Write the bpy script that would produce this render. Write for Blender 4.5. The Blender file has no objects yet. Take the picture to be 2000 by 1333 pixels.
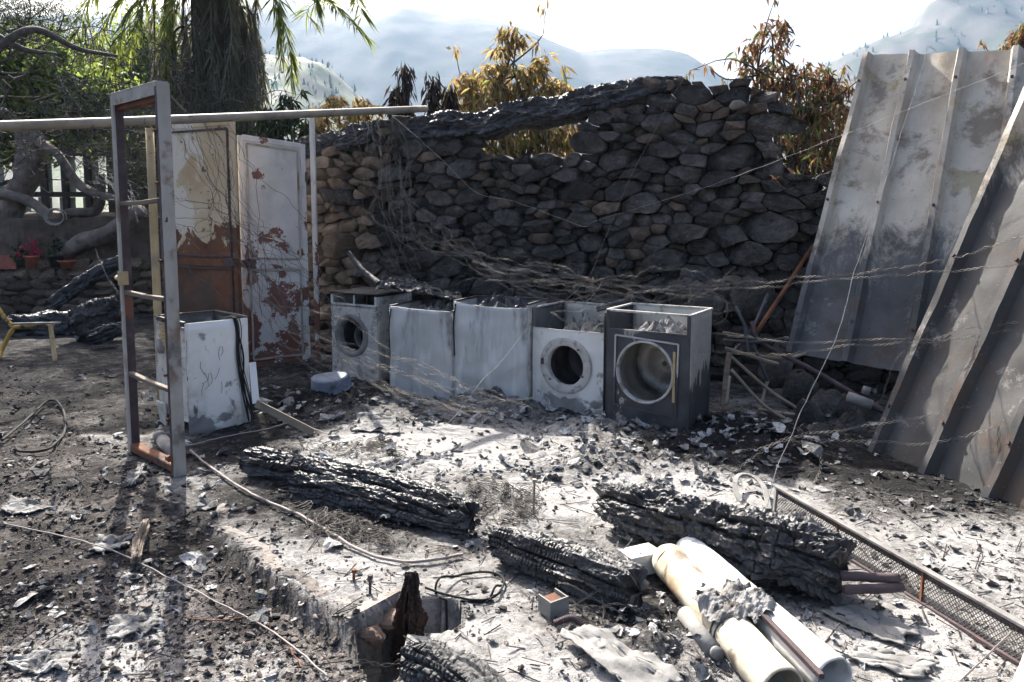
import bpy, math, random
import numpy as np
from mathutils import Vector, Matrix

random.seed(7)
RNG = np.random.default_rng(7)
SC = bpy.context.scene
COL = SC.collection

# ---------------------------------------------------------------- camera, sky, sun, exposure
CAM_H, FPX, PITCH, CY = 1.55, 1450.0, math.radians(5.5), 565.5      # focal length in photo pixels (2000 wide)
cam_d = bpy.data.cameras.new('camera')
cam_d.sensor_width = 36.0
cam_d.lens = FPX / 2000 * 36
cam_d.shift_y = -(666.5 - CY) / 2000
cam_d.clip_start = 0.05
cam_d.clip_end = 20000
cam = bpy.data.objects.new('camera', cam_d)
COL.objects.link(cam)
cam.location = (0, 0, CAM_H)
cam.rotation_euler = (math.pi / 2 - PITCH, 0, 0)
SC.camera = cam

HAZE = 0.0005
SUN_EL, SUN_AZ = math.radians(42), math.radians(23.4)               # azimuth to the left of the view direction (+Y)
SUN_DIR = Vector((-math.sin(SUN_AZ) * math.cos(SUN_EL), math.cos(SUN_AZ) * math.cos(SUN_EL), math.sin(SUN_EL)))
world = bpy.data.worlds.new('World')
SC.world = world
world.use_nodes = True
wn = world.node_tree
sky = wn.nodes.new('ShaderNodeTexSky')
sky.sky_type = 'NISHITA'
sky.sun_disc = False
sky.sun_elevation = SUN_EL
sky.sun_rotation = -SUN_AZ
sky.altitude = 300
sky.air_density = 0.8
sky.dust_density = 9.0
sky.ozone_density = 1.0
wn.links.new(sky.outputs[0], wn.nodes['Background'].inputs[0])
wn.nodes['Background'].inputs[1].default_value = 0.1
sun_d = bpy.data.lights.new('sun', 'SUN')
sun_d.energy = 5.0
sun_d.angle = math.radians(0.55)
sun_d.color = (1.0, 0.95, 0.87)
sun = bpy.data.objects.new('sun', sun_d)
COL.objects.link(sun)
sun.rotation_euler = (-SUN_DIR).to_track_quat('-Z', 'Y').to_euler()
SC.view_settings.view_transform = 'Standard'
SC.view_settings.look = 'None'
SC.view_settings.gamma = 1.0
SC.view_settings.use_curve_mapping = False
SC.view_settings.exposure = 1.9
SC.render.engine = 'CYCLES'
SC.cycles.use_denoising = True
SC.cycles.max_bounces = 6
SC.cycles.adaptive_threshold = 0.03
SC.cycles.glossy_bounces = 2
SC.cycles.diffuse_bounces = 3
SC.cycles.transmission_bounces = 4
SC.cycles.volume_bounces = 1
SC.cycles.transparent_max_bounces = 8
SC.cycles.sample_clamp_indirect = 6.0

# ---------------------------------------------------------------- photo pixel -> world helpers
CP, SP = math.cos(PITCH), math.sin(PITCH)
def ray(px, py):
    u, v = (px - 1000) / FPX, (CY - py) / FPX
    return np.array([u, CP + v * SP, -SP + v * CP])
def G(px, py, z=0.0):
    d = ray(px, py)
    t = (z - CAM_H) / d[2]
    return np.array([0, 0, CAM_H]) + d * t
def D(px, py, y):
    d = ray(px, py)
    return np.array([0, 0, CAM_H]) + d * (y / d[1])

# ---------------------------------------------------------------- numpy noise
_perm = np.random.default_rng(3).permutation(256)
_perm = np.concatenate([_perm, _perm, _perm])
_grad = np.random.default_rng(4).normal(size=(256, 3))
_grad /= np.linalg.norm(_grad, axis=1)[:, None]
def pnoise(x, y, z=0.0):
    x, y, z = np.broadcast_arrays(np.asarray(x, float), np.asarray(y, float), np.asarray(z, float))
    xi, yi, zi = np.floor(x).astype(int), np.floor(y).astype(int), np.floor(z).astype(int)
    xf, yf, zf = x - xi, y - yi, z - zi
    f = lambda t: t * t * t * (t * (t * 6 - 15) + 10)
    u, v, w = f(xf), f(yf), f(zf)
    def g(dx, dy, dz):
        h = _perm[_perm[_perm[(xi + dx) & 255] + ((yi + dy) & 255)] + ((zi + dz) & 255)]
        gr = _grad[h]
        return gr[..., 0] * (xf - dx) + gr[..., 1] * (yf - dy) + gr[..., 2] * (zf - dz)
    l = lambda a, b, t: a + (b - a) * t
    return 1.6 * l(l(l(g(0, 0, 0), g(1, 0, 0), u), l(g(0, 1, 0), g(1, 1, 0), u), v),
                   l(l(g(0, 0, 1), g(1, 0, 1), u), l(g(0, 1, 1), g(1, 1, 1), u), v), w)
def fbm(x, y, z=0.0, octv=4, gain=0.5):
    r, a, s = 0, 1.0, 1.0
    for k in range(octv):
        r = r + a * pnoise(np.asarray(x) * s + 17.3 * k, np.asarray(y) * s + 5.1 * k, np.asarray(z) * s)
        a *= gain
        s *= 2.03
    return r
def vor(u, v, seed=0, wrap=None):
    """jittered-grid Voronoi in 2-D: distance to nearest border (F2-F1), and a random value per cell"""
    u, v = np.asarray(u, float), np.asarray(v, float)
    ui, vi = np.floor(u).astype(int), np.floor(v).astype(int)
    best = np.full(u.shape, 9.0); sec = np.full(u.shape, 9.0); cid = np.zeros(u.shape)
    for du in (-1, 0, 1):
        for dv in (-1, 0, 1):
            a, b = ui + du, vi + dv
            aw = a % wrap if wrap else a
            h = _perm[_perm[(aw + seed * 31) & 255] + (b & 255)]
            jx = ((h * 37) % 101) / 101 * 0.75 + 0.12
            jy = ((h * 59) % 103) / 103 * 0.75 + 0.12
            d = np.hypot(a + jx - u, b + jy - v)
            nb = d < best
            sec = np.where(nb, best, np.minimum(sec, d))
            cid = np.where(nb, h / 255.0, cid)
            best = np.where(nb, d, best)
    return sec - best, cid
def sstep(a, b, x):
    t = np.clip((np.asarray(x, float) - a) / (b - a), 0, 1)
    return t * t * (3 - 2 * t)

# ---------------------------------------------------------------- object helpers
def mesh(name, V, F, mats=None, smooth=False, mi=None):
    me = bpy.data.meshes.new(name)
    if isinstance(F, np.ndarray):
        F = F.tolist()
    me.from_pydata(np.asarray(V, float).tolist(), [], F)
    if mats is not None:
        for m in (mats if isinstance(mats, (list, tuple)) else [mats]):
            me.materials.append(m)
    if mi is not None:
        me.polygons.foreach_set('material_index', np.asarray(mi, np.int32))
    if smooth:
        me.polygons.foreach_set('use_smooth', np.ones(len(me.polygons), bool))
    me.update()
    return me
def tag(o, label=None, cat=None, group=None, kind=None):
    if label: o['label'] = label
    if cat: o['category'] = cat
    if group: o['group'] = group
    if kind: o['kind'] = kind
    return o
def link(name, me, parent=None, loc=(0, 0, 0), rot=(0, 0, 0)):
    o = bpy.data.objects.new(name, me)
    COL.objects.link(o)
    o.parent = parent
    o.location = loc
    o.rotation_euler = rot
    return o
def obj(name, V, F, mats, parent=None, smooth=False, mi=None, origin=None):
    """one mesh object; V is in the parent's space (or world). origin: point of that space that becomes the object's own origin"""
    V = np.asarray(V, float)
    if origin is not None:
        V = V - np.asarray(origin)
    return link(name, mesh(name, V, F, mats, smooth, mi), parent, (0, 0, 0) if origin is None else tuple(origin))
def thing(name, label, cat, loc=(0, 0, 0), rz=0, group=None):
    o = link(name, None, None, tuple(loc), (0, 0, rz))
    o.empty_display_size = 0.1
    return tag(o, label, cat, group)
def join(parts):
    """[(V,F),...] -> V,F"""
    vs, fs, n = [], [], 0
    for V, F in parts:
        V = np.asarray(V, float)
        vs.append(V)
        fs.extend([[i + n for i in f] for f in F])
        n += len(V)
    return np.concatenate(vs), fs
def box(c, s, R=None):
    c = np.asarray(c, float)
    v = np.array([[x, y, z] for x in (-.5, .5) for y in (-.5, .5) for z in (-.5, .5)]) * np.asarray(s, float)
    if R is not None:
        v = v @ np.asarray(R).T
    return v + c, [[0, 1, 3, 2], [4, 6, 7, 5], [0, 4, 5, 1], [2, 3, 7, 6], [0, 2, 6, 4], [1, 5, 7, 3]]
def bar(p, q, w, h, up=(0, 0, 1)):
    """rectangular bar from p to q, w across, h along up; ends split so light edges survive"""
    p, q = np.asarray(p, float), np.asarray(q, float)
    d = q - p; L = np.linalg.norm(d); d /= L
    up = np.asarray(up, float); sd = np.cross(d, up); sd /= np.linalg.norm(sd); up = np.cross(sd, d)
    c = min(w, h) * 0.12
    prof = [(-w / 2 + c, -h / 2), (w / 2 - c, -h / 2), (w / 2, -h / 2 + c), (w / 2, h / 2 - c), (w / 2 - c, h / 2), (-w / 2 + c, h / 2), (-w / 2, h / 2 - c), (-w / 2, -h / 2 + c)]
    V = [p + a * sd + b * up for a, b in prof] + [q + a * sd + b * up for a, b in prof]
    F = [[i, (i + 1) % 8, 8 + (i + 1) % 8, 8 + i] for i in range(8)] + [list(range(7, -1, -1)), list(range(8, 16))]
    return np.array(V), F
def smooth_path(pts, n):
    pts = np.asarray(pts, float)
    if len(pts) == 2:
        t = np.linspace(0, 1, n)[:, None]
        return pts[0] * (1 - t) + pts[1] * t
    P = np.vstack([2 * pts[0] - pts[1], pts, 2 * pts[-1] - pts[-2]])
    seg = np.linalg.norm(np.diff(pts, axis=0), axis=1); cum = np.concatenate([[0], np.cumsum(seg)])
    s = np.linspace(0, cum[-1], n)
    k = np.clip(np.searchsorted(cum, s, 'right') - 1, 0, len(pts) - 2)
    t = ((s - cum[k]) / np.maximum(seg[k], 1e-9))[:, None]
    p0, p1, p2, p3 = P[k], P[k + 1], P[k + 2], P[k + 3]
    return 0.5 * ((2 * p1) + (-p0 + p2) * t + (2 * p0 - 5 * p1 + 4 * p2 - p3) * t ** 2 + (-p0 + 3 * p1 - 3 * p2 + p3) * t ** 3)
def frames(P):
    T = np.gradient(P, axis=0)
    T /= np.maximum(np.linalg.norm(T, axis=1), 1e-9)[:, None]
    ref = np.array([0.21, 0.13, 0.97]) if abs(T[0][2]) < 0.9 else np.array([0.97, 0.21, 0.1])
    A = np.zeros_like(P); a = ref - T[0] * (ref @ T[0]); a /= np.linalg.norm(a); A[0] = a
    for i in range(1, len(P)):
        a = a - T[i] * (a @ T[i]); a /= max(np.linalg.norm(a), 1e-9); A[i] = a
    return T, A, np.cross(T, A)
def tube(P, r, sides=8, cap=True):
    P = np.asarray(P, float); n = len(P)
    T, A, B = frames(P)
    r = np.broadcast_to(np.asarray(r, float), (n,))
    th = np.arange(sides) / sides * 2 * np.pi
    V = (P[:, None] + r[:, None, None] * (np.cos(th)[None, :, None] * A[:, None] + np.sin(th)[None, :, None] * B[:, None])).reshape(-1, 3)
    F = [[i * sides + j, i * sides + (j + 1) % sides, (i + 1) * sides + (j + 1) % sides, (i + 1) * sides + j] for i in range(n - 1) for j in range(sides)]
    if cap:
        F += [list(range(sides - 1, -1, -1)), list(range((n - 1) * sides, n * sides))]
    return V, F
def grid_faces(nu, nv, close_u=False):
    F = []
    for i in range(nu - (0 if close_u else 1)):
        for j in range(nv - 1):
            a, b = i * nv + j, ((i + 1) % nu) * nv + j
            F.append([a, b, b + 1, a + 1])
    return F
def sheet(P, t):
    """P (nu,nv,3) surface -> closed sheet of thickness t behind it"""
    nu, nv = P.shape[:2]
    du = np.gradient(P, axis=0); dv = np.gradient(P, axis=1)
    n = np.cross(du, dv); n /= np.maximum(np.linalg.norm(n, axis=2), 1e-9)[..., None]
    V = np.concatenate([P.reshape(-1, 3), (P - n * t).reshape(-1, 3)])
    F = grid_faces(nu, nv); m = nu * nv
    F = F + [[m + f[3], m + f[2], m + f[1], m + f[0]] for f in F]
    e = [i * nv for i in range(nu)] + [(nu - 1) * nv + j for j in range(1, nv)] + [i * nv + nv - 1 for i in range(nu - 2, -1, -1)] + [j for j in range(nv - 2, 0, -1)]
    for k in range(len(e)):
        a, b = e[k], e[(k + 1) % len(e)]
        F.append([b, a, m + a, m + b])
    return V, F

# ---------------------------------------------------------------- materials
def _ramp(nt, stops, interp='LINEAR'):
    r = nt.nodes.new('ShaderNodeValToRGB')
    e = r.color_ramp.elements
    while len(e) < len(stops): e.new(0.5)
    for k, (p, c) in enumerate(stops):
        e[k].position = p
        e[k].color = (*c, 1)
    r.color_ramp.interpolation = interp
    return r
def _noise(nt, coord, scale, detail=5, stretch=(1, 1, 1), rough=0.6, dist=0.0, off=(0, 0, 0)):
    mp = nt.nodes.new('ShaderNodeMapping')
    mp.inputs['Scale'].default_value = stretch
    mp.inputs['Location'].default_value = off
    nt.links.new(coord, mp.inputs['Vector'])
    n = nt.nodes.new('ShaderNodeTexNoise')
    n.inputs['Scale'].default_value = scale
    n.inputs['Detail'].default_value = detail
    n.inputs['Roughness'].default_value = rough
    n.inputs['Distortion'].default_value = dist
    nt.links.new(mp.outputs[0], n.inputs['Vector'])
    return n.outputs['Fac']
def _sstep(nt, val, lo, hi):
    m = nt.nodes.new('ShaderNodeMapRange')
    m.interpolation_type = 'SMOOTHSTEP'
    m.inputs['From Min'].default_value = lo
    m.inputs['From Max'].default_value = hi
    nt.links.new(val, m.inputs['Value'])
    return m.outputs[0]
def _math(nt, op, a, b):
    m = nt.nodes.new('ShaderNodeMath'); m.operation = op
    for k, v in enumerate((a, b)):
        if isinstance(v, (int, float)): m.inputs[k].default_value = v
        else: nt.links.new(v, m.inputs[k])
    return m.outputs[0]
def _mix(nt, fac, a, b, mode='MIX'):
    m = nt.nodes.new('ShaderNodeMix'); m.data_type = 'RGBA'; m.blend_type = mode
    if isinstance(fac, (int, float)): m.inputs[0].default_value = fac
    else: nt.links.new(fac, m.inputs[0])
    for k, v in ((6, a), (7, b)):
        if isinstance(v, tuple): m.inputs[k].default_value = (*v[:3], 1)
        else: nt.links.new(v, m.inputs[k])
    return m.outputs[2]
_seed = [0]
def pmat(name, stops, scale=5, detail=6, rough=0.85, bump=0.3, bscale=40, bdist=0.01, metal=0.0, stretch=(1, 1, 1), layers=(), rnd=0.0, dist=0.0, spec=0.3, attr=None):
    """noise-coloured material; each layer is painted over the last where its own noise passes lo..hi (optionally only within a height band)"""
    m = bpy.data.materials.new(name); m.use_nodes = True
    nt = m.node_tree; bs = nt.nodes['Principled BSDF']
    tc = nt.nodes.new('ShaderNodeTexCoord').outputs['Object']
    _seed[0] += 1
    off = (_seed[0] * 3.7, _seed[0] * 1.3, _seed[0] * 2.1)
    oi = None
    if rnd:
        oi = nt.nodes.new('ShaderNodeObjectInfo')
    c = _ramp(nt, stops)
    nt.links.new(_noise(nt, tc, scale, detail, stretch, dist=dist, off=off), c.inputs[0])
    col = c.outputs[0]
    rgh = None
    hts = [_noise(nt, tc, bscale, 6, stretch, off=off)]
    for k, L in enumerate(layers):
        f = _noise(nt, tc, L.get('scale', 4), L.get('detail', 6), L.get('stretch', (1, 1, 1)), dist=L.get('dist', 0.3), off=(off[0] + 11 * k + 4, off[1] + 3 * k, off[2]), rough=L.get('nr', 0.6))
        if 'band' in L:       # (axis, v0, v1, strength): noise threshold shifts with the position along an axis
            ax, v0, v1, st = L['band']
            sx = nt.nodes.new('ShaderNodeSeparateXYZ'); nt.links.new(tc, sx.inputs[0])
            b = _sstep(nt, sx.outputs[ax], v0, v1)
            f = _math(nt, 'ADD', f, _math(nt, 'MULTIPLY', _math(nt, 'SUBTRACT', b, 0.5), st))
        f = _sstep(nt, f, L['lo'], L['hi'])
        if 'amt' in L: f = _math(nt, 'MULTIPLY', f, L['amt'])
        lc = L['col']
        if 'col2' in L:
            lr = _ramp(nt, [(0.3, L['col']), (0.7, L['col2'])])
            nt.links.new(_noise(nt, tc, L.get('cscale', 12), 5, off=off), lr.inputs[0])
            lc = lr.outputs[0]
        col = _mix(nt, f, col, lc)
        if 'h' in L: hts.append(_math(nt, 'MULTIPLY', f, L['h']))
    if rnd:
        hs = nt.nodes.new('ShaderNodeHueSaturation')
        nt.links.new(col, hs.inputs['Color'])
        mr = nt.nodes.new('ShaderNodeMapRange')
        mr.inputs['To Min'].default_value = 1 - rnd; mr.inputs['To Max'].default_value = 1 + rnd
        nt.links.new(oi.outputs['Random'], mr.inputs['Value'])
        nt.links.new(mr.outputs[0], hs.inputs['Value'])
        col = hs.outputs[0]
    nt.links.new(col, bs.inputs['Base Color'])
    bs.inputs['Roughness'].default_value = rough
    bs.inputs['Metallic'].default_value = metal
    bs.inputs['Specular IOR Level'].default_value = spec
    if bump:
        h = hts[0]
        for x in hts[1:]: h = _math(nt, 'ADD', h, x)
        b = nt.nodes.new('ShaderNodeBump')
        b.inputs['Strength'].default_value = bump
        b.inputs['Distance'].default_value = bdist
        nt.links.new(h, b.inputs['Height'])
        nt.links.new(b.outputs[0], bs.inputs['Normal'])
    return m
def leafmat(name, stops, trans=0.45, rough=0.6):
    m = bpy.data.materials.new(name); m.use_nodes = True
    nt = m.node_tree; bs = nt.nodes['Principled BSDF']
    gi = nt.nodes.new('ShaderNodeNewGeometry')
    c = _ramp(nt, stops)
    nt.links.new(gi.outputs['Random Per Island'], c.inputs[0])
    nt.links.new(c.outputs[0], bs.inputs['Base Color'])
    bs.inputs['Roughness'].default_value = rough
    bs.inputs['Specular IOR Level'].default_value = 0.3
    tr = nt.nodes.new('ShaderNodeBsdfTranslucent')
    nt.links.new(c.outputs[0], tr.inputs[0])
    mx = nt.nodes.new('ShaderNodeMixShader'); mx.inputs[0].default_value = trans
    nt.links.new(bs.outputs[0], mx.inputs[1]); nt.links.new(tr.outputs[0], mx.inputs[2])
    nt.links.new(mx.outputs[0], nt.nodes['Material Output'].inputs[0])
    return m

def flakemat(name, stops):
    m = leafmat(name, stops, 0.0, 0.9); nt = m.node_tree; bs = nt.nodes['Principled BSDF']
    tc = nt.nodes.new('ShaderNodeTexCoord').outputs['Object']
    src = bs.inputs['Base Color'].links[0].from_socket
    n1 = _noise(nt, tc, 45, 6, rough=0.75); n2 = _noise(nt, tc, 160, 4)
    c = _mix(nt, _sstep(nt, n1, 0.46, 0.66), src, (0.05, 0.048, 0.047))
    c = _mix(nt, _math(nt, 'MULTIPLY', _sstep(nt, n2, 0.5, 0.7), 0.5), c, (0.3, 0.29, 0.285))
    nt.links.new(c, bs.inputs['Base Color'])
    b = nt.nodes.new('ShaderNodeBump'); b.inputs['Strength'].default_value = 1.0; b.inputs['Distance'].default_value = 0.012
    nt.links.new(_math(nt, 'ADD', n1, _math(nt, 'MULTIPLY', n2, 0.4)), b.inputs['Height']); nt.links.new(b.outputs[0], bs.inputs['Normal'])
    nt.links.new(bs.outputs[0], nt.nodes['Material Output'].inputs[0])
    return m
SOOT = (0.018, 0.019, 0.023)
M = {}
M['stone_burnt'] = pmat('stone_burnt', [(0.25, (0.032, 0.029, 0.027)), (0.5, (0.08, 0.071, 0.065)), (0.75, (0.16, 0.143, 0.129))], 7, rnd=0.5, rough=0.8, bump=1.0, bscale=22, bdist=0.08,
    layers=[dict(col=(0.17, 0.12, 0.09), scale=3.5, lo=0.5, hi=0.68, amt=0.65), dict(col=(0.014, 0.014, 0.015), scale=3.0, lo=0.54, hi=0.68, amt=0.8), dict(col=(0.17, 0.16, 0.152), scale=18, lo=0.62, hi=0.74, amt=0.4)])
M['stone_warm'] = pmat('stone_warm', [(0.25, (0.05, 0.038, 0.03)), (0.5, (0.12, 0.086, 0.064)), (0.75, (0.2, 0.15, 0.115))], 6, rnd=0.4, rough=0.85, bump=0.6, bscale=30, bdist=0.02,
    layers=[dict(col=(0.022, 0.021, 0.023), scale=3.6, lo=0.5, hi=0.66, amt=0.8), dict(col=(0.27, 0.14, 0.085), scale=5, lo=0.6, hi=0.7, amt=0.6)])
M['stone_tan'] = pmat('stone_tan', [(0.25, (0.07, 0.05, 0.036)), (0.5, (0.15, 0.112, 0.08)), (0.75, (0.25, 0.195, 0.15))], 5, rnd=0.35, rough=0.88, bump=0.6, bscale=28, bdist=0.02,
    layers=[dict(col=(0.04, 0.035, 0.032), scale=4, lo=0.56, hi=0.7, amt=0.75)])
M['rubble'] = pmat('rubble', [(0.3, (0.012, 0.012, 0.013)), (0.7, (0.04, 0.038, 0.037))], 8, bump=0.8, bscale=20)
M['mortar'] = pmat('mortar', [(0.3, (0.13, 0.115, 0.1)), (0.7, (0.26, 0.24, 0.21))], 12, bump=0.8, bscale=40, layers=[dict(col=(0.05, 0.045, 0.04), scale=5, lo=0.55, hi=0.65)])
M['char'] = pmat('char', [(0.3, (0.008, 0.008, 0.0095)), (0.6, (0.022, 0.022, 0.025)), (0.8, (0.045, 0.044, 0.047))], 14, rough=0.5, bump=0.5, bscale=90, bdist=0.006, spec=0.55,
    layers=[dict(col=(0.2, 0.195, 0.19), scale=22, lo=0.66, hi=0.78, amt=0.5)])
M['char_grey'] = pmat('char_grey', [(0.3, (0.016, 0.016, 0.018)), (0.6, (0.05, 0.049, 0.05)), (0.8, (0.12, 0.118, 0.115))], 10, rough=0.65, bump=0.5, bscale=80, bdist=0.006, spec=0.4,
    layers=[dict(col=(0.38, 0.37, 0.36), scale=14, lo=0.6, hi=0.75, amt=0.6)])
M['char_brown'] = pmat('char_brown', [(0.3, (0.012, 0.009, 0.008)), (0.7, (0.05, 0.025, 0.018))], 10, rough=0.7, bump=0.6, bscale=60, layers=[dict(col=(0.19, 0.06, 0.03), scale=5, lo=0.58, hi=0.7, amt=0.7)])
M['wood_old'] = pmat('wood_old', [(0.3, (0.09, 0.07, 0.054)), (0.7, (0.22, 0.18, 0.145))], 6, stretch=(1, 1, 6), bump=0.6, bscale=50, layers=[dict(col=(0.03, 0.026, 0.024), scale=6, lo=0.55, hi=0.68)])
M['galv'] = pmat('galv', [(0.3, (0.26, 0.235, 0.205)), (0.7, (0.42, 0.395, 0.36))], 6, rough=0.65, metal=0.0, bump=0.15, stretch=(1, 1, 0.4),
    layers=[dict(col=(0.15, 0.085, 0.055), scale=4, lo=0.54, hi=0.66, amt=0.8), dict(col=(0.07, 0.06, 0.06), scale=5, lo=0.54, hi=0.7, amt=0.7)])
M['rust_dark'] = pmat('rust_dark', [(0.25, (0.03, 0.022, 0.026)), (0.55, (0.075, 0.052, 0.055)), (0.8, (0.14, 0.1, 0.095))], 7, rough=0.75, bump=0.3, bscale=60,
    layers=[dict(col=(0.2, 0.085, 0.045), scale=3, lo=0.58, hi=0.68, amt=0.8)])
M['rust'] = pmat('rust', [(0.25, (0.06, 0.025, 0.017)), (0.55, (0.15, 0.06, 0.03)), (0.8, (0.24, 0.11, 0.055))], 6, rough=0.85, bump=0.4, bscale=60, layers=[dict(col=(0.05, 0.035, 0.03), scale=5, lo=0.56, hi=0.68)])
M['yellow_paint'] = pmat('yellow_paint', [(0.3, (0.3, 0.215, 0.11)), (0.7, (0.44, 0.33, 0.18))], 5, rough=0.6, bump=0.2, layers=[dict(col=(0.16, 0.1, 0.06), scale=16, lo=0.6, hi=0.64, amt=0.8), dict(col=(0.2, 0.17, 0.13), scale=5, lo=0.5, hi=0.65, amt=0.6)])
M['yellow_bright'] = pmat('yellow_bright', [(0.3, (0.36, 0.22, 0.04)), (0.7, (0.55, 0.36, 0.08))], 8, rough=0.6, bump=0.2, layers=[dict(col=(0.06, 0.045, 0.035), scale=9, lo=0.52, hi=0.6)])
M['cream_pipe'] = pmat('cream_pipe', [(0.3, (0.19, 0.155, 0.115)), (0.7, (0.33, 0.28, 0.22))], 5, rough=0.6, bump=0.15, layers=[dict(col=(0.12, 0.06, 0.035), scale=6, lo=0.62, hi=0.68, amt=0.8), dict(col=(0.1, 0.09, 0.085), scale=3, lo=0.55, hi=0.7, amt=0.5)])
M['door_white'] = pmat('door_white', [(0.3, (0.46, 0.45, 0.43)), (0.7, (0.63, 0.62, 0.6))], 3, rough=0.6, bump=0.35, bscale=70, bdist=0.004,
    layers=[dict(col=(0.2, 0.2, 0.2), scale=1.8, lo=0.54, hi=0.72, amt=0.5, stretch=(1.5, 1.5, .6)), dict(col=(0.15, 0.062, 0.045), col2=(0.2, 0.095, 0.072), scale=3.2, lo=0.535, hi=0.55, band=(2, 2.3, 0.0, 0.15), h=-0.6, nr=0.68, dist=0.1), dict(col=(0.06, 0.045, 0.04), scale=24, lo=0.685, hi=0.7, amt=0.8)])
M['door_rust'] = pmat('door_rust', [(0.3, (0.44, 0.31, 0.17)), (0.7, (0.6, 0.5, 0.36))], 2.2, rough=0.65, bump=0.35, bscale=70, bdist=0.004,
    layers=[dict(col=(0.68, 0.63, 0.55), scale=2.6, lo=0.5, hi=0.58, amt=0.7, band=(0, 0.9, 0.0, 0.25)), dict(col=(0.05, 0.022, 0.014), col2=(0.19, 0.075, 0.032), cscale=5, scale=3.0, lo=0.49, hi=0.52, band=(2, 1.9, 1.0, 0.42), h=-0.6, nr=0.75, dist=.8), dict(col=(0.055, 0.045, 0.035), scale=2.4, lo=0.5, hi=0.64, band=(2, 1.4, 0.4, 0.3), amt=0.75), dict(col=(0.1, 0.05, 0.03), scale=16, lo=0.645, hi=0.66, amt=0.9)])
M['enamel'] = pmat('enamel', [(0.3, (0.62, 0.61, 0.585)), (0.7, (0.76, 0.75, 0.725))], 2.5, rough=0.5, bump=0.15, bscale=60, bdist=0.004,
    layers=[dict(col=(0.27, 0.25, 0.225), scale=2.6, lo=0.5, hi=0.72, amt=0.65), dict(col=(0.05, 0.046, 0.045), scale=7, lo=0.645, hi=0.7, amt=0.9, stretch=(1, 1, 0.5)), dict(col=(0.33, 0.2, 0.12), scale=4, lo=0.68, hi=0.76, amt=0.5), dict(col=(0.045, 0.042, 0.045), scale=5, lo=0.54, hi=0.62, band=(2, 0.3, 0.02, 0.2), amt=0.7)])
M['enamel_dirty'] = pmat('enamel_dirty', [(0.3, (0.38, 0.365, 0.34)), (0.7, (0.56, 0.54, 0.51))], 4, rough=0.65, bump=0.3, bscale=60, bdist=0.004,
    layers=[dict(col=(0.13, 0.115, 0.1), scale=12, lo=0.5, hi=0.64, amt=0.75, nr=.75), dict(col=(0.03, 0.029, 0.03), scale=5, lo=0.6, hi=0.68, amt=0.9, stretch=(1, 1, .4))])
M['zinc'] = pmat('zinc', [(0.3, (0.36, 0.37, 0.37)), (0.7, (0.52, 0.53, 0.53))], 1.6, rough=0.5, metal=0.1, bump=0.12, bscale=30, stretch=(2.2, 2.2, 0.5), bdist=0.004,
    layers=[dict(col=(0.6, 0.605, 0.6), scale=3, lo=0.5, hi=0.68, amt=0.7, stretch=(3, 3, 0.5)), dict(col=(0.1, 0.098, 0.096), scale=2.4, lo=0.54, hi=0.68, amt=0.75, stretch=(2, 2, 0.5)), dict(col=(0.42, 0.38, 0.3), scale=5, lo=0.64, hi=0.74, amt=0.4)])
M['steel_dark'] = pmat('steel_dark', [(0.3, (0.035, 0.037, 0.043)), (0.7, (0.085, 0.088, 0.098))], 4, rough=0.5, metal=0.3, bump=0.2, bscale=50, bdist=0.004,
    layers=[dict(col=(0.06, 0.034, 0.03), scale=3.5, lo=0.52, hi=0.68, amt=0.8), dict(col=(0.36, 0.34, 0.325), scale=5, lo=0.6, hi=0.63, amt=0.8, stretch=(1, 1, 0.5), nr=0.75), dict(col=(0.22, 0.2, 0.19), scale=40, lo=0.68, hi=0.72, amt=0.8)])
M['steel_peel'] = pmat('steel_peel', [(0.3, (0.04, 0.043, 0.05)), (0.7, (0.075, 0.078, 0.088))], 4, rough=0.5, metal=0.3, bump=0.3, bscale=50, bdist=0.004,
    layers=[dict(col=(0.34, 0.325, 0.31), col2=(0.44, 0.425, 0.41), scale=4.5, lo=0.46, hi=0.48, band=(2, 0.1, 0.7, 0.4), stretch=(2.2, 2.2, 0.5), h=0.5, nr=0.72)])
M['drum'] = pmat('drum', [(0.3, (0.24, 0.215, 0.19)), (0.7, (0.42, 0.385, 0.345))], 4, rough=0.4, metal=0.5, bump=0.15, layers=[dict(col=(0.09, 0.085, 0.085), scale=3, lo=0.5, hi=0.6, amt=0.7)])
M['interior'] = pmat('interior', [(0.3, (0.05, 0.05, 0.054)), (0.7, (0.13, 0.128, 0.13))], 5, rough=0.7, bump=0.2, layers=[dict(col=(0.3, 0.285, 0.26), scale=4, lo=0.56, hi=0.7, amt=0.7)])
M['interior_pale'] = pmat('interior_pale', [(0.3, (0.36, 0.35, 0.3)), (0.7, (0.54, 0.525, 0.47))], 4, rough=0.6, bump=0.2, layers=[dict(col=(0.1, 0.085, 0.07), scale=5, lo=0.58, hi=0.68, amt=0.8), dict(col=(0.3, 0.19, 0.08), scale=4, lo=0.62, hi=0.72, amt=0.5)])
M['black'] = pmat('black', [(0.3, (0.006, 0.006, 0.007)), (0.7, (0.02, 0.02, 0.022))], 6, bump=0.3)
M['ash'] = pmat('ash', [(0.25, (0.1, 0.097, 0.094)), (0.5, (0.21, 0.206, 0.2)), (0.75, (0.34, 0.335, 0.328))], 9, rough=0.95, bump=0.9, bscale=35, bdist=0.015, layers=[dict(col=(0.035, 0.034, 0.034), scale=11, lo=0.52, hi=0.62, amt=0.9), dict(col=(0.1, 0.085, 0.075), scale=6, lo=0.55, hi=0.7, amt=0.6)], spec=0.1)
M['ash_flake'] = flakemat('ash_flake', [(0.0, (0.1, 0.098, 0.098)), (0.35, (0.24, 0.236, 0.233)), (0.7, (0.38, 0.375, 0.37)), (1.0, (0.52, 0.515, 0.51))])
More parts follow.
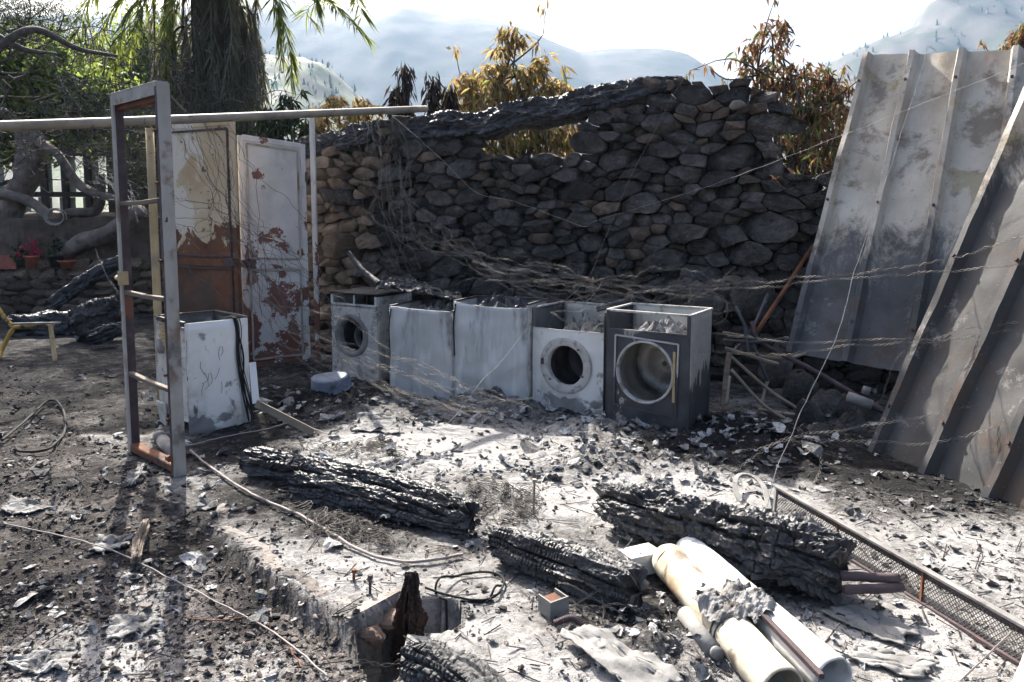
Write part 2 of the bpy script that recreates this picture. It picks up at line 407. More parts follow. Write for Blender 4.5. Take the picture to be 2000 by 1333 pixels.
M['char_flake'] = flakemat('char_flake', [(0.0, (0.012, 0.012, 0.013)), (0.6, (0.035, 0.034, 0.035)), (0.9, (0.085, 0.08, 0.077)), (1.0, (0.22, 0.215, 0.21))])
M['soil_crumb'] = leafmat('soil_crumb', [(0.0, (0.02, 0.018, 0.017)), (0.6, (0.07, 0.06, 0.055)), (1.0, (0.2, 0.17, 0.155))], trans=0.0, rough=0.9)
M['wire'] = pmat('wire', [(0.3, (0.1, 0.088, 0.075)), (0.7, (0.26, 0.235, 0.205))], 20, rough=0.6, bump=0, metal=0.2)
M['wire_dark'] = pmat('wire_dark', [(0.3, (0.045, 0.04, 0.037)), (0.7, (0.14, 0.125, 0.11))], 20, rough=0.7, bump=0, metal=0.2)
M['wire_pale'] = pmat('wire_pale', [(0.3, (0.26, 0.245, 0.225)), (0.7, (0.42, 0.4, 0.375))], 20, rough=0.6, bump=0)
M['cable'] = pmat('cable', [(0.3, (0.22, 0.185, 0.17)), (0.7, (0.33, 0.29, 0.27))], 20, rough=0.8, bump=0.2)
M['twig'] = pmat('twig', [(0.3, (0.045, 0.04, 0.035)), (0.7, (0.13, 0.115, 0.1))], 20, rough=0.9, bump=0.3)
M['bark_pale'] = pmat('bark_pale', [(0.3, (0.1, 0.08, 0.068)), (0.7, (0.23, 0.19, 0.165))], 6, rough=0.9, bump=0.6, bscale=30, bdist=0.02, layers=[dict(col=(0.07, 0.06, 0.052), scale=4, lo=0.52, hi=0.66)])
M['bark'] = pmat('bark', [(0.3, (0.05, 0.042, 0.036)), (0.7, (0.15, 0.125, 0.105))], 10, rough=0.9, bump=0.8, bscale=30, bdist=0.02)
M['blue_basin'] = pmat('blue_basin', [(0.3, (0.12, 0.145, 0.19)), (0.7, (0.2, 0.235, 0.29))], 5, rough=0.6, bump=0.2, layers=[dict(col=(0.04, 0.04, 0.045), scale=5, lo=0.56, hi=0.66, amt=0.8)])
M['tank_white'] = pmat('tank_white', [(0.3, (0.56, 0.55, 0.53)), (0.7, (0.72, 0.715, 0.7))], 4, rough=0.6, bump=0.2, bscale=40, layers=[dict(col=(0.3, 0.28, 0.25), scale=5, lo=0.5, hi=0.66, amt=0.7), dict(col=(0.16, 0.1, 0.07), scale=7, lo=0.6, hi=0.68, amt=0.7), dict(col=(0.06, 0.055, 0.052), scale=3.5, lo=0.58, hi=0.7, amt=0.7)])
M['tank_yellow'] = pmat('tank_yellow', [(0.3, (0.42, 0.36, 0.25)), (0.7, (0.58, 0.54, 0.44))], 4, rough=0.6, bump=0.2, bscale=40, layers=[dict(col=(0.36, 0.2, 0.08), scale=4, lo=0.48, hi=0.64, amt=0.7), dict(col=(0.09, 0.065, 0.05), scale=4.5, lo=0.57, hi=0.66, amt=0.8), dict(col=(0.3, 0.29, 0.28), scale=9, lo=0.58, hi=0.7, amt=0.7)])
M['plain_grey'] = pmat('plain_grey', [(0.3, (0.13, 0.125, 0.118)), (0.7, (0.24, 0.235, 0.225))], 9, rough=0.75, bump=0.3, layers=[dict(col=(0.07, 0.065, 0.062), scale=8, lo=0.58, hi=0.68, amt=0.8)])
M['terracotta'] = pmat('terracotta', [(0.3, (0.3, 0.09, 0.05)), (0.7, (0.46, 0.16, 0.09))], 10, rough=0.8, bump=0.2)
M['orange_box'] = pmat('orange_box', [(0.3, (0.4, 0.11, 0.03)), (0.7, (0.52, 0.17, 0.05))], 6, rough=0.7, bump=0.2)
M['brick_red'] = pmat('brick_red', [(0.3, (0.22, 0.07, 0.05)), (0.7, (0.36, 0.13, 0.1))], 10, rough=0.85, bump=0.4)
M['dark_pot'] = pmat('dark_pot', [(0.3, (0.02, 0.022, 0.022)), (0.7, (0.05, 0.055, 0.055))], 10, rough=0.6, bump=0.2)
M['soil'] = pmat('soil', [(0.3, (0.06, 0.045, 0.035)), (0.7, (0.16, 0.125, 0.1))], 6, rough=0.95, bump=0.8, bscale=30)
M['pane'] = pmat('pane', [(0.3, (0.2, 0.21, 0.165)), (0.7, (0.28, 0.285, 0.23))], 2, rough=0.35, bump=0, spec=0.6)
M['wood_dark'] = pmat('wood_dark', [(0.3, (0.018, 0.014, 0.013)), (0.7, (0.05, 0.04, 0.036))], 8, rough=0.6, bump=0.3)
M['concrete'] = pmat('concrete', [(0.25, (0.12, 0.102, 0.09)), (0.5, (0.22, 0.195, 0.175)), (0.75, (0.32, 0.29, 0.265))], 7, rough=0.92, bump=0.9, bscale=24, bdist=0.02, layers=[dict(col=(0.05, 0.045, 0.043), scale=6, lo=0.55, hi=0.66, amt=0.8), dict(col=(0.025, 0.024, 0.025), scale=28, lo=0.64, hi=0.7, amt=0.8)])
M['rock_brown'] = pmat('rock_brown', [(0.25, (0.09, 0.06, 0.045)), (0.5, (0.17, 0.118, 0.09)), (0.75, (0.25, 0.185, 0.145))], 6, rough=0.92, bump=0.8, bscale=24, bdist=0.02, rnd=0.2)
M['leaf_scorched'] = leafmat('leaf_scorched', [(0.0, (0.12, 0.075, 0.035)), (0.3, (0.28, 0.19, 0.085)), (0.6, (0.42, 0.31, 0.15)), (0.85, (0.5, 0.37, 0.13)), (0.95, (0.3, 0.31, 0.09)), (1.0, (0.2, 0.28, 0.06))], 0.5)
M['leaf_russet'] = leafmat('leaf_russet', [(0.0, (0.09, 0.045, 0.028)), (0.35, (0.22, 0.1, 0.05)), (0.6, (0.3, 0.17, 0.07)), (0.78, (0.24, 0.2, 0.07)), (0.9, (0.14, 0.17, 0.045)), (1.0, (0.1, 0.15, 0.035))], 0.4)
M['leaf_green'] = leafmat('leaf_green', [(0.0, (0.06, 0.095, 0.02)), (0.5, (0.15, 0.21, 0.045)), (1.0, (0.27, 0.33, 0.08))], 0.6)
M['leaf_dark'] = leafmat('leaf_dark', [(0.0, (0.014, 0.024, 0.012)), (0.6, (0.035, 0.055, 0.022)), (1.0, (0.07, 0.09, 0.035))], 0.3)
M['leaf_burnt'] = leafmat('leaf_burnt', [(0.0, (0.012, 0.01, 0.01)), (0.7, (0.045, 0.033, 0.026)), (1.0, (0.13, 0.075, 0.04))], 0.15)
M['frond_green'] = leafmat('frond_green', [(0.0, (0.09, 0.12, 0.025)), (0.5, (0.2, 0.24, 0.05)), (1.0, (0.36, 0.38, 0.1))], 0.6)
M['frond_dead'] = leafmat('frond_dead', [(0.0, (0.06, 0.055, 0.035)), (0.5, (0.16, 0.145, 0.1)), (0.85, (0.28, 0.26, 0.19)), (1.0, (0.2, 0.22, 0.08))], 0.4)
M['flower'] = leafmat('flower', [(0.0, (0.4, 0.02, 0.06)), (1.0, (0.55, 0.05, 0.12))], 0.3)
# ---------------------------------------------------------------- ground
E0, E4 = G(255, 905)[:2], G(690, 1215)[:2]
EDIR = (E4 - E0) / np.linalg.norm(E4 - E0); ELEN = np.linalg.norm(E4 - E0)
ENRM = np.array([EDIR[1], -EDIR[0]])                     # towards the outside (left, near)
if ENRM[0] > 0: ENRM = -ENRM
PIT = np.array([G(*p)[:2] for p in ((692, 1217), (780, 1165), (900, 1180), (906, 1228), (795, 1243), (752, 1345), (700, 1262))])
def in_poly(x, y, P):
    r = np.zeros(np.shape(x), bool)
    for i in range(len(P)):
        (x0, y0), (x1, y1) = P[i], P[i - 1]
        c = ((y0 > y) != (y1 > y)) & (x < (x1 - x0) * (y - y0) / (y1 - y0 + 1e-12) + x0)
        r ^= c
    return r
def blob(x, y, px, py, sx, sy, a=1.0):
    p = G(px, py)
    return a * np.exp(-((x - p[0]) / sx) ** 2 - ((y - p[1]) / sy) ** 2)
def outside(x, y):
    t = (x - E0[0]) * EDIR[0] + (y - E0[1]) * EDIR[1]
    d = (x - E0[0]) * ENRM[0] + (y - E0[1]) * ENRM[1]
    return t, d
def gz(x, y):
    x, y = np.asarray(x, float), np.asarray(y, float)
    t, d = outside(x, y)
    wob = 0.03 * pnoise(x * 6, y * 6, 2.2)
    drop = 0.095 * sstep(0.02, 0.09, d + wob) * sstep(0.15, ELEN * 0.95, t)
    near = np.exp(-((x / 6) ** 2 + ((y - 4) / 6) ** 2))
    o = sstep(0.0, 0.15, d)
    n = (0.008 + 0.012 * o) * fbm(x * 9, y * 9, 1.1, 4) + (0.012 + 0.01 * o) * pnoise(x * 2.3, y * 2.3, 4) + 0.03 * pnoise(x * .6, y * .6, 8)
    heap = (blob(x, y, 1180, 905, .55, .3, .05) + blob(x, y, 960, 800, .35, .3, .12) + blob(x, y, 700, 775, .6, .5, .06) + blob(x, y, 560, 790, .5, .6, .05)
            + blob(x, y, 1450, 860, .5, .5, .10) + blob(x, y, 1300, 1290, .4, .25, .05) + blob(x, y, 1190, 840, .4, .3, .05) + blob(x, y, 700, 920, .5, .2, .02))
    rough = heap * (1.0 + 0.9 * fbm(x * 11, y * 11, 6, 3))
    back = 0.05 * sstep(5.5, 8.5, y) * (0.5 + fbm(x * 3, y * 3, 9, 3))
    return n * near + rough + back * near - drop - 0.42 * np.where(in_poly(x, y, PIT), 1, 0)
def axis(segs):
    out = [segs[0][0]]
    for a, b, st in segs:
        n = max(1, round((b - a) / st)); out += list(np.linspace(a, b, n + 1)[1:])
    return np.array(out)
gx = np.concatenate([-np.geomspace(4000, 9, 26), axis([(-8.5, -3.2, .07), (-3.2, 2.8, .021), (2.8, 6, .08)]), np.geomspace(6.5, 4000, 26)])
gy = np.concatenate([-np.geomspace(400, 3, 10), axis([(-2.0, 2.0, .3), (2.0, 4.6, .02), (4.6, 8.6, .035), (8.6, 15, .12)]), np.geomspace(15.5, 5000, 34)])
XX, YY = np.meshgrid(gx, gy, indexing='ij')
ZZ = gz(XX, YY)
gm = mesh('ground', np.stack([XX, YY, ZZ], -1).reshape(-1, 3), grid_faces(len(gx), len(gy)), smooth=True)
t_, d_ = outside(XX, YY)
o_ = sstep(-0.02, 0.12, d_)
ash = 0.52 + 0.32 * fbm(XX * 1.4, YY * 1.4, 3, 3)
for px, py, sx, sy, a in ((760, 905, .55, .35, .8), (860, 850, .6, .3, 1.1), (1130, 985, .5, .3, .7), (1300, 950, .6, .2, .7), (1800, 1080, .8, .5, .45), (1000, 1270, .45, .5, .45), (1750, 1230, .5, .3, .4),
                          (700, 1120, .35, .3, .4), (1500, 960, .5, .25, .6), (1000, 900, .4, .2, .5), (1900, 1250, .4, .3, .25), (620, 870, .4, .2, .35)):
    ash += blob(XX, YY, px, py, sx, sy, a)
for px, py, sx, sy, a in ((600, 960, .5, .25, .5), (540, 790, .6, .7, .75), (1500, 870, .8, .7, .75), (700, 1010, .5, .2, .5), (1450, 1150, .5, .2, .6), (1250, 1230, .4, .2, .45), (480, 880, .4, .4, .6), (900, 1000, .3, .15, .35), (1850, 950, .9, .5, .55)):
    ash -= blob(XX, YY, px, py, sx, sy, a)
ash_o = 0.16 + 0.3 * fbm(XX * 1.7, YY * 1.7, 5, 4)
for px, py, sx, sy, a in ((130, 1270, .35, .3, .75), (300, 1130, .3, .2, .5), (230, 1000, .3, .2, .35), (210, 850, .4, .4, .25), (560, 1250, .4, .35, .3), (60, 990, .2, .1, .4), (400, 1290, .3, .2, .3)):
    ash_o += blob(XX, YY, px, py, sx, sy, a)
ash = np.clip(ash * (1 - o_) + ash_o * o_, 0, 1)
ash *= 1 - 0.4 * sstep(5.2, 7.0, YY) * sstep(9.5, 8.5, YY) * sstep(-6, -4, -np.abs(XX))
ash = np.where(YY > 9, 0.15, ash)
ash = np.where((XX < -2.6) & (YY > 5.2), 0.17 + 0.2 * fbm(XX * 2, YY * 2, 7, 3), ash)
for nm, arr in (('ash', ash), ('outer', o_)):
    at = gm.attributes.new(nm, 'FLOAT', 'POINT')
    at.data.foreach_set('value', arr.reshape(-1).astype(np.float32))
def ground_material():
    m = bpy.data.materials.new('ground'); m.use_nodes = True
    nt = m.node_tree; bs = nt.nodes['Principled BSDF']
    tc = nt.nodes.new('ShaderNodeTexCoord').outputs['Object']
    A = nt.nodes.new('ShaderNodeAttribute'); A.attribute_name = 'ash'
    O = nt.nodes.new('ShaderNodeAttribute'); O.attribute_name = 'outer'
    n1 = _noise(nt, tc, 7, 8, rough=0.72, dist=0.4)
    n2 = _noise(nt, tc, 38, 6, rough=0.7)
    n3 = _noise(nt, tc, 2.0, 5)
    f = _math(nt, 'ADD', A.outputs['Fac'], _math(nt, 'MULTIPLY', _math(nt, 'SUBTRACT', n1, 0.5), 1.5))
    f = _math(nt, 'ADD', f, _math(nt, 'MULTIPLY', _math(nt, 'SUBTRACT', n2, 0.5), 1.1))
    rr = _ramp(nt, [(0.0, (0.016, 0.0155, 0.016)), (0.28, (0.05, 0.047, 0.045)), (0.45, (0.12, 0.114, 0.109)), (0.66, (0.21, 0.204, 0.198)), (1.0, (0.36, 0.35, 0.34))])
    nt.links.new(f, rr.inputs[0])
    r2 = _ramp(nt, [(0.0, (0.018, 0.017, 0.017)), (0.3, (0.052, 0.047, 0.045)), (0.55, (0.125, 0.113, 0.107)), (1.0, (0.36, 0.35, 0.34))])
    nt.links.new(f, r2.inputs[0])
    c = _mix(nt, O.outputs['Fac'], rr.outputs[0], r2.outputs[0])
    c = _mix(nt, _math(nt, 'MULTIPLY', _sstep(nt, n3, 0.52, 0.7), 0.22), c, (0.17, 0.145, 0.13))
    nt.links.new(c, bs.inputs['Base Color'])
    bs.inputs['Roughness'].default_value = 0.95
    bs.inputs['Specular IOR Level'].default_value = 0.1
    h = _math(nt, 'ADD', n1, _math(nt, 'MULTIPLY', n2, 0.6))
    h = _math(nt, 'ADD', h, _math(nt, 'MULTIPLY', _noise(nt, tc, 140, 4), 0.25))
    b = nt.nodes.new('ShaderNodeBump'); b.inputs['Strength'].default_value = 1.0; b.inputs['Distance'].default_value = 0.03
    nt.links.new(h, b.inputs['Height']); nt.links.new(b.outputs[0], bs.inputs['Normal'])
    return m
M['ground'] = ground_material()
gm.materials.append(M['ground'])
ground = tag(link('ground', gm), kind='structure')
def on(px, py, dz=0.0):
    """ground point under a photo pixel, following the relief"""
    p = G(px, py)
    for _ in range(4):
        p = G(px, py, float(gz(p[0], p[1])))
    return np.array([p[0], p[1], float(gz(p[0], p[1])) + dz])

# raised floor slab: broken concrete edge with stones in its face
n = 120
ts = np.linspace(ELEN * .42, ELEN + 0.015, n)
edge = []
for i, t in enumerate(ts):
    p = E0 + EDIR * t
    w = 0.05 * fbm(t * 5, 3.3, 0, 4) + 0.022 * pnoise(t * 19, 1.1) - .1 * sstep(ELEN * .55, ELEN * .42, t)
    zt = 0.016 + 0.010 * fbm(t * 7, 9.1, 0, 3)
    row = []
    for j, (off, z) in enumerate(((-0.12, -0.03), (-0.07, -.006), (-0.04, zt - .008), (-0.012, zt - .008), (0.006, zt - 0.015), (0.012, zt - 0.05), (0.02, -0.1), (0.03, -0.17), (0.03, -0.5))):
        ww = w * (1 if j > 1 else .3) + (0.018 * fbm(t * 16, z * 18, 5, 3) if 3 < j < 8 else 0)
        q = p + ENRM * (off + ww)
        row.append([q[0], q[1], z + float(gz(*(p - ENRM * 0.25))) * .5])
    edge.append(row)
edge = np.array(edge)
cap0 = list(range(9)); capN = [(n - 1) * 9 + j for j in range(8, -1, -1)]
slab = obj('concrete_slab', edge.reshape(-1, 3), grid_faces(n, 9) + [cap0, capN], M['concrete'], smooth=False)
tag(slab, kind='structure')
# the slab's broken corner that turns along the pit
C0, C1 = G(690, 1215)[:2], G(790, 1160)[:2]
cd = (C1 - C0) / np.linalg.norm(C1 - C0); cn = np.array([cd[1], -cd[0]])
rows = []
for i in range(26):
    p = C0 + cd * (np.linalg.norm(C1 - C0) * i / 25 - 0.01)
    w = 0.02 * fbm(i * .4, 7.7, 0, 3)
    row = []
    for j, (off, z) in enumerate(((-0.12, -0.01), (-0.05, 0.012), (-0.012, 0.014), (0.0, -0.01), (0.01, -0.1), (0.0, -0.2), (-0.02, -0.45))):
        q = p + cn * (off + (w + 0.015 * fbm(i * .5, z * 14, 2, 3) if j > 2 else 0))
        row.append([q[0], q[1], z])
    rows.append(row)
obj('corner_face', np.array(rows).reshape(-1, 3), grid_faces(26, 7), M['concrete'], slab)
def rock(seed, n1=0.35, cuts=7, sub=3):
    """angular boulder: sphere cut by random planes; unit size"""
    r = np.random.default_rng(seed)
    nu, nv = 18, 11
    th = np.linspace(0, 2 * np.pi, nu, endpoint=False); ph = np.linspace(0.12, np.pi - 0.12, nv)
    T, Pp = np.meshgrid(th, ph, indexing='ij')
    d = np.stack([np.sin(Pp) * np.cos(T), np.sin(Pp) * np.sin(T), np.cos(Pp)], -1).reshape(-1, 3)
    rad = np.ones(len(d)) * 1.15
    for k in range(cuts):
        nn = r.normal(size=3); nn /= np.linalg.norm(nn); h = r.uniform(0.62, 0.95)
        c = d @ nn
        rad = np.minimum(rad, np.where(c > 0.05, h / np.maximum(c, 0.05), 9))
    rad *= 1 + 0.06 * fbm(d[:, 0] * 3 + seed, d[:, 1] * 3, d[:, 2] * 3, 3)
    V = d * rad[:, None]
    F = grid_faces(nu, nv, True)
    F.append([i * nv for i in range(nu)]); F.append([i * nv + nv - 1 for i in range(nu - 1, -1, -1)])
    return V, F
for k, (px, py, s, m) in enumerate(((440, 1052, .06, 'rock_brown'), (500, 1098, .07, 'rock_brown'), (520, 1118, .05, 'concrete'), (565, 1140, .08, 'rock_brown'), (590, 1152, .06, 'concrete'),
                                    (640, 1195, .06, 'concrete'), (655, 1212, .07, 'rock_brown'), (680, 1238, .10, 'rock_brown'), (715, 1248, .07, 'concrete'), (760, 1222, .08, 'rock_brown'), (880, 1192, .08, 'rock_brown'), (850, 1185, .06, 'rock_brown'))):
    V, F = rock(100 + k)
    p = G(px, py, -0.075)
    o_ = obj('stone', V * np.array([s, s * .8, s * .72]) * .8, F, M['rock_brown'], slab, True); o_.location = tuple(p + np.array([0.01, 0.03, 0])); o_.data.set_sharp_from_angle(angle=math.radians(22))

# ---------------------------------------------------------------- burnt dry stone wall, stone by stone
W0 = D(600, 426, 8.55)[:2]; W1 = D(1790, 426, 6.35)[:2]
WT = (W1 - W0) / np.linalg.norm(W1 - W0); WLEN = np.linalg.norm(W1 - W0)
WN = np.array([WT[1], -WT[0]])                            # towards the camera
def wall_sz(px, py):
    d = ray(px, py); o = np.array([0, 0, CAM_H])
    t = ((W0 - o[:2]) @ WN) / (d[:2] @ WN)
    p = o + d * t
    return (p[:2] - W0) @ WT, p[2]
def wall_p(s, z, dep=0.0):
    q = W0 + WT * s + WN * dep
    return np.array([q[0], q[1], z])
TOP = np.array([wall_sz(*p) for p in ((590, 305), (640, 290), (700, 282), (728, 250), (742, 232), (832, 230), (852, 262), (925, 268), (940, 293), (1000, 297), (1060, 300), (1128, 288), (1134, 240), (1165, 212), (1205, 190),
                                     (1255, 168), (1320, 152), (1380, 140), (1440, 156), (1500, 172), (1522, 215), (1531, 300), (1546, 338), (1625, 345), (1790, 345))])
def wall_top(s):
    return np.interp(s, TOP[:, 0], TOP[:, 1])
rw = np.random.default_rng(21)
seeds = []
def try_seed(s, z, r):
    for a, b, c in seeds:
        if abs(a - s) < 0.6 and ((a - s) / 2.0) ** 2 + (b - z) ** 2 < ((r + c) * 0.86) ** 2:
            return False
    seeds.append((s, z, r)); return True
for px, py, r in ((1432, 310, .155), (1250, 405, .12), (1300, 510, .13), (1500, 455, .16), (1460, 505, .12), (1120, 370, .13), (1200, 310, .12), (1400, 350, .1), (990, 420, .11), (660, 480, .15), (655, 390, .12), (1530, 400, .11),
                  (780, 245, .12), (800, 290, .11), (760, 330, .12), (900, 330, .12), (870, 290, .11), (1060, 305, .09), (1500, 245, .12), (1290, 240, .12), (1350, 175, .11), (1340, 460, .12), (1420, 470, .11)):
    try_seed(*wall_sz(px, py), r * .82)
for k in range(22000):
    s = rw.uniform(0, WLEN); z = rw.uniform(-0.05, 3.1)
    u = rw.random()
    r = .8 * (rw.uniform(.10, .13) if u < .22 else (rw.uniform(.072, .1) if u < .68 else rw.uniform(.04, .07)))
    if k > 11000: r = rw.uniform(.028, .045)
    if wall_top(s) + 0.25 < z: continue
    try_seed(s, z, r)
SD = np.array(seeds)
def clip(P, a, b, c):
    """keep the part of polygon P where a*x+b*y<=c"""
    out = []
    for i in range(len(P)):
        p, q = P[i], P[(i + 1) % len(P)]
        fp, fq = a * p[0] + b * p[1] - c, a * q[0] + b * q[1] - c
        if fp <= 0: out.append(p)
        if (fp < 0 < fq) or (fq < 0 < fp):
            t = fp / (fp - fq); out.append((p[0] + t * (q[0] - p[0]), p[1] + t * (q[1] - p[1])))
    return out
wall = thing('stone_wall', 'burnt dry stone wall of blackened rubble standing behind the row of washing machines', 'wall', wall_p(WLEN / 2, 0))
wall['kind'] = 'thing'
wl = np.array(wall.location)
AN = 2.0
stone_list = []
for i, (s, z, r) in enumerate(seeds):
    if z > wall_top(s) + 0.0: continue
    e = r * 1.75
    P = [(s / AN - e, z - e * .9), (s / AN + e, z - e * .8), (s / AN + e * .9, z + e), (s / AN - e * .8, z + e * .9)]
    d2 = ((SD[:, 0] - s) / AN) ** 2 + (SD[:, 1] - z) ** 2
    for j in np.argsort(d2)[1:34]:
        s2, z2, r2 = seeds[j]
        a, b = s2 / AN - s / AN, z2 - z
        c = 0.5 * ((s2 / AN) ** 2 + z2 ** 2 - r2 ** 2 - (s / AN) ** 2 - z ** 2 + r ** 2)
        P = clip(P, a, b, c)
        if len(P) < 3: break
    if len(P) < 3: continue
    P = np.array(P); P[:, 0] *= AN
    PM = (P + np.roll(P, -1, 0)) / 2; P = np.stack([P, PM], 1).reshape(-1, 2)
    P = P + .02 * np.stack([pnoise(P[:, 0] * 7, P[:, 1] * 7, 1.3), pnoise(P[:, 0] * 7, P[:, 1] * 7, 7.9)], 1)
    c = P.mean(0)
    P = P + np.stack([0 * P[:, 0], .09 * pnoise(P[:, 0] * 1.5, P[:, 1] * 1.1, 3.3)], 1)     # wandering courses
    c = P.mean(0)
    per = np.linalg.norm(np.roll(P, -1, 0) - P, axis=1); cum = np.concatenate([[0], np.cumsum(per)])
    NB = 32
    u = np.linspace(0, cum[-1], NB, endpoint=False)
    PP = np.vstack([P, P[:1]])
    B = np.stack([np.interp(u, cum, PP[:, 0]), np.interp(u, cum, PP[:, 1])], 1) - c
    size = math.sqrt(cum[-1] / 6)
    area = abs(np.sum(B[:, 0] * np.roll(B[:, 1], -1) - B[:, 1] * np.roll(B[:, 0], -1))) / 2
    B *= (1 - 0.0032 / max(math.sqrt(area / 3.1), .03))
    B *= (1 + 0.05 * fbm(B[:, 0] * 18 + i, B[:, 1] * 18, 3.3, 3))[:, None]
    req = math.sqrt(area / 3.14)
    pro = rw.uniform(-0.045, 0.05) + 0.2 * req
    pl = []
    for q in range(rw.integers(2, 5)):
        an = rw.uniform(0, 6.283); tl = rw.uniform(0.35, 1.3)
        pl.append((math.cos(an) * tl, math.sin(an) * tl, pro + rw.uniform(0.1, 0.55) * req))
    pl.append((rw.uniform(-.3, .3), rw.uniform(-.15, .4), pro + 0.12 * req))
    rings = []
    for sc, dep in ((0.8, -0.26), (1.0, -0.06), (1.0, None), (0.955, None), (0.8, None), (0.55, None), (0.3, None)):
        b = B * sc
        if dep is None:
            dd = np.min([p[2] - p[0] * b[:, 0] - p[1] * b[:, 1] for p in pl], 0)
            dd = dd - {1.0: 0.12, 0.955: 0.0, 0.8: 0.0, 0.55: 0, 0.3: 0}[sc] * req
            dd = dd + 0.10 * req * fbm(b[:, 0] * 22 + i * 3.1, b[:, 1] * 22, 1.7, 4)
        else:
            dd = np.full(NB, dep)
        rings.append(np.stack([b[:, 0], dd, b[:, 1]], 1))
    V = np.concatenate(rings + [np.array([[0, min(p[2] for p in pl), 0]])])
    F = []
    for k in range(6):
        for j in range(NB):
            F.append([k * NB + j, (k + 1) * NB + j, (k + 1) * NB + (j + 1) % NB, k * NB + (j + 1) % NB])
    for j in range(NB): F.append([6 * NB + j, len(V) - 1, 6 * NB + (j + 1) % NB])
    F.append([j for j in range(NB)])
    # stone-local axes -> world: x along the wall, y out of it, z up
    W = V[:, :1] * np.array([WT[0], WT[1], 0]) + V[:, 1:2] * np.array([WN[0], WN[1], 0]) + V[:, 2:] * np.array([0, 0, 1.])
    bulge = 0.05 * pnoise(c[0] * .9, c[1] * .9, 5) - 0.06 * c[1] * .5
    pos = wall_p(c[0], c[1], bulge)
    pxs = (c[0] / WLEN)
    tan_w = 1 - sstep(0.55, 1.05, c[0] + 0.5 * pnoise(c[0] * 2, c[1] * 2, 8))
    hi_w = sstep(2.15, 2.7, c[1] + .3 * pnoise(c[0] * 2, c[1] * 2, 3)) * sstep(3.2, 3.8, c[0])
    u = rw.random()
    if req > .1 and tan_w < .3: u = 1
    mt = 'stone_tan' if u < tan_w * .7 else ('stone_warm' if u < max(tan_w * 1.0, hi_w * .75, .18) else 'stone_burnt')
    vis = c[1] > 0.72 or (c[0] > 3.35 and c[1] > 0.2) or c[0] < .5
    stone_list.append((vis, area, W, F, mt, pos))
vis_n = sorted([k for k, q in enumerate(stone_list) if q[0]], key=lambda k: -stone_list[k][1])[:300]
vs = set(vis_n); rest = {}
for k, (v, a, W, F, mt, pos) in enumerate(stone_list):
    if k in vs:
        me = mesh('stone', W, F, M[mt], True); me.set_sharp_from_angle(angle=math.radians(24))
        o = link('stone', me, wall, tuple(pos - wl))
    else:
        rest.setdefault(mt, []).append((W + pos - wl, F))
ms = list(rest)
RV, RF, MI = [], [], []
for q, mt in enumerate(ms):
    V, F = join(rest[mt]); RF += [[i + sum(len(v) for v in RV) for i in f] for f in F]; RV.append(V); MI += [q] * len(F)
tag(obj('small_stones', np.concatenate(RV), RF, [M[q] for q in ms], wall, True, MI), kind='stuff')
# rubble core and back face
core = []
cs = np.arange(-0.3, WLEN + 0.9, 0.06)
for s in cs:
    zt = float(np.min(wall_top(np.clip(s + np.linspace(-.14, .14, 7), 0, WLEN)))) - 0.13 + 0.03 * pnoise(s * 7, 1, 1)
    core.append([wall_p(s, z, d + 0.05 * float(pnoise(s * .9, z * .9, 5)) - 0.03 * z) - wl for d, z in ((-0.11, -0.3), (-0.11 - 0.03 * pnoise(s * 6, 2), zt * .5), (-0.10, zt), (-0.3, zt + 0.03 * pnoise(s * 9, 5)), (-0.5, zt - .04), (-0.55 + .04 * pnoise(s * 5, 8), zt * .5), (-0.6, -0.3))])
core = np.array(core)
obj('rubble_core', core.reshape(-1, 3), grid_faces(len(cs), 7) + [list(range(7)), [(len(cs) - 1) * 7 + j for j in range(6, -1, -1)]], M['rubble'], wall)
for k, (px, py, s) in enumerate(((1440, 205, .06),)):
    V, F = rock(300 + k)
    ss, z = wall_sz(px, py)
    obj('mortar_lump', V * np.array([s * 1.2, s, s * .7]), F, M['mortar'], wall, True).location = tuple(wall_p(ss, z, -0.03) - wl)

# ---------------------------------------------------------------- mountains
def ridge(name, dist, prof, width, x_ext, mat, seed, rough, foot=0.0, skew=0.0):
    prof = np.array([[D(p[0], p[1], dist)[0], D(p[0], p[1], dist)[2]] for p in prof])
    xs = np.linspace(x_ext[0] * dist / FPX, x_ext[1] * dist / FPX, 230)
    ys = np.linspace(dist - width, dist + width * .5, 90)
    X, Y = np.meshgrid(xs, ys, indexing='ij')
    hgt = np.interp(X, prof[:, 0], prof[:, 1])
    t = np.where(Y < dist, (Y - (dist - width)) / width, 1 - (Y - dist) / (width * .5) * .8)
    s = dist / 700
    rg = 1 - np.abs(fbm(X / (95 * s) + seed, Y / (170 * s), seed, 5))
    Z = hgt * (sstep(-0.1, 1.05, t) * .92 + .08 * t) + rough * hgt * (rg - .75) * np.clip(t * (1 - np.where(Y < dist, t, 1) ** 6) * 2.2, 0, 1)
    Z += (.003 if dist > 1000 else .009) * hgt * fbm(X / (9 * s), Y / (16 * s), 2, 4, .65) * np.clip(t * 2, 0, 1)
    Z = Z * sstep(-0.02, .1, t) - 3
    o = tag(obj(name, np.stack([X, Y, Z], -1).reshape(-1, 3), grid_faces(len(xs), len(ys)), mat, smooth=True), kind='structure')
    return X, Y, Z
M['mountain'] = pmat('mountain', [(0.3, (0.05, 0.045, 0.04)), (0.5, (0.085, 0.078, 0.068)), (0.7, (0.13, 0.115, 0.1))], 0.012, 8, bump=0, layers=[dict(col=(0.055, 0.065, 0.04), scale=0.03, lo=0.45, hi=0.6)])
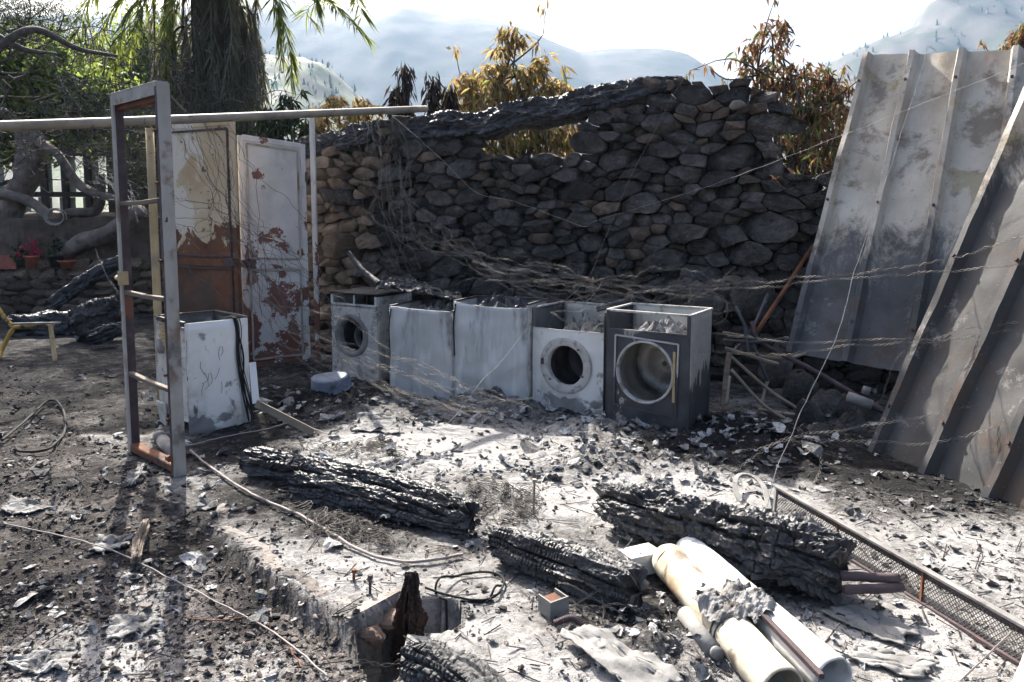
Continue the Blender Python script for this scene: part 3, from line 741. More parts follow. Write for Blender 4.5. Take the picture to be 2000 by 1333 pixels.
M['mountain_near'] = pmat('mountain_near', [(0.3, (0.05, 0.048, 0.03)), (0.5, (0.085, 0.08, 0.05)), (0.7, (0.13, 0.118, 0.08))], 0.03, 8, bump=0, layers=[dict(col=(0.11, 0.14, 0.06), scale=0.06, lo=0.45, hi=0.58), dict(col=(0.08, 0.1, 0.05), scale=0.25, lo=0.55, hi=0.62)])
r1 = ridge('mountain_far', 1150, ((-900, 140), (-400, 60), (0, 30), (300, 20), (560, -8), (640, 10), (720, 15), (800, 10), (860, 25), (920, 30), (985, 42), (1030, 55), (1100, 85), (1130, 97), (1200, 90), (1280, 92), (1320, 98), (1365, 130), (1420, 165), (1500, 210), (1600, 260), (2600, 380)), 540, (-1500, 1300), M['mountain'], 1.7, 0.02)
r2 = ridge('mountain_peak', 800, ((1100, 400), (1400, 290), (1500, 200), (1560, 160), (1620, 115), (1700, 76), (1760, 58), (1790, 44), (1806, 15), (1820, -6), (1870, -20), (1950, -14), (1972, 2), (2010, 12), (2100, 60), (2300, 30), (2700, 120), (3200, 300)), 380, (50, 2300), M['mountain'], 4.1, 0.06)
r3 = ridge('mountain_slope', 450, ((-600, -60), (0, 20), (300, 70), (500, 96), (600, 105), (640, 118), (690, 165), (730, 200), (780, 235), (840, 275), (950, 330), (1300, 410)), 230, (-1700, 400), M['mountain_near'], 7.7, 0.05)
def far_trees(name, grids, ks, mat, label, hs):
    rr = np.random.default_rng(5); parts = []; n0 = 0; VV, FF = [], []
    for (X, Y, Z), k, h in zip(grids, ks, hs):
        nu, nv = X.shape
        cnt = 0
        while cnt < k:
            a = rr.integers(2, nu - 2); b = int(nv * rr.uniform(.12, .68))
            if pnoise(X[a, b] / 40, Y[a, b] / 40, 3) < -0.05: continue
            hh = h * rr.uniform(.5, 1.2); w = hh * .28
            x, y, z = X[a, b] + rr.uniform(-2, 2), Y[a, b] + rr.uniform(-2, 2), Z[a, b]
            for lv, (z0, z1, wr) in enumerate(((.05, .55, 1), (.3, .8, .75), (.55, 1.05, .5))):
                base = len(VV)
                for q in range(5):
                    an = q / 5 * 6.283 + lv + a
                    wr2 = wr * rr.uniform(.6, 1.15)
                    VV.append((x + w * wr2 * math.cos(an), y + w * wr2 * math.sin(an), z + hh * z0))
                VV.append((x, y, z + hh * z1))
                for q in range(5): FF.append([base + q, base + (q + 1) % 5, base + 5])
            cnt += 1
    o = obj(name, VV, FF, mat)
    return tag(o, label, 'trees', kind='stuff')
M['leaf_far'] = leafmat('leaf_far', [(0.0, (0.05, 0.075, 0.03)), (1.0, (0.13, 0.16, 0.06))], 0.4)
far_trees('mountain_pines', (r1, r2, r3), (0, 1100, 1500), M['leaf_far'], 'pine woods scattered over the hazy mountain slopes', (6, 6, 3.6))
# ---------------------------------------------------------------- steel gate frame, door leaves and the standing door frame
def px_bar(p, q, w, h, up=(0, 0, 1)): return bar(p, q, w, h, up)
gate = thing('gate_frame', 'long cream pipe rail on steel posts running above the two metal doors', 'frame', (*D(610, 426, 8.0)[:2], 0))
go = np.array(gate.location)
pl, pr = D(-40, 245.5, 4.85), D(832, 213, 8.3)
pl = pl + (pl - pr) * .22
V, F = tube(smooth_path([pl, pl * .66 + pr * .34 + np.array([0, 0, -.012]), pr], 24), .036, 14)
obj('rail_pipe', V - go, F, M['cream_pipe'], gate, True)
yp_t, yp_b = D(292, 252, 5.95), D(318, 830, 5.75)
yp_b[2] = 0
V, F = tube(np.linspace(yp_b, yp_t, 6), .032, 12)
obj('post', V - go, F, M['yellow_paint'], gate, True)
wt, wb = D(609, 224, 8.0), D(622, 706, 8.0)
wb[2] = 0
V, F = bar(wb, wt, .05, .05, (0, 1, 0))
obj('post', V - go, F, M['door_white'], gate)

def door_leaf(name, label, bl, br, ht_l, ht_r, mat, rail_z, split, lock):
    """sheet-steel door leaf between ground points bl and br; folded frame, recessed panels, mid rail"""
    bl, br = np.array([*bl, 0.]), np.array([*br, 0.])
    w = np.linalg.norm(br - bl); ang = math.atan2(br[1] - bl[1], br[0] - bl[0])
    t = thing(name, label, 'door', bl, ang)
    h = ht_l
    sl = (ht_r - ht_l) / w
    def slab_(x0, x1, z0, z1, y0, th, nm, m=mat, warp=.004, nx=10, nz=18):
        xs = np.linspace(x0, x1, nx); zs = np.linspace(z0, z1, nz)
        Xg, Zg = np.meshgrid(xs, zs, indexing='ij')
        Zg = Zg + sl * Xg * (Zg / h)
        Yg = y0 + warp * fbm(Xg * 3 + len(label), Zg * 3, 4, 3)
        V, F = sheet(np.stack([Xg, Yg, Zg], -1), th)
        # sheet() grows along the surface normal: keep the front at y0
        return obj(nm, V, F, m, t)
    fr = .055
    slab_(fr, w - fr, .05, rail_z - .03, -.006, .004, 'lower_panel', warp=.010)
    slab_(fr, w - fr, rail_z + .03, h - fr, -.006, .004, 'upper_panel', warp=.010)
    for x, hh in ((fr / 2, h), (w - fr / 2, h + sl * w)):
        V, F = bar((x, 0, 0), (x, 0, hh - .01), fr, .036, (0, 1, 0)); obj('stile', V, F, mat, t)
    V, F = bar((fr, 0, rail_z + sl * fr * rail_z / h), (w - fr, 0, rail_z + sl * (w - fr) * rail_z / h), .03, .08); obj('mid_rail', V, F, mat, t)
    V, F = bar(np.array([fr, 0, h - fr / 2]), np.array([w - fr, 0, h - fr / 2 + sl * w]), .03, fr)
    obj('top_rail', V, F, mat, t)
    V, F = bar(np.array([fr, 0, .03]), np.array([w - fr, 0, .03]), .03, .06)
    obj('bottom_rail', V, F, mat, t)
    # pressed bead round each panel
    for z0, z1 in ((.09, rail_z - .06), (rail_z + .06, h - fr - .03)):
        q = [(fr + .03, z0), (w - fr - .03, z0 + sl * w * z0 / h), (w - fr - .03, z1 + sl * w * z1 / h), (fr + .03, z1)]
        parts = [bar((q[k][0], -.012, q[k][1]), (q[(k + 1) % 4][0], -.012, q[(k + 1) % 4][1]), .016, .02, (0, 0, 1) if k % 2 == 0 else (1, 0, 0)) for k in range(4)]
        V, F = join(parts); obj('panel_bead', V, F, M['galv'] if lock < 0 else M['rust_dark'], t)
    if lock:
        lx = w - .07 if lock > 0 else .04
        V, F = box((lx, -.045, rail_z + .01), (.12, .05, .07)); obj('lock_case', V, F, M['rust_dark'], t)
        V, F = tube([(lx - .1, -.05, rail_z + .02), (lx + .09, -.05, rail_z + .02)], .012, 8); obj('bolt', V, F, M['rust'], t)
    for z in (.45, h - .4):
        V, F = tube([(0 if lock > 0 else w, -.025, z - .05), (0 if lock > 0 else w, -.025, z + .05)], .014, 8); obj('hinge', V, F, M['rust_dark'], t)
    return t
dw = door_leaf('metal_door', 'white steel door leaf with flaking paint showing red primer patches', G(479, 722)[:2], G(606, 706)[:2], 2.38, 2.33, M['door_white'], 1.08, 0, -1)
bl, br = D(322, 426, 7.5)[:2], D(464, 426, 7.05)[:2]
dr = door_leaf('metal_door', 'ochre steel door leaf rusted brown and orange across its lower half', bl, br, 2.47, 2.47, M['door_rust'], 1.12, 0, 1)

FL, FR_ = G(262, 886), G(352, 930)
fd = FR_ - FL; fw = np.linalg.norm(fd); fang = math.atan2(fd[1], fd[0])
frame = thing('door_frame', 'tall narrow rusty steel door frame standing alone with three slim crossbars', 'door frame', FL, fang)
FHt = 2.32
def two_tone(c0, c1, w, h, up):
    V, F = bar(c0, c1, w, h, up); return V, F
# posts: pale angle outside, rust-dark channel inside (0.085 deep, seen from its side)
for x, nm in ((0.0, 'post'), (fw, 'post')):
    s = 1 if x == 0 else -1
    V, F = bar((x, 0, 0), (x, 0, FHt), .012, .072, (0, 1, 0)); obj('post', V, F, M['galv'], frame)
    V, F = bar((x + s * .012, .004, .02), (x + s * .012, .002, FHt - .03), .010, .062, (0, 1, 0)); obj('post_lining', V, F, M['rust_dark'], frame)
    V, F = bar((x + s * .020, -.031, .0), (x + s * .020, -.031, FHt - .02), .030, .012, (0, 1, 0)); obj('post_flange', V, F, M['galv'] if s > 0 else M['rust_dark'], frame)
V, F = bar((.008, 0, FHt), (fw - .008, 0, FHt + .005), .072, .012); obj('head_plate', V, F, M['galv'], frame)
V, F = bar((.014, -.031, FHt - .035), (fw - .014, -.031, FHt - .03), .010, .075); obj('head_flange', V, F, M['galv'], frame)
V, F = bar((.03, .010, FHt - .075), (fw - .03, .010, FHt - .07), .05, .055); obj('head_lining', V, F, M['rust'], frame)
V, F = bar((.02, 0, .05), (fw - .02, 0, .045), .07, .05); obj('sill_bar', V, F, M['rust'], frame)
for z0, z1 in ((1.64, 1.655), (1.075, 1.07), (.545, .52)):
    P = np.array([(.03, -.01, z0), (fw * .5, -.012, (z0 + z1) / 2 - .006), (fw - .03, -.01, z1)])
    V, F = join([bar(P[0], P[1], .034, .026), bar(P[1], P[2], .034, .026)]); obj('crossbar', V, F, M['wood_old'], frame)
lk = obj('lock_box', *box((.040, -.03, 1.165), (.03, .055, .085)), M['yellow_paint'], frame)
V, F = tube([(-.03, -.035, 1.165), (.05, -.035, 1.165)], .02, 10); obj('lock_knob', V, F, M['yellow_paint'], lk, True)
for z in (.1, .35, .62, .95, 1.3, 1.75, 2.05):
    V, F = tube([(fw - .03, -.055, z), (fw - .03, -.035, z)], .009, 8); obj('bolt_head', V, F, M['rust'], frame)
V, F = tube([(fw + .004, -.07, .13), (fw + .03, -.07, .13)], .02, 6); obj('bolt_head', V, F, M['rust'], frame)
V, F = tube([(fw + .005, -.02, 1.53), (fw + .04, -.03, 1.53), (fw + .075, -.045, 1.55)], .006, 6); obj('hook', V, F, M['wire_dark'], frame)
V, F = tube([(fw - .02, .04, FHt - .06), (fw + .06, .1, FHt - .16)], .007, 6); obj('hook', V, F, M['wood_old'], frame)

# ---------------------------------------------------------------- burnt-out washing machines
def hole_panel(w, z0, z1, cx, cz, r, th, bow=0.02, N=72, rad=10, warp=.003, seed=0.0, rz=None):
    """sheet with a round (or oval) hole; front at y=0 bowing to -y"""
    rz = rz or r
    th_ = np.linspace(0, 2 * np.pi, N, endpoint=False)
    P = []
    for a in th_:
        c, s = math.cos(a), math.sin(a)
        tx = ((w / 2 - cx) if c > 0 else (w / 2 + cx)) / max(abs(c), 1e-6)
        tz = ((z1 - cz) if s > 0 else (cz - z0)) / max(abs(s), 1e-6)
        R = min(tx, tz)
        inner = np.array([cx + r * c, cz + rz * s]); outer = np.array([cx + R * c, cz + R * s])
        P.append([inner + (outer - inner) * k / (rad - 1) for k in range(rad)])
    P = np.array(P)
    # snap the nearest spokes onto the corners
    for qx, qz in ((w / 2, z1), (-w / 2, z1), (w / 2, z0), (-w / 2, z0)):
        k = np.argmin(np.hypot(P[:, -1, 0] - qx, P[:, -1, 1] - qz))
        inner = P[k, 0].copy()
        P[k] = [inner + (np.array([qx, qz]) - inner) * q / (rad - 1) for q in range(rad)]
    Y = -bow * (1 - (P[..., 0] / (w / 2)) ** 2) + warp * fbm(P[..., 0] * 5 + seed, P[..., 1] * 5, seed, 3)
    S = np.stack([P[..., 0], Y, P[..., 1]], -1)
    m = N * rad
    V = np.concatenate([S.reshape(-1, 3), (S + np.array([0, th, 0])).reshape(-1, 3)])
    F = grid_faces(N, rad, True)
    F = F + [[m + f[3], m + f[2], m + f[1], m + f[0]] for f in F]
    for i in range(N):
        j = (i + 1) % N
        F.append([i * rad, j * rad, m + j * rad, m + i * rad]); F.append([j * rad + rad - 1, i * rad + rad - 1, m + i * rad + rad - 1, m + j * rad + rad - 1])
    return V, F
def ring(cx, cz, r0, r1, y0, y1, bow_at, N=56, prof=None, rzs=1.0):
    """lathe-like door surround; prof list of (radius, y)"""
    prof = prof or [(r0, y1), (r0, y0), (r0 + (r1 - r0) * .3, y0 - .012), (r1 - (r1 - r0) * .2, y0 - .008), (r1, y0 + .006)]
    P = np.array([[[cx + r * math.cos(a), bow_at + y, cz + r * rzs * math.sin(a)] for r, y in prof] for a in np.linspace(0, 2 * np.pi, N, endpoint=False)])
    V = P.reshape(-1, 3)
    return V, grid_faces(N, len(prof), True)
def flat(x0, x1, z0, z1, y, th, warp=.004, bow=0.0, seed=0.0, axis_='x', nx=14, nz=14, topdip=0.0):
    xs, zs = np.linspace(x0, x1, nx), np.linspace(z0, z1, nz)
    Xg, Zg = np.meshgrid(xs, zs, indexing='ij')
    u = (Xg - x0) / (x1 - x0) * 2 - 1
    Zg = Zg - topdip * (1 - (u - .4) ** 2 / 1.96) * sstep(.6, 1, (Zg - z0) / (z1 - z0))
    Y = y - bow * (1 - u ** 2) + warp * fbm(Xg * 4 + seed, Zg * 4, seed * 1.7, 3)
    S = np.stack([Xg, Y, Zg], -1) if axis_ == 'x' else np.stack([Y, Xg, Zg], -1)
    V, F = sheet(S, th)
    return V, F
def ash_heap(w, d, z, h, seed):
    n = 34
    X, Y = np.meshgrid(np.linspace(-w / 2, w / 2, n), np.linspace(-d / 2, d / 2, n), indexing='ij')
    r = 1 - np.clip((X / (w / 2)) ** 2 + (Y / (d / 2)) ** 2, 0, 1)
    Z = z + h * r ** .7 * (0.75 + 0.7 * fbm(X * 14 + seed, Y * 14, seed, 4)) - .02
    return np.stack([X, Y, Z], -1).reshape(-1, 3), grid_faces(n, n)
def washer(label, pl_, pr_, h, kind, ms, depth=.52, lean=(0, 0), group='row of burnt washing machines'):
    pl_, pr_ = np.asarray(pl_), np.asarray(pr_)
    mid = (pl_ + pr_) / 2; w = np.linalg.norm(pr_ - pl_); ang = math.atan2(pr_[1] - pl_[1], pr_[0] - pl_[0])
    t = thing('washing_machine', label, 'washing machine', (mid[0], mid[1], float(gz(mid[0], mid[1])) - .03), ang, group)
    t.rotation_euler = (lean[0], lean[1], ang)
    return t, w
def shell(t, w, d, h, mside, mback, seed, th=.006, backh=None, mleft=None):
    V, F = flat(0.006, d, .0, h, -w / 2, th, .006, seed=seed, axis_='y'); obj('side_panel', V, F, mleft or mside, t, True)
    V, F = flat(0.006, d, .0, h, w / 2, th, .006, seed=seed + 3, axis_='y'); obj('side_panel', V, F, mside, t, True)
    V, F = flat(-w / 2 + .006, w / 2 - .006, .0, backh or h, d - .006, th, .006, seed=seed + 5); obj('back_panel', V, F, mback, t, True)
def rim(t, w, d, h, m, front=True, y0=.004):
    q = [(-w / 2, d), (w / 2, d)]
    parts = [bar((-w / 2, y0, h), (-w / 2, d, h), .018, .014), bar((w / 2, y0, h), (w / 2, d, h), .018, .014), bar((-w / 2, d - .002, h), (w / 2, d - .002, h), .018, .013)]
    if front: parts.append(bar((-w / 2, y0, h), (w / 2, y0, h - .004), .018, .016))
    V, F = join(parts); return obj('top_rim', V, F, m, t)
def drum(t, cx, cz, r, y0, y1, m, lines=3):
    N, rows = 64, []
    for a in np.linspace(0, 2 * np.pi, N, endpoint=False):
        row = []
        for k in range(14):
            y = y0 + (y1 - y0) * k / 13
            rr = r * (1 - .02 * (k % 3 == 0)) + (.012 if k in (5, 6, 7) else 0)
            row.append((cx + rr * math.cos(a), y, cz + rr * math.sin(a)))
        row.append((cx + r * .5 * math.cos(a), y1 - .03, cz + r * .5 * math.sin(a))); row.append((cx + .02 * math.cos(a), y1 - .03, cz + .02 * math.sin(a)))
        rows.append(row)
    rows = np.array(rows)
    dr_ = obj('drum', rows.reshape(-1, 3), grid_faces(N, 16, True), m, t, True)
    return dr_

# 1: oval hole, gap below the lid
t, w = washer('scorched washing machine with round porthole and open slot under its lid, beside the white door', G(650, 738)[:2], G(739, 752)[:2], .84, 0, None, lean=(0, 0))
V, F = hole_panel(w, .0, .70, -.02, .42, .155, .006, .025, seed=1.0); obj('front_panel', V, F, M['enamel_dirty'], t, True)
shell(t, w, .5, .80, M['enamel_dirty'], M['interior'], 1.0)
V, F = ring(-.02, .42, .152, .215, 0, .06, -.022); obj('door_ring', V, F, M['plain_grey'], t, True)
drum(t, -.02, .42, .2, .08, .4, M['steel_dark'])
V, F = ring(-.01, .39, .1, .125, .14, .2, 0); obj('drum_rib', V, F, M['plain_grey'], t, True)
V, F = flat(-w / 2 - .005, w / 2 + .005, -.004, .5, 0, .012, .01, seed=4); V = V[:, [0, 2, 1]]; V[:, 2] += .815; obj('lid', V, F, M['char_grey'], t, True)
V, F = join([bar((-w / 2 + .02, .004, .712), (w / 2 - .02, .004, .712), .02, .02), bar((-w / 2 + .015, .004, .71), (-w / 2 + .015, .004, .8), .03, .02, (0, 1, 0)), bar((w / 2 - .015, .004, .71), (w / 2 - .015, .004, .8), .03, .02, (0, 1, 0)), bar((0, .01, .71), (0, .01, .8), .02, .01, (0, 1, 0))])
obj('fascia_frame', V, F, M['enamel_dirty'], t)
# 2 and 3: plain zinc backs
for lab, a, b, h, sd, dip, lean in (('bare zinc washing machine casing, streaked, with dark charred edge beside the porthole machine', (764, 770), (884, 786), .80, 2.0, .0, (0.03, 0.02)),
                               ('bare zinc washing machine casing with dented dipping top edge, third from the white door', (887, 787), (1030, 801), .80, 5.0, .035, (-.01, 0))):
    t, w = washer(lab, G(*a)[:2], G(*b)[:2], h, 1, None, lean=lean)
    V, F = flat(-w / 2, w / 2, 0, h, 0, .006, .018, .03, sd, nx=26, nz=26, topdip=dip); obj('front_panel', V, F, M['zinc'], t, True)
    shell(t, w, .5, h, M['enamel_dirty'], M['interior'], sd)
    rim(t, w, .5, h, M['char_grey'], False)
    V, F = ash_heap(w * .92, .46, h - .10, .15, sd); V[:, 1] += .25; obj('ash_filling', V, F, M['char_grey'] if sd < 3 else M['char'], t)
    V, F = tube(smooth_path([(-w / 2 + .02, -.01, h - .02), (-w / 2 + .012, -.03, h - .2), (-w / 2 + .02, -.03, h - .45)], 10), .006, 6); obj('burnt_cable', V, F, M['black'], t)
# 4: cream front with round hole, front panel lower than the casing
t, w = washer('cream washing machine with round empty porthole and ash heaped in its open top', G(1040, 796)[:2], G(1177, 818)[:2], .83, 2, None)
V, F = hole_panel(w, .03, .685, 0.0, .40, .165, .006, .03, seed=8.0); obj('front_panel', V, F, M['enamel'], t, True)
shell(t, w, .52, .84, M['interior'], M['interior_pale'], 7.0)
V, F = ring(0, .40, .160, .232, 0, .05, -.028, prof=[(.16, .05), (.16, -.002), (.168, -.008), (.2, -.004), (.222, -.008), (.232, .004)]); obj('door_ring', V, F, M['enamel_dirty'], t, True)
V, F = box((-.2, -.045, .42), (.02, .012, .05)); obj('hinge_plate', V, F, M['rust_dark'], t)
drum(t, 0, .4, .21, .07, .42, M['steel_dark'])
rim(t, w, .52, .84, M['enamel_dirty'], False, .06)
V, F = ash_heap(w * .8, .34, .62, .17, 3); V[:, 1] += .26; V[:, 0] += .06; obj('ash_filling', V, F, M['ash'], t)
V, F = join([bar((-w / 2 + .02, .01, .012), (w / 2 - .02, .01, .02), .02, .03)]); obj('kick_plate', V, F, M['enamel_dirty'], t)
for x, z in ((.16, .33), (-.13, .28), (.12, .54)):
    V, F = tube([(x, -.046, z), (x, -.03, z)], .007, 8); obj('screw', V, F, M['rust_dark'], t)
# 5: dark dryer with big round hole and pale drum
t, w = washer('blackened tumble dryer with large opening showing a pale drum, at the row end', G(1183, 834)[:2], G(1344, 860)[:2], .85, 3, None)
V, F = hole_panel(w, .0, .72, -.015, .43, .205, .006, .006, seed=12.0, rz=.215); obj('front_panel', V, F, M['steel_dark'], t, True)
shell(t, w, .48, .86, M['steel_peel'], M['interior_pale'], 11.0, mleft=M['steel_dark'])
rim(t, w, .48, .862, M['enamel_dirty'])
V, F = join([bar((-w / 2 + .012, .0, .71), (-w / 2 + .012, .0, .86), .024, .02, (0, 1, 0)), bar((w / 2 - .012, .0, .71), (w / 2 - .012, .0, .86), .024, .02, (0, 1, 0)), bar((-w / 2 + .02, -.002, .722), (w / 2 - .02, -.002, .722), .012, .016)])
obj('fascia_frame', V, F, M['steel_dark'], t)
q = [(-.245, .17), (.225, .13), (.235, .655), (-.24, .685)]
V, F = join([bar((q[k][0], -.014, q[k][1]), (q[(k + 1) % 4][0], -.014, q[(k + 1) % 4][1]), .010, .012, (0, 0, 1) if k % 2 == 0 else (1, 0, 0)) for k in range(4)])
obj('door_seal_frame', V, F, M['steel_peel'], t)
V, F = ring(-.015, .43, .203, .222, -.004, .03, -.004, rzs=1.05); obj('door_ring', V, F, M['enamel_dirty'], t, True)
dd = drum(t, 0, .43, .235, .03, .40, M['drum'])
V, F = join([box((.208, -.014, .42), (.018, .012, .36))]); obj('latch_strip', V, F, M['yellow_paint'], t)
V, F = flat(-.04, .04, -.1, .1, 0, .004, 0); V = V @ Matrix.Rotation(-.9, 3, 'Z').transposed(); V = np.array(V) + np.array([.13, .2, .43]); vent = obj('vent_plate', V, F, M['drum'], dd)
hp = []
for i in range(5):
    for j in range(9):
        hp.append(box((.13 + (-.03 + i * .015) * math.cos(-.9), .2 + (-.03 + i * .015) * math.sin(-.9) - .004, .35 + j * .018), (.008, .008, .009)))
V, F = join(hp); tag(obj('vent_holes', V, F, M['black'], dd), kind='stuff')
V, F = ash_heap(w * .62, .26, .72, .10, 9); V[:, 1] += .16; V[:, 0] += .06; obj('ash_filling', V, F, M['ash'], t)
# 0: dismantled machine standing by the door frame, seen at its corner
A_, B_, C_ = G(370, 853)[:2], G(487, 838)[:2], None
t = thing('washing_machine', 'gutted washing machine with clean white side panel, standing behind the door frame', 'washing machine', (A_[0], A_[1], -.02), math.radians(45))
w0 = .46
V, F = flat(0, w0, .0, .83, 0, .006, .007, .01, 21); obj('side_panel', V, F, M['enamel'], t, True)
V, F = hole_panel(.56, .12, .80, .05, .38, .075, .006, .012, seed=22.0, warp=.012, rz=.1); V = np.stack([V[:, 1], .28 - V[:, 0], V[:, 2]], 1); obj('front_panel', V, F, M['enamel_dirty'], t, True)
V, F = flat(.006, .56, .0, .80, w0, .006, .006, seed=24, axis_='y'); obj('back_panel', V, F, M['interior'], t, True)
V, F = flat(.006, w0 - .006, .0, .82, .56, .006, .006, seed=26); obj('side_panel', V, F, M['interior'], t, True)
V, F = join([bar((0, .0, .835), (0, .56, .83), .02, .014), bar((w0, 0, .835), (w0, .56, .83), .02, .014), bar((0, .56, .832), (w0, .56, .832), .02, .013)]); obj('top_rim', V, F, M['char_grey'], t)
V, F = ash_heap(w0 * .95, .5, .64, .08, 5); V += np.array([w0 / 2, .29, 0]); obj('ash_filling', V, F, M['char'], t)
V, F = tube([(-.03, .43, .62), (.03, .43, .62)], .055, 20); obj('dial_housing', V, F, M['plain_grey'], t, True)
for k in range(6):
    for q in range(4):
        pass
V, F = join([box((-.012, .46 + .055 * (k % 2) * .5 + .055 * q - .16, .78 - .028 * k), (.012, .05, .022)) for k in range(6) for q in range(3)]); obj('melted_grille', V, F, M['yellow_paint'], t)
V, F = flat(.0, .16, -.06, .2, -.012, .01, .02, seed=31, axis_='y'); V[:, 1] += .36; obj('melted_skirt', V, F, M['enamel_dirty'], t, True)
rc = np.random.default_rng(8)
cb = []
for k in range(7):
    x = w0 * rc.uniform(.72, .84)
    cb.append(tube(smooth_path([(x, .1, .83), (x, -.012, .845), (x + .02, -.02, .75), (x + rc.uniform(.0, .06), -.022, .55), (x + rc.uniform(.03, .1), -.025, .3), (x + rc.uniform(.06, .14), -.05, .06)], 30), rc.uniform(.003, .007), 5))
V, F = join(cb); obj('burnt_cables', V, F, M['black'], t)
# black scrapes on the white side
sm = []
for k in range(9):
    x, z = rc.uniform(.08, .3), rc.uniform(.3, .65)
    sm.append(tube(smooth_path([(x, -.021, z), (x + rc.uniform(-.02, .02), -.022, z - rc.uniform(.03, .07)), (x + rc.uniform(-.05, .03), -.021, z - rc.uniform(.06, .12))], 6), .0016, 4))
V, F = join(sm); obj('soot_scrapes', V, F, M['black'], t)
# ---------------------------------------------------------------- leaning box-rib metal sheets
def rib_sheet(label, BL, BR, TL, TR, nribs, rib_w, rib_h, mat, seed, first=0.02, noise_amp=.022):
    BL, BR, TL, TR = map(np.asarray, (BL, BR, TL, TR))
    t = thing('metal_sheet', label, 'metal sheet', BL)
    Wd = np.linalg.norm(BR - BL)
    us, hs = [0.0], [0.0]
    pitch = 1.0 / nribs
    us, hs = [], []
    for k in range(nribs):
        u0 = k * pitch + first * pitch
        rw_ = rib_w / Wd; s_ = rw_ * .28
        for du, hh in ((0, 0), (s_, rib_h), (rw_ - s_, rib_h), (rw_, 0)):
            us.append(u0 + du); hs.append(hh)
        for q in (1, 2, 3, 4, 5):
            us.append(u0 + rw_ + (pitch - rw_) * q / 6); hs.append(.0015 if q in (2, 4) else 0.0)
    us.append(1.0); hs.append(0)
    us, hs = np.array(us), np.array(hs)
    vs_ = np.linspace(0, 1, 60)
    U, Vv = np.meshgrid(us, vs_, indexing='ij')
    P = ((1 - U) * (1 - Vv))[..., None] * BL + (U * (1 - Vv))[..., None] * BR + ((1 - U) * Vv)[..., None] * TL + (U * Vv)[..., None] * TR
    nrm = np.cross(BR - BL, TL - BL); nrm /= np.linalg.norm(nrm)
    if nrm @ (np.array([0, 0, 1.5]) - BL) < 0: nrm = -nrm
    H_ = np.interp(U, us, hs)
    idx = np.searchsorted(us, U)
    Hm = np.broadcast_to(hs[:, None], U.shape)
    P = P + nrm * (Hm + noise_amp * fbm(U * 4 + seed, Vv * 5, seed, 4) + .05 * np.sin(Vv * 2.6 + seed) * .4)[..., None]
    V, F = sheet(P, .002)
    o = obj('rib_panel', V - BL, F, mat, t, True)
    # crisp folds
    o.data.set_sharp_from_angle(angle=math.radians(28))
    # bolts along one rib
    for v in (.12, .5, .9):
        for k in range(nribs):
            i = k * 9 + 1; j = int(v * 59)
            if i < len(us):
                c = (P[i, j] + P[i + 1, j]) / 2
                Vb, Fb = tube([c - BL, c + nrm * .012 - BL], .012, 7); obj('bolt_head', Vb, Fb, M['rust_dark'], t)
    return t, P, nrm
def sheet_mat(name, zlo, zhi, c1=(0.035, 0.036, 0.041), c2=(0.1, 0.102, 0.11)):
    return pmat(name, [(0.3, (0.37, 0.325, 0.265)), (0.7, (0.54, 0.5, 0.43))], 2.5, rough=0.65, metal=0.1, bump=0.25, bscale=50, bdist=0.004,
        layers=[dict(col=(0.3, 0.2, 0.12), scale=1.6, lo=0.5, hi=0.7, amt=0.4, stretch=(3, 3, .35)), dict(col=(0.27, 0.23, 0.12), scale=3, lo=0.58, hi=0.64, amt=0.6),
                dict(col=c1, col2=c2, cscale=3.0, scale=1.9, lo=0.40, hi=0.64, band=(2, zhi, zlo, 0.6), stretch=(1.8, 1.8, .7), nr=0.78, amt=.93, dist=.6),
                dict(col=(0.085, 0.055, 0.038), scale=2.6, lo=0.52, hi=0.64, amt=0.65, nr=.7), dict(col=(0.2, 0.19, 0.18), scale=3.2, lo=0.585, hi=0.65, nr=0.78, amt=.7), dict(col=(0.2, 0.195, 0.185), scale=45, lo=0.64, hi=0.7, amt=.6), dict(col=(0.02, 0.02, 0.022), scale=30, lo=0.66, hi=0.7, amt=0.7)])
M['sheet_a'] = sheet_mat('sheet_a', .2, 1.75)
M['sheet_b'] = sheet_mat('sheet_b', 1.1, 2.9, (0.016, 0.017, 0.02), (0.05, 0.052, 0.058))  # soot colours darkened further to stand in for shade on the front sheet
BLa, BRa = D(1536, 690, 6.15), D(1770, 772, 5.5)
TLa = D(1686, 108, 6.75)
ua = BRa - BLa; ua[2] = 0
BRa = BLa + ua * 1.9 + np.array([0, 0, -.06]); TRa = D(2090, 90, (TLa + ua * 1.75)[1])
rib_sheet('back one of two leaning ribbed metal sheets, pale above with sooty lower end', BLa, BRa, TLa, TRa, 4, .10, .065, M['sheet_a'], 1.3, 0.0)
BLb, BRb = G(1693, 884, -.02), G(2010, 1010, -.02)
ub = BRb - BLb
TLb = D(2003, 185, 4.95); TLb = BLb + (TLb - BLb) * 1.12
BRb = BLb + ub * 1.5; TRb = TLb + ub * 1.5
rib_sheet('front one of two leaning ribbed metal sheets, soot-stained and coloured darker for shade, bottom edge in the ash', BLb, BRb, TLb, TRb, 4, .10, .065, M['sheet_b'], 4.4, 0.0)
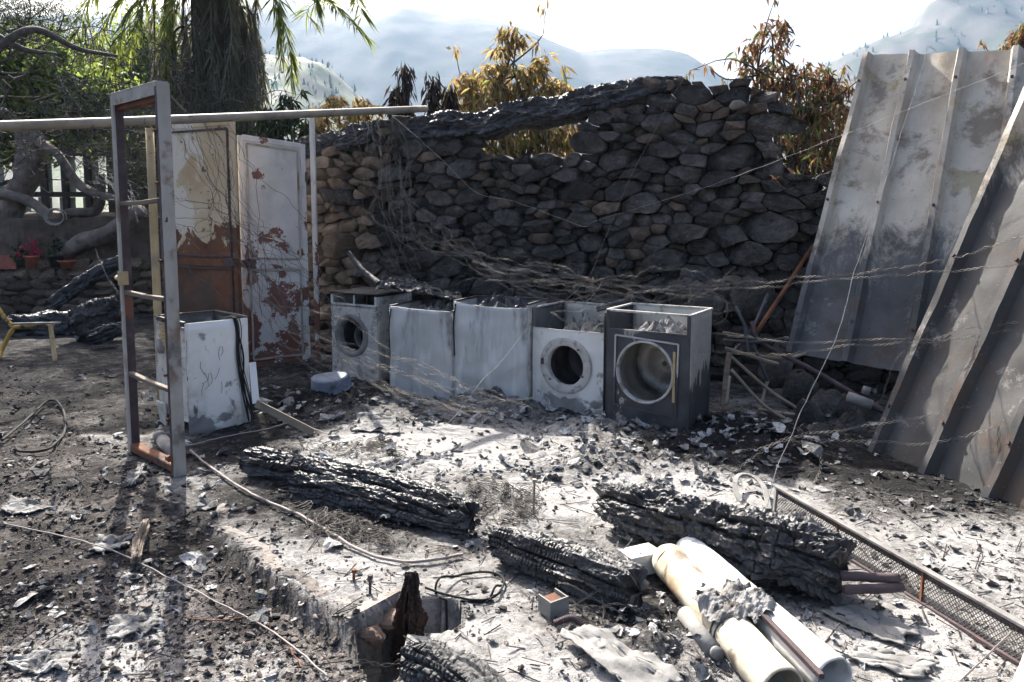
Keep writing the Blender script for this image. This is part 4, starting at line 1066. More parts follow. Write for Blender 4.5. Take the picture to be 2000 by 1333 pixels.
# ---------------------------------------------------------------- charred timber
def limb_tube(a, b, r):
    s = np.linspace(0, 1, 14)[:, None]; P = a * (1 - s) + b * s
    P = P + .004 * np.stack([fbm(s[:, 0] * 5, 1, 2, 2), fbm(s[:, 0] * 5, 4, 2, 2), fbm(s[:, 0] * 5, 7, 2, 2)], 1)
    return tube(P, r * (1 + .12 * fbm(s[:, 0] * 8, 3, 5, 2)), 12)
def char_log(name, label, pts, radii, mat, flatten=1.0, n=240, m=72, blocks=(9, 0.05), depth=.016, seed=1, cat='log', gnarl=.10, tip=(1, 1), parent=None, relief=1.0):
    """timber with alligator char: blocks split by cracks along and across the grain"""
    P = smooth_path(pts, n)
    T, A, B = frames(P)
    L = np.concatenate([[0], np.cumsum(np.linalg.norm(np.diff(P, axis=0), axis=1))])
    ss, th = np.meshgrid(L, np.arange(m) / m, indexing='ij')
    R = np.interp(L / L[-1], np.linspace(0, 1, len(radii)), radii)[:, None]
    cells = blocks[0]
    # rows of char blocks along the grain, split across it at uneven spacing
    vv = th * cells + .6 * pnoise(ss * 4, th * 2.5, seed + 5) + .35 * pnoise(ss * 1.6 + seed, .3, seed)
    row = np.floor(vv); fv = vv - row
    hsh = lambda k: (np.sin(k * 127.1 + seed * 31.7) * 43758.5453) % 1.0
    uu = ss / (blocks[1] * (.7 + .7 * hsh(np.mod(row, cells)))) + 7 * hsh(np.mod(row, cells) + .5) + .9 * pnoise(ss * 12, th * 8, seed)
    cell = np.floor(uu); fu = uu - cell; cid = hsh(cell * 3.3 + np.mod(row, cells) * 17.7)
    dome = (1 - np.abs(2 * fu - 1) ** 5) * (1 - np.abs(2 * fv - 1) ** 4)
    deep = (hsh(np.mod(row, cells) + 9.1) > .62) * (1 - sstep(.0, .2, fv))
    patch = sstep(-.2, .35, fbm(ss * 4 + seed, th * 3, seed + 2, 3))
    crack = (1 - dome) * (.12 + .88 * patch) + 1.4 * deep
    c2 = hsh(np.mod(row, cells) + 3.7)
    fade = np.minimum(th, 1 - th) * m / 3
    crack *= np.clip(fade, 0, 1)
    cx, sx = np.cos(th * 2 * np.pi), np.sin(th * 2 * np.pi)
    gn = (gnarl + .05) * 1.6 * fbm(ss * 4 + seed, cx * 1.4 + seed, sx * 1.4, 5, .6) - .12 * sstep(.1, .5, fbm(ss * 2.2 + seed * 3, cx * .9, sx * .9 + seed, 2))
    lump = np.maximum(np.abs(cx), np.abs(sx)) ** -.6 * .9
    rr = R * (1 + gn) * lump - depth * crack + depth * .45 * (cid - .5) * patch + depth * .9 * (c2 - .5) + .0025 * fbm(ss * 40, cx * 8, sx * 8 + seed, 3)
    # snapped ends: each fibre stops at its own length
    R0 = float(np.mean(radii)); q = np.arange(m) / m; qc, qs = np.cos(q * 6.2832), np.sin(q * 6.2832)
    j0 = tip[0] * R0 * (.35 + .9 * np.abs(fbm(qc * 1.6 + seed, qs * 1.6, seed, 3)) + .5 * np.floor(4 * vor(q * 9, q * 0 + seed, seed)[1]) / 4)
    j1 = tip[1] * R0 * (.35 + .9 * np.abs(fbm(qc * 1.6 + seed, qs * 1.6, seed + 9, 3)) + .5 * np.floor(4 * vor(q * 9, q * 0 + seed, seed + 4)[1]) / 4)
    u_ = np.linspace(0, 1, n)[:, None]
    jw = np.ones((n, 1)); jw[0] = jw[-1] = 0; jw[1] = jw[-2] = .35; jw[2] = jw[-3] = .85
    k0 = j0[None] * jw + j0.mean() * (1 - jw) + .25 * R0 * (1 - jw) * fbm(u_ * 90, qc[None] * 2, qs[None] * 2 + seed, 3); k1 = j1[None] * jw + j1.mean() * (1 - jw) + .25 * R0 * (1 - jw) * fbm(u_ * 90, qc[None] * 2, qs[None] * 2 + seed, 3)
    sL = k0 * (1 - u_) ** 6 + (ss - 0) + -k1 * u_ ** 6
    fi = np.clip(sL / L[-1] * (n - 1), 0, n - 1); i0 = np.minimum(fi.astype(int), n - 2); ff = (fi - i0)[..., None]
    lerp = lambda Q: Q[i0] * (1 - ff) + Q[i0 + 1] * ff
    endt = np.ones((n, 1)); endt[0] = .06; endt[1] = .6; endt[2] = .95; endt[-1] = .06; endt[-2] = .6; endt[-3] = .95
    rsm = R * np.ones_like(rr) * .94; ew = np.ones((n, 1)); ew[:3] = 0; ew[-3:] = 0; ew[3] = ew[-4] = .5
    rr = (rr * ew + rsm * (1 - ew)) * endt
    V = lerp(P) + rr[..., None] * (cx[..., None] * lerp(A) + flatten * sx[..., None] * lerp(B))
    V = V.reshape(-1, 3)
    F = []
    for i in range(n - 1):
        for j in range(m):
            F.append([i * m + j, i * m + (j + 1) % m, (i + 1) * m + (j + 1) % m, (i + 1) * m + j])
    F += [list(range(m - 1, -1, -1)), list(range((n - 1) * m, n * m))]
    base = P[n // 2].copy()
    o = obj(name, V, F, mat, parent, False, origin=base)
    if label: tag(o, label, cat)
    return o
def wpt(px, py, dep):
    s, z = wall_sz(px, py); return wall_p(s, z, dep)
char_log('charred_beam', 'gnarled charred beam bridging the gap in the top of the stone wall', [wpt(768, 262, -.16), wpt(850, 248, -.16), wpt(930, 243, -.16), wpt(1010, 222, -.16), wpt(1090, 212, -.16), wpt(1170, 192, -.17), wpt(1260, 168, -.18), wpt(1350, 150, -.2)], [.13, .165, .16, .15, .155, .145, .12, .07], M['char'], n=340, seed=3, blocks=(13, .07), depth=.012, cat='beam', gnarl=.12)
char_log('charred_beam', 'charred beam on the wall end passing behind the white metal door', [wpt(540, 290, -.25), wpt(620, 283, -.2), wpt(700, 262, -.2), wpt(745, 245, -.2)], [.12, .13, .15, .13], M['char_grey'], n=160, seed=5, cat='beam', gnarl=.2)
def gp(px, py, z): return G(px, py, z)
char_log('charred_beam', 'long charred beam lying behind the double log in the foreground ash', [gp(470, 897, .09), gp(620, 925, .09), gp(800, 965, .10), gp(940, 1015, .10)], [.085, .09, .09, .075], M['char'], n=320, seed=11, cat='beam', flatten=.85)
char_log('charred_beam', 'shorter charred log lying against the front of the long beam', [gp(560, 945, .07), gp(700, 968, .06), gp(830, 1003, .06), gp(935, 1032, .05)], [.08, .085, .08, .055], M['char'], n=260, seed=13, cat='beam', flatten=.9)
char_log('charred_beam', 'charred square beam with blocky alligator cracks lying beside the pale tanks', [gp(950, 1050, .09), gp(1060, 1090, .09), gp(1170, 1130, .09), gp(1275, 1165, .09)], [.07, .095, .105, .095], M['char'], n=300, m=96, seed=17, cat='beam', blocks=(16, .026), depth=.013, gnarl=.06)
char_log('charred_log', 'largest charred tree trunk, deeply cracked, lying in the ash beside the wire mesh', [gp(1146, 962, .14), gp(1250, 1000, .15), gp(1400, 1040, .15), gp(1560, 1085, .14), gp(1690, 1130, .10)], [.06, .125, .155, .165, .14], M['char'], n=420, m=110, seed=23, cat='trunk', blocks=(15, .06), depth=.016, gnarl=.14, flatten=.9)
for lab, a, b in (('upper of two rusty pipe stubs poking from the largest charred trunk', gp(1640, 1125, .13), gp(1755, 1130, .13)), ('lower of two rusty pipe stubs poking from the largest charred trunk', gp(1650, 1152, .1), gp(1762, 1148, .1))):
    V, F = limb_tube(a, b, .019); tag(obj('pipe_stub', V, F, M['rust_dark'], None, True, origin=a), lab, 'pipe', 'rusty pipe stubs')
char_log('charred_post', 'charred upright post stump with reddish scorched wood standing in the pit', [G(806, 1290, -.3), G(800, 1240, -.1), G(800, 1180, .05), G(803, 1130, .16), G(800, 1105, .21)], [.05, .06, .055, .04, .02], M['char_brown'], n=120, m=48, seed=29, cat='post', blocks=(8, .04), gnarl=.35, depth=.01)
char_log('charred_block', 'ash-whitened charred timber block with cubed cracks at the bottom edge', [G(790, 1290, .02), G(850, 1315, .04), G(920, 1360, .04), G(985, 1420, .03)], [.085, .1, .1, .09], M['char_grey'], n=180, m=96, seed=31, cat='timber', blocks=(20, .024), depth=.012, gnarl=.04)
# far left: charred trunks by the terrace
for k, (lab, a, b, r) in enumerate((('charred pole leaning up from the ground against the low terrace wall', (88, 605, .1), (252, 498, 1.0), .11),
                                    ('charred log lying level at the foot of the low terrace wall', (0, 640, .1), (250, 628, .15), .17),
                                    ('ash-dusted charred log sloping up behind the door frame', (120, 652, .15), (262, 590, .55), .2),
                                    ('thin charred log lying lowest of those behind the door frame', (165, 665, .1), (262, 640, .15), .1))):
    ya = 2247 / (max(a[1], 600) - 426) * (1 - a[2] / 1.55)
    p, q = D(a[0], a[1], 10.2 - k * .5), D(b[0], b[1], 10.6 - k * .6)
    p[2] = max(p[2], .02)
    char_log('charred_log', lab, [p, (p + q) / 2 + np.array([0, 0, .02]), q], [r, r * 1.05, r * .9], M['char_grey'] if k == 2 else M['char'], n=120, m=48, seed=40 + k, blocks=(9, .1), depth=.02, cat='log')

# ---------------------------------------------------------------- tanks / tubes in the foreground
def hollow(name, label, a, b, r, mat, th=.006, seed=1, cap_far=True, cat='tank', dent=.0):
    a, b = np.asarray(a), np.asarray(b)
    t = thing(name, label, cat, ((a + b) / 2)[0:3])
    o = np.array(t.location); n, m = 60, 48
    P = np.linspace(a, b, n); T, A, B = frames(P)
    th_ = np.arange(m) / m * 2 * np.pi
    def skin(rad, wv):
        S, H_ = np.meshgrid(np.linspace(0, 1, n), th_, indexing='ij')
        R = rad * (1 + wv * fbm(S * 5 + seed, np.cos(H_), np.sin(H_), 3) * .05)
        return P[:, None] + R[..., None] * (np.cos(H_)[..., None] * A[:, None] + np.sin(H_)[..., None] * B[:, None])
    O = skin(r, 1); I = skin(r - th, 1)[1:]
    V = np.concatenate([O.reshape(-1, 3), I.reshape(-1, 3)]); k = n * m
    F = [[i * m + j, i * m + (j + 1) % m, (i + 1) * m + (j + 1) % m, (i + 1) * m + j] for i in range(n - 1) for j in range(m)]
    F += [[k + (i + 1) * m + j, k + (i + 1) * m + (j + 1) % m, k + i * m + (j + 1) % m, k + i * m + j] for i in range(n - 2) for j in range(m)]
    F += [[(n - 1) * m + j, (n - 1) * m + (j + 1) % m, k + (n - 2) * m + (j + 1) % m, k + (n - 2) * m + j] for j in range(m)]
    F += [list(range(m - 1, -1, -1)), [k + j for j in range(m)]]
    obj('shell', V - o, F, mat, t, True)
    # domed far cap with seam
    rows = []
    for q, (f, s) in enumerate(((1.012, .03), (1.014, .0), (.98, -.02), (.8, -.045), (.45, -.06), (.05, -.065))):
        rows.append([a - o + (b - a) / np.linalg.norm(b - a) * s + r * f * (math.cos(x) * A[0] + math.sin(x) * B[0]) for x in th_])
    rows = np.array(rows)
    if cap_far: obj('end_cap', rows.reshape(-1, 3), [[i * m + j, i * m + (j + 1) % m, (i + 1) * m + (j + 1) % m, (i + 1) * m + j] for i in range(5) for j in range(m)] + [[5 * m + j for j in range(m)]], mat, t, True)
    return t, P, A, B
ta, tb = G(1308, 1098, .085), G(1530, 1350, .085)
tank, Pp, A, B = hollow('water_tank', 'yellowed tank cylinder lying nearest the charred square beam', ta, tb, .074, M['tank_yellow'], seed=2)
ta2, tb2 = G(1350, 1080, .09), G(1630, 1325, .09)
tank2, Pp2, A2, B2 = hollow('water_tank', 'white hollow tank cylinder with open near end, lying behind the yellowed one', ta2, tb2, .068, M['tank_white'], seed=7)
o = np.array(tank2.location)
V, F = bar(G(1440, 1150, .16) - o, G(1605, 1322, .12) - o, .02, .02); obj('seam_strip', V, F, M['rust_dark'], tank2)
for k, s in enumerate((.62, .66)):
    i = int(s * 59); th_ = np.linspace(-.4, 2.6, 24)
    pts = [Pp[i] + .0765 * (math.cos(x) * A[i] + math.sin(x) * B[i]) - np.array(tank.location) for x in th_]
    V, F = tube(pts, .004, 6); obj('wire_band', V, F, M['wire_dark'], tank)
# ash and insulation slumped across both tanks
n = 60
c = G(1440, 1150, .2); ax = (tb2 - ta2) / np.linalg.norm(tb2 - ta2); sd = np.cross(ax, [0, 0, 1])
U, W_ = np.meshgrid(np.linspace(-.16, .16, n), np.linspace(-.17, .15, n), indexing='ij')
lump = fbm(U * 16, W_ * 16, 4, 4)
dist_t = np.minimum(np.abs(W_ + .07), np.abs(W_ - .085))
Hh = .155 - dist_t ** 2 * 5 + .03 * lump + .03 * (1 - (U / .16) ** 2 - (W_ / .17) ** 2)
keep = (U / .16) ** 2 + (W_ / .17) ** 2 + .5 * fbm(U * 12, W_ * 12, 9, 3) < .85
Pm = np.array([c[0], c[1], 0]) + U[..., None] * ax * np.array([1, 1, 0]) + W_[..., None] * sd; Pm[..., 2] = Hh
Fk = [f for f in grid_faces(n, n) if all(keep.reshape(-1)[q] for q in f)]
tag(obj('ash_crust', Pm.reshape(-1, 3), Fk, M['ash'], origin=c), 'pale crust of ash and burnt insulation slumped across the two tanks', 'ash crust')
V, F = hollow('water_tank', 'pale tank end only just entering the bottom right corner', G(2035, 1290, .06), G(1985, 1420, .06), .05, M['tank_white'], seed=12)[0:2]
# white square duct behind the tank heads
a = G(1215, 1105, .07)
V, F = box((0, 0, 0), (.16, .10, .09)); R = Matrix.Rotation(.45, 3, 'Z')
tag(obj('metal_box', np.array(V @ np.array(R).T), F, M['tank_white'], origin=None), 'small white metal box wedged between charred beam and tank head', 'box').location = tuple(G(1250, 1095, .06))

# ---------------------------------------------------------------- wire mesh frame beside the trunk
m0, m1 = on(1512, 1003), on(1990, 1300)
m1 = m0 + (m1 - m0) * 1.12
mf = thing('mesh_panel', 'long rusty wire mesh panel in an angle frame lying on its edge in the ash', 'mesh panel', m0)
mh = np.array([0.02, .03, .135]); md = m1 - m0; mlen = np.linalg.norm(md); md_ = md / mlen
q0, q1 = np.zeros(3), m1 - m0
V, F = bar(q0 + mh, q1 + mh, .03, .012); obj('top_rail', V, F, M['plain_grey'], mf)
V, F = bar(q0 + mh + np.array([0, 0, -.02]), q1 + mh + np.array([0, 0, -.02]), .008, .03); obj('top_flange', V, F, M['rust_dark'], mf)
V, F = bar(q0 + mh * .05, q1 + mh * .05, .022, .016); obj('bottom_rail', V, F, M['rust_dark'], mf)
V, F = bar(q0, q0 + mh * 1.02, .03, .012, (1, 0, 0)); obj('end_bar', V, F, M['plain_grey'], mf)
st = []
k = 0; step = .017
N = int(mlen / step)
for i in range(-8, N):
    for sg in (0, 1):
        x0 = i * step; x1 = (i + 8) * step
        a_, b_ = (x0, x1) if sg == 0 else (x1, x0)
        lo, hi = 0.0, 1.0
        # clip at panel ends
        pts = []
        for v in (0, 1):
            xx = a_ + (b_ - a_) * v
            pts.append((xx, v))
        (xa, va), (xb, vb) = pts
        if xa < 0: va = va + (vb - va) * (0 - xa) / (xb - xa); xa = 0
        if xb < 0: vb = va + (vb - va) * (0 - xa) / (xb - xa) if xb != xa else vb; xb = 0
        if xa > mlen or xb > mlen or abs(va - vb) < .02: continue
        st.append(tube([md_ * xa + mh * va, md_ * xb + mh * vb + np.array([.0, .0015 * sg, 0])], .0017, 4, False))
V, F = join(st); tag(obj('wire_mesh', V, F, M['wire_dark'], mf), kind='stuff')
for s in (.3, .62):
    V, F = bar(md_ * mlen * s, md_ * mlen * s + mh, .016, .01, (1, 0, 0)); obj('brace', V, F, M['rust'], mf)
# curved chair arm next to it
V, F = join([bar(p, q, .028, .012) for p, q in zip(*(lambda P: (P[:-1], P[1:]))(smooth_path([on(1455, 998, .01), on(1436, 975, .05), on(1440, 955, .075), on(1465, 955, .08), on(1490, 970, .06), on(1502, 998, .01)], 22)))])
tag(obj('metal_hoop', V, F, M['plain_grey'], origin=on(1465, 985)), 'bent flat metal hoop standing in ash behind the largest trunk', 'metal hoop')

# ---------------------------------------------------------------- blue basin, bent strip, canister
c = on(640, 762)
prof = [(.02, .11), (.15, .112), (.163, .10), (.168, .05), (.175, .012), (.19, .006), (.19, .0), (.165, .0)]
th_ = np.linspace(0, 2 * np.pi, 48, endpoint=False)
rows = np.array([[(r * math.cos(a) * (1 + .04 * math.sin(3 * a)), r * math.sin(a), z + .006 * math.sin(2 * a + 1)) for r, z in prof] for a in th_])
V = rows.reshape(-1, 3); bas = obj('basin', V, grid_faces(48, len(prof), True) + [[i * len(prof) for i in range(48)]], M['blue_basin'], None, True)
bas.data.set_sharp_from_angle(angle=math.radians(35)); bas.location = (c[0], c[1] + .12, c[2] + .0); bas.rotation_euler = (.08, -.06, 0); tag(bas, 'upturned blue-grey basin on the ash before the porthole machine', 'basin')
st_p = [D(493, 708, 5.35), D(500, 788, 5.25), on(545, 822, .05), on(612, 850, .02)]
t = thing('bent_trim', 'bent white metal trim strip propped beside the gutted washing machine', 'metal strip', on(520, 820))
o = np.array(t.location)
V, F = bar(st_p[0] - o, st_p[1] - o, .05, .008, (0, 1, 0)); obj('upright_piece', V, F, M['enamel'], t)
V, F = bar(st_p[1] - o, st_p[3] - o, .012, .055); obj('lying_piece', V, F, M['cream_pipe'], t)
V, F = tube([on(318, 872, .04), on(345, 905, .04)], .042, 20); V2, F2 = tube([on(311, 863, .04), on(315, 868, .04)], .042, 20)
V, F = join([(V, F), (V2, F2)]); tag(obj('canister', V, F, M['plain_grey'], None, True, origin=on(330, 900)), 'grey metal canister lying just behind the door frame sill', 'canister')

# ---------------------------------------------------------------- scrap between the dryer and the sheets
def tubes(name, label, paths, r, mat, cat, pn, wob=0.0):
    t = thing(name, label, cat, paths[0][0])
    o = np.array(t.location)
    for P in paths:
        V, F = tube(smooth_path(P, max(8, 6 * len(P))), r, 8); obj(pn, V - o, F, mat, t, True)
    return t
tubes('rusty_rod', 'long rusty angle rod leaning against the wall left of the sheets', [[D(1590, 478, 6.6), D(1476, 652, 6.0)]], .018, M['rust'], 'rod', 'rod')
tubes('bent_pipe', 'long bent grey pipe with collar sloping under the back metal sheet', [[D(1470, 628, 5.95), D(1485, 668, 5.9), D(1600, 730, 5.75), D(1725, 805, 5.5)]], .02, M['rust_dark'], 'pipe', 'pipe')
t = tubes('chair_frame', 'burnt tubular chair frame heaped on its side beside the dryer', [[D(1420, 690, 5.9), D(1500, 760, 5.8), D(1560, 800, 5.7)], [D(1428, 722, 5.75), D(1490, 790, 5.65), D(1550, 828, 5.55)], [D(1500, 740, 5.85), D(1486, 800, 5.75), D(1500, 815, 5.7)], [D(1480, 800, 5.7), D(1560, 812, 5.6)], [D(1440, 690, 5.95), D(1530, 700, 5.9), D(1575, 690, 5.95)], [D(1425, 735, 5.7), D(1418, 790, 5.6)]], .013, M['cream_pipe'], 'chair', 'tube')
tubes('chair_frame', 'dark steel chair legs crossed above the burnt tubular frame', [[D(1437, 598, 6.0), D(1465, 660, 5.9), D(1500, 745, 5.8)], [D(1500, 575, 6.1), D(1465, 650, 5.95), D(1420, 700, 5.8)], [D(1412, 665, 5.75), D(1480, 668, 5.8), D(1540, 660, 5.9)], [D(1455, 640, 5.8), D(1462, 700, 5.75)]], .014, M['steel_dark'], 'chair', 'leg')
P = [D(1420, 640, 5.9), D(1512, 665, 5.85)]
for lab, a, b, wv in (('lower of two scorched planks jammed behind the dryer corner', D(1416, 680, 5.72), D(1520, 712, 5.6), .05), ('upper of two scorched planks jammed behind the dryer corner', D(1412, 650, 5.85), D(1470, 660, 5.8), .06)):
    V, F = bar(a, b, wv, .02); tag(obj('scorched_plank', V, F, M['wood_old'], origin=a), lab, 'plank', 'scorched planks')
V, F = bar(D(1424, 692, 5.45), D(1410, 795, 5.35), .035, .02, (0, 1, 0))
tag(obj('scorched_batten', V, F, M['wood_old'], origin=D(1415, 795, 5.35)), 'upright pale batten standing against the dryer side', 'batten')
V, F = tube([D(1655, 775, 5.3), D(1702, 792, 5.25)], .04, 12); V2, F2 = tube([D(1690, 770, 5.3), D(1694, 756, 5.3)], .028, 10)
V, F = join([(V, F), (V2, F2)]); tag(obj('pipe_collar', V, F, M['plain_grey'], None, True, origin=D(1680, 785, 5.28)), 'grey pipe collar fitting at the lower end of the bent pipe', 'pipe fitting')
# flat stone slabs and rubble at the wall foot, under the back sheet
for k, (px, py, s, y) in enumerate(((1470, 590, .2, 6.35), (1375, 590, .18, 6.4), (1400, 570, .12, 6.5), (1330, 570, .14, 6.6), (1560, 760, .16, 5.9), (1610, 790, .14, 5.7), (1520, 720, .16, 6.1), (1660, 840, .12, 5.3), (1600, 850, .1, 5.2), (1580, 810, .12, 5.5), (1440, 845, .07, 5.2), (1640, 800, .13, 5.7), (1700, 820, .12, 5.6))):
    V, F = rock(500 + k)
    p = D(px, py, y)
    tag(obj('fallen_stone', V * np.array([s * .9, s * .5, s]), F, M['stone_burnt'], None, True), ['large grey flat stone slab propped on edge against the wall foot behind the dryer', 'dark triangular stone standing behind the dryer top', 'small dark stone wedged behind the dryer top edge', 'dark stone behind the dryer above the ash heap', 'burnt stone in the dark hollow behind the bent pipe', 'burnt stone lying below the back sheet edge', 'burnt stone behind the chair tubes', 'burnt stone beside the front sheet corner', 'burnt stone on the ash before the chair tubes', 'burnt stone under the pipe collar', 'small burnt stone at the dryer corner foot', 'burnt stone deep under the back sheet', 'burnt stone hidden beside the pipe collar'][k], 'stone', 'fallen stones at the wall foot').location = tuple(p)
# ---------------------------------------------------------------- plants
def leaf_mesh(P, Dr, L, Wd, rng, fold=.25, droop=.15):
    """many folded leaves: base point, direction, length, width -> one mesh (5 verts, 4 tris each)"""
    n = len(P)
    Dr = Dr / np.maximum(np.linalg.norm(Dr, axis=1), 1e-9)[:, None]
    S = np.cross(Dr, rng.normal(size=(n, 3))); S /= np.maximum(np.linalg.norm(S, axis=1), 1e-9)[:, None]
    Nn = np.cross(S, Dr)
    L = np.broadcast_to(L, (n,))[:, None]; Wd = np.broadcast_to(Wd, (n,))[:, None]
    mid = P + Dr * L * .45 - Nn * Wd * fold
    V = np.stack([P, mid + S * Wd * .5 + Nn * Wd * fold, P + Dr * L + np.array([0, 0, -1]) * L * droop, mid - S * Wd * .5 + Nn * Wd * fold, mid], 1).reshape(-1, 3)
    b = (np.arange(n) * 5)[:, None]
    F = np.concatenate([b + np.array([[0, 1, 4]]), b + np.array([[1, 2, 4]]), b + np.array([[2, 3, 4]]), b + np.array([[3, 0, 4]])], 0)
    return V, F
def branches(base, top_pts, rng, r0, sub=3, wander=.12):
    """limbs from base to each target, side twigs on them; returns tube parts and twig tips"""
    parts, tips = [], []
    base = np.asarray(base, float)
    for tp in top_pts:
        tp = np.asarray(tp, float); n = 9
        t = np.linspace(0, 1, n)[:, None]
        ctrl = base * (1 - t) + tp * t
        ctrl[:, 2] += np.linalg.norm(tp - base) * .12 * np.sin(t[:, 0] * np.pi)
        ctrl[1:-1] += rng.normal(size=(n - 2, 3)) * wander * np.linalg.norm(tp - base) / n * 1.6
        P = smooth_path(ctrl, 26)
        parts.append(tube(P, np.linspace(r0, r0 * .18, 26), 7))
        tips.append((P[-1], P[-1] - P[-4]))
        for k in range(sub):
            i = rng.integers(10, 24); d = rng.normal(size=3); d[2] += .5; d /= np.linalg.norm(d)
            ln = np.linalg.norm(tp - base) * rng.uniform(.15, .32)
            Q = smooth_path([P[i], P[i] + d * ln * .5 + rng.normal(size=3) * ln * .1, P[i] + d * ln], 8)
            parts.append(tube(Q, np.linspace(r0 * .3, r0 * .08, 8), 5)); tips.append((Q[-1], Q[-1] - Q[-3])); tips.append((Q[4], Q[5] - Q[3]))
    return parts, tips
def scorched_tree(label, base, clumps, mat, seed, leaves_per, L=(.12, .2), W=(.03, .05), down=1.1, r0=.05, group='scorched trees behind the wall', cat='tree', name='scorched_tree'):
    """clumps: (x,y,z,radius) where foliage hangs"""
    rng = np.random.default_rng(seed)
    t = thing(name, label, cat, base, 0, group)
    b = np.asarray(base, float)
    parts, tips = branches(np.zeros(3), [np.array(c[:3]) - b for c in clumps], rng, r0, 4)
    V, F = join(parts); obj('trunk', V, F, M['twig'], t, True)
    P, Dv = [], []
    for c in clumps:
        cc = np.array(c[:3]) - b
        nn = int(2.6 * leaves_per * (c[3] / .35) ** 2)
        # sprays: little bunches of drooping leaves hung around points in the clump
        ns = max(3, nn // 9)
        ctr = rng.normal(size=(ns, 3)); ctr /= np.linalg.norm(ctr, axis=1)[:, None]; ctr *= (c[3] * rng.uniform(.25, 1.0, ns) ** .6)[:, None]; ctr[:, 2] *= .85
        for q in ctr:
            k = rng.integers(6, 13)
            P.append(cc + q + rng.normal(size=(k, 3)) * .025)
            dd = rng.normal(size=(k, 3)) * .75; dd[:, 2] -= down
            Dv.append(dd)
    for tp, dr in tips:
        k = 7
        P.append(tp + rng.normal(size=(k, 3)) * .03); dd = rng.normal(size=(k, 3)) * .6; dd[:, 2] -= down; Dv.append(dd)
    P, Dv = np.concatenate(P), np.concatenate(Dv)
    V, F = leaf_mesh(P, Dv, rng.uniform(*L, len(P)), rng.uniform(*W, len(P)), rng)
    obj('crown', V, F, mat, t)
    return t
def cl(px, py, y, r): p = D(px, py, y); return (*p, r)
Y = 10.2
scorched_tree('tan scorched tree behind the wall gap, one bare sprig rising above its crown', (*D(1005, 426, Y)[:2], 0),
    [cl(990, 62, Y, .17), cl(975, 92, Y, .16), cl(1010, 78, Y, .14), cl(990, 128, Y, .1), cl(960, 150, Y, .25), cl(920, 165, Y, .25), cl(890, 190, Y + .1, .28), cl(1000, 165, Y, .28), cl(1050, 140, Y, .2), cl(1075, 160, Y, .2), cl(1040, 180, Y, .3), cl(955, 195, Y - .2, .32), cl(1090, 190, Y, .22),
     cl(960, 245, Y, .32), cl(1020, 250, Y - .2, .35), cl(1085, 250, Y, .32), cl(1120, 265, Y, .25), cl(985, 285, Y, .3), cl(1060, 285, Y, .3), cl(900, 230, Y, .25), cl(1058, 110, Y, .1)], M['leaf_scorched'], 51, 130)
Y = 9.4
scorched_tree('russet scorched tree with reddish dead leaves between the wall and the metal sheets', (*D(1560, 426, Y)[:2], 0),
    [cl(1500, 55, Y, .16), cl(1530, 50, Y, .13), cl(1480, 85, Y, .16), cl(1520, 90, Y, .14), cl(1455, 105, Y, .13), cl(1470, 130, Y, .2), cl(1510, 150, Y, .25), cl(1560, 145, Y, .2), cl(1600, 150, Y, .22), cl(1630, 170, Y, .18), cl(1560, 190, Y, .3), cl(1620, 210, Y, .3), cl(1580, 240, Y - .2, .32), cl(1650, 240, Y, .3), cl(1550, 280, Y, .28), cl(1610, 290, Y, .32), cl(1660, 300, Y, .25), cl(1690, 200, Y, .25), cl(1550, 225, Y, .25), cl(1640, 320, Y, .22), cl(1580, 315, Y, .2), cl(1535, 170, Y, .2)], M['leaf_russet'], 53, 120, L=(.1, .16), W=(.025, .042))
Y = 12.5
scorched_tree('small scorched treetop showing over the ribbed sheets at the right edge', (*D(2010, 426, Y)[:2], 0), [cl(1985, 85, Y, .22), cl(2010, 70, Y, .3), cl(2040, 110, Y, .35), cl(1965, 98, Y, .12)], M['leaf_russet'], 57, 110)
Y = 11.5
scorched_tree('low yellowed tree glimpsed under the pipe rail right of the palm', (*D(660, 426, Y)[:2], 0), [cl(655, 200, Y, .2), cl(640, 235, Y, .25), cl(690, 240, Y, .28), cl(720, 225, Y, .2), cl(640, 330, Y, .3), cl(660, 280, Y, .3), cl(620, 260, Y, .25), cl(700, 200, Y, .14)], M['leaf_scorched'], 59, 110)
Y = 11.0
scorched_tree('dark leafy shrub between the palm and the pipe rail end', (*D(560, 426, Y)[:2], 0), [cl(565, 195, Y, .14), cl(550, 235, Y, .25), cl(590, 245, Y, .22), cl(530, 250, Y, .25)], M['leaf_dark'], 60, 130, group='shrubs at the palm foot', name='shrub', cat='shrub')
for k, (lab, px, top, bot, wd) in enumerate((('tallest burnt black stalk above the pipe end', 790, 128, 225, .12), ('short burnt black stalk left of the tallest one', 770, 175, 225, .09), ('burnt black stalk with curled tip right of the pipe end', 845, 150, 225, .11), ('leaning burnt black stalk touching the tan scorched tree', 872, 168, 225, .1))):
    Y = 9.2; rng = np.random.default_rng(70 + k)
    b_, t_ = D(px, 300, Y), D(px + (8 if k == 3 else 0), top, Y)
    b0 = np.array([b_[0], b_[1], 0.0])
    t = thing('burnt_stalk', lab, 'burnt plant', b0, 0, 'burnt stalks behind the wall')
    V, F = tube(smooth_path([np.zeros(3), (b_ - b0), (t_ - b0) * .9 + np.array([.02, 0, 0]), t_ - b0], 20), np.linspace(.05, .012, 20), 7); obj('stem', V, F, M['black'], t, True)
    n = 420
    z = rng.uniform(0, 1, n); P = (b_ - b0) * (1 - z[:, None]) + (t_ - b0) * z[:, None] + rng.normal(size=(n, 3)) * wd * .38
    dd = rng.normal(size=(n, 3)) * .35; dd[:, 2] -= 1
    V, F = leaf_mesh(P, dd, rng.uniform(.12, .22, n), rng.uniform(.02, .035, n), rng); obj('withered_leaves', V, F, M['leaf_burnt'], t)

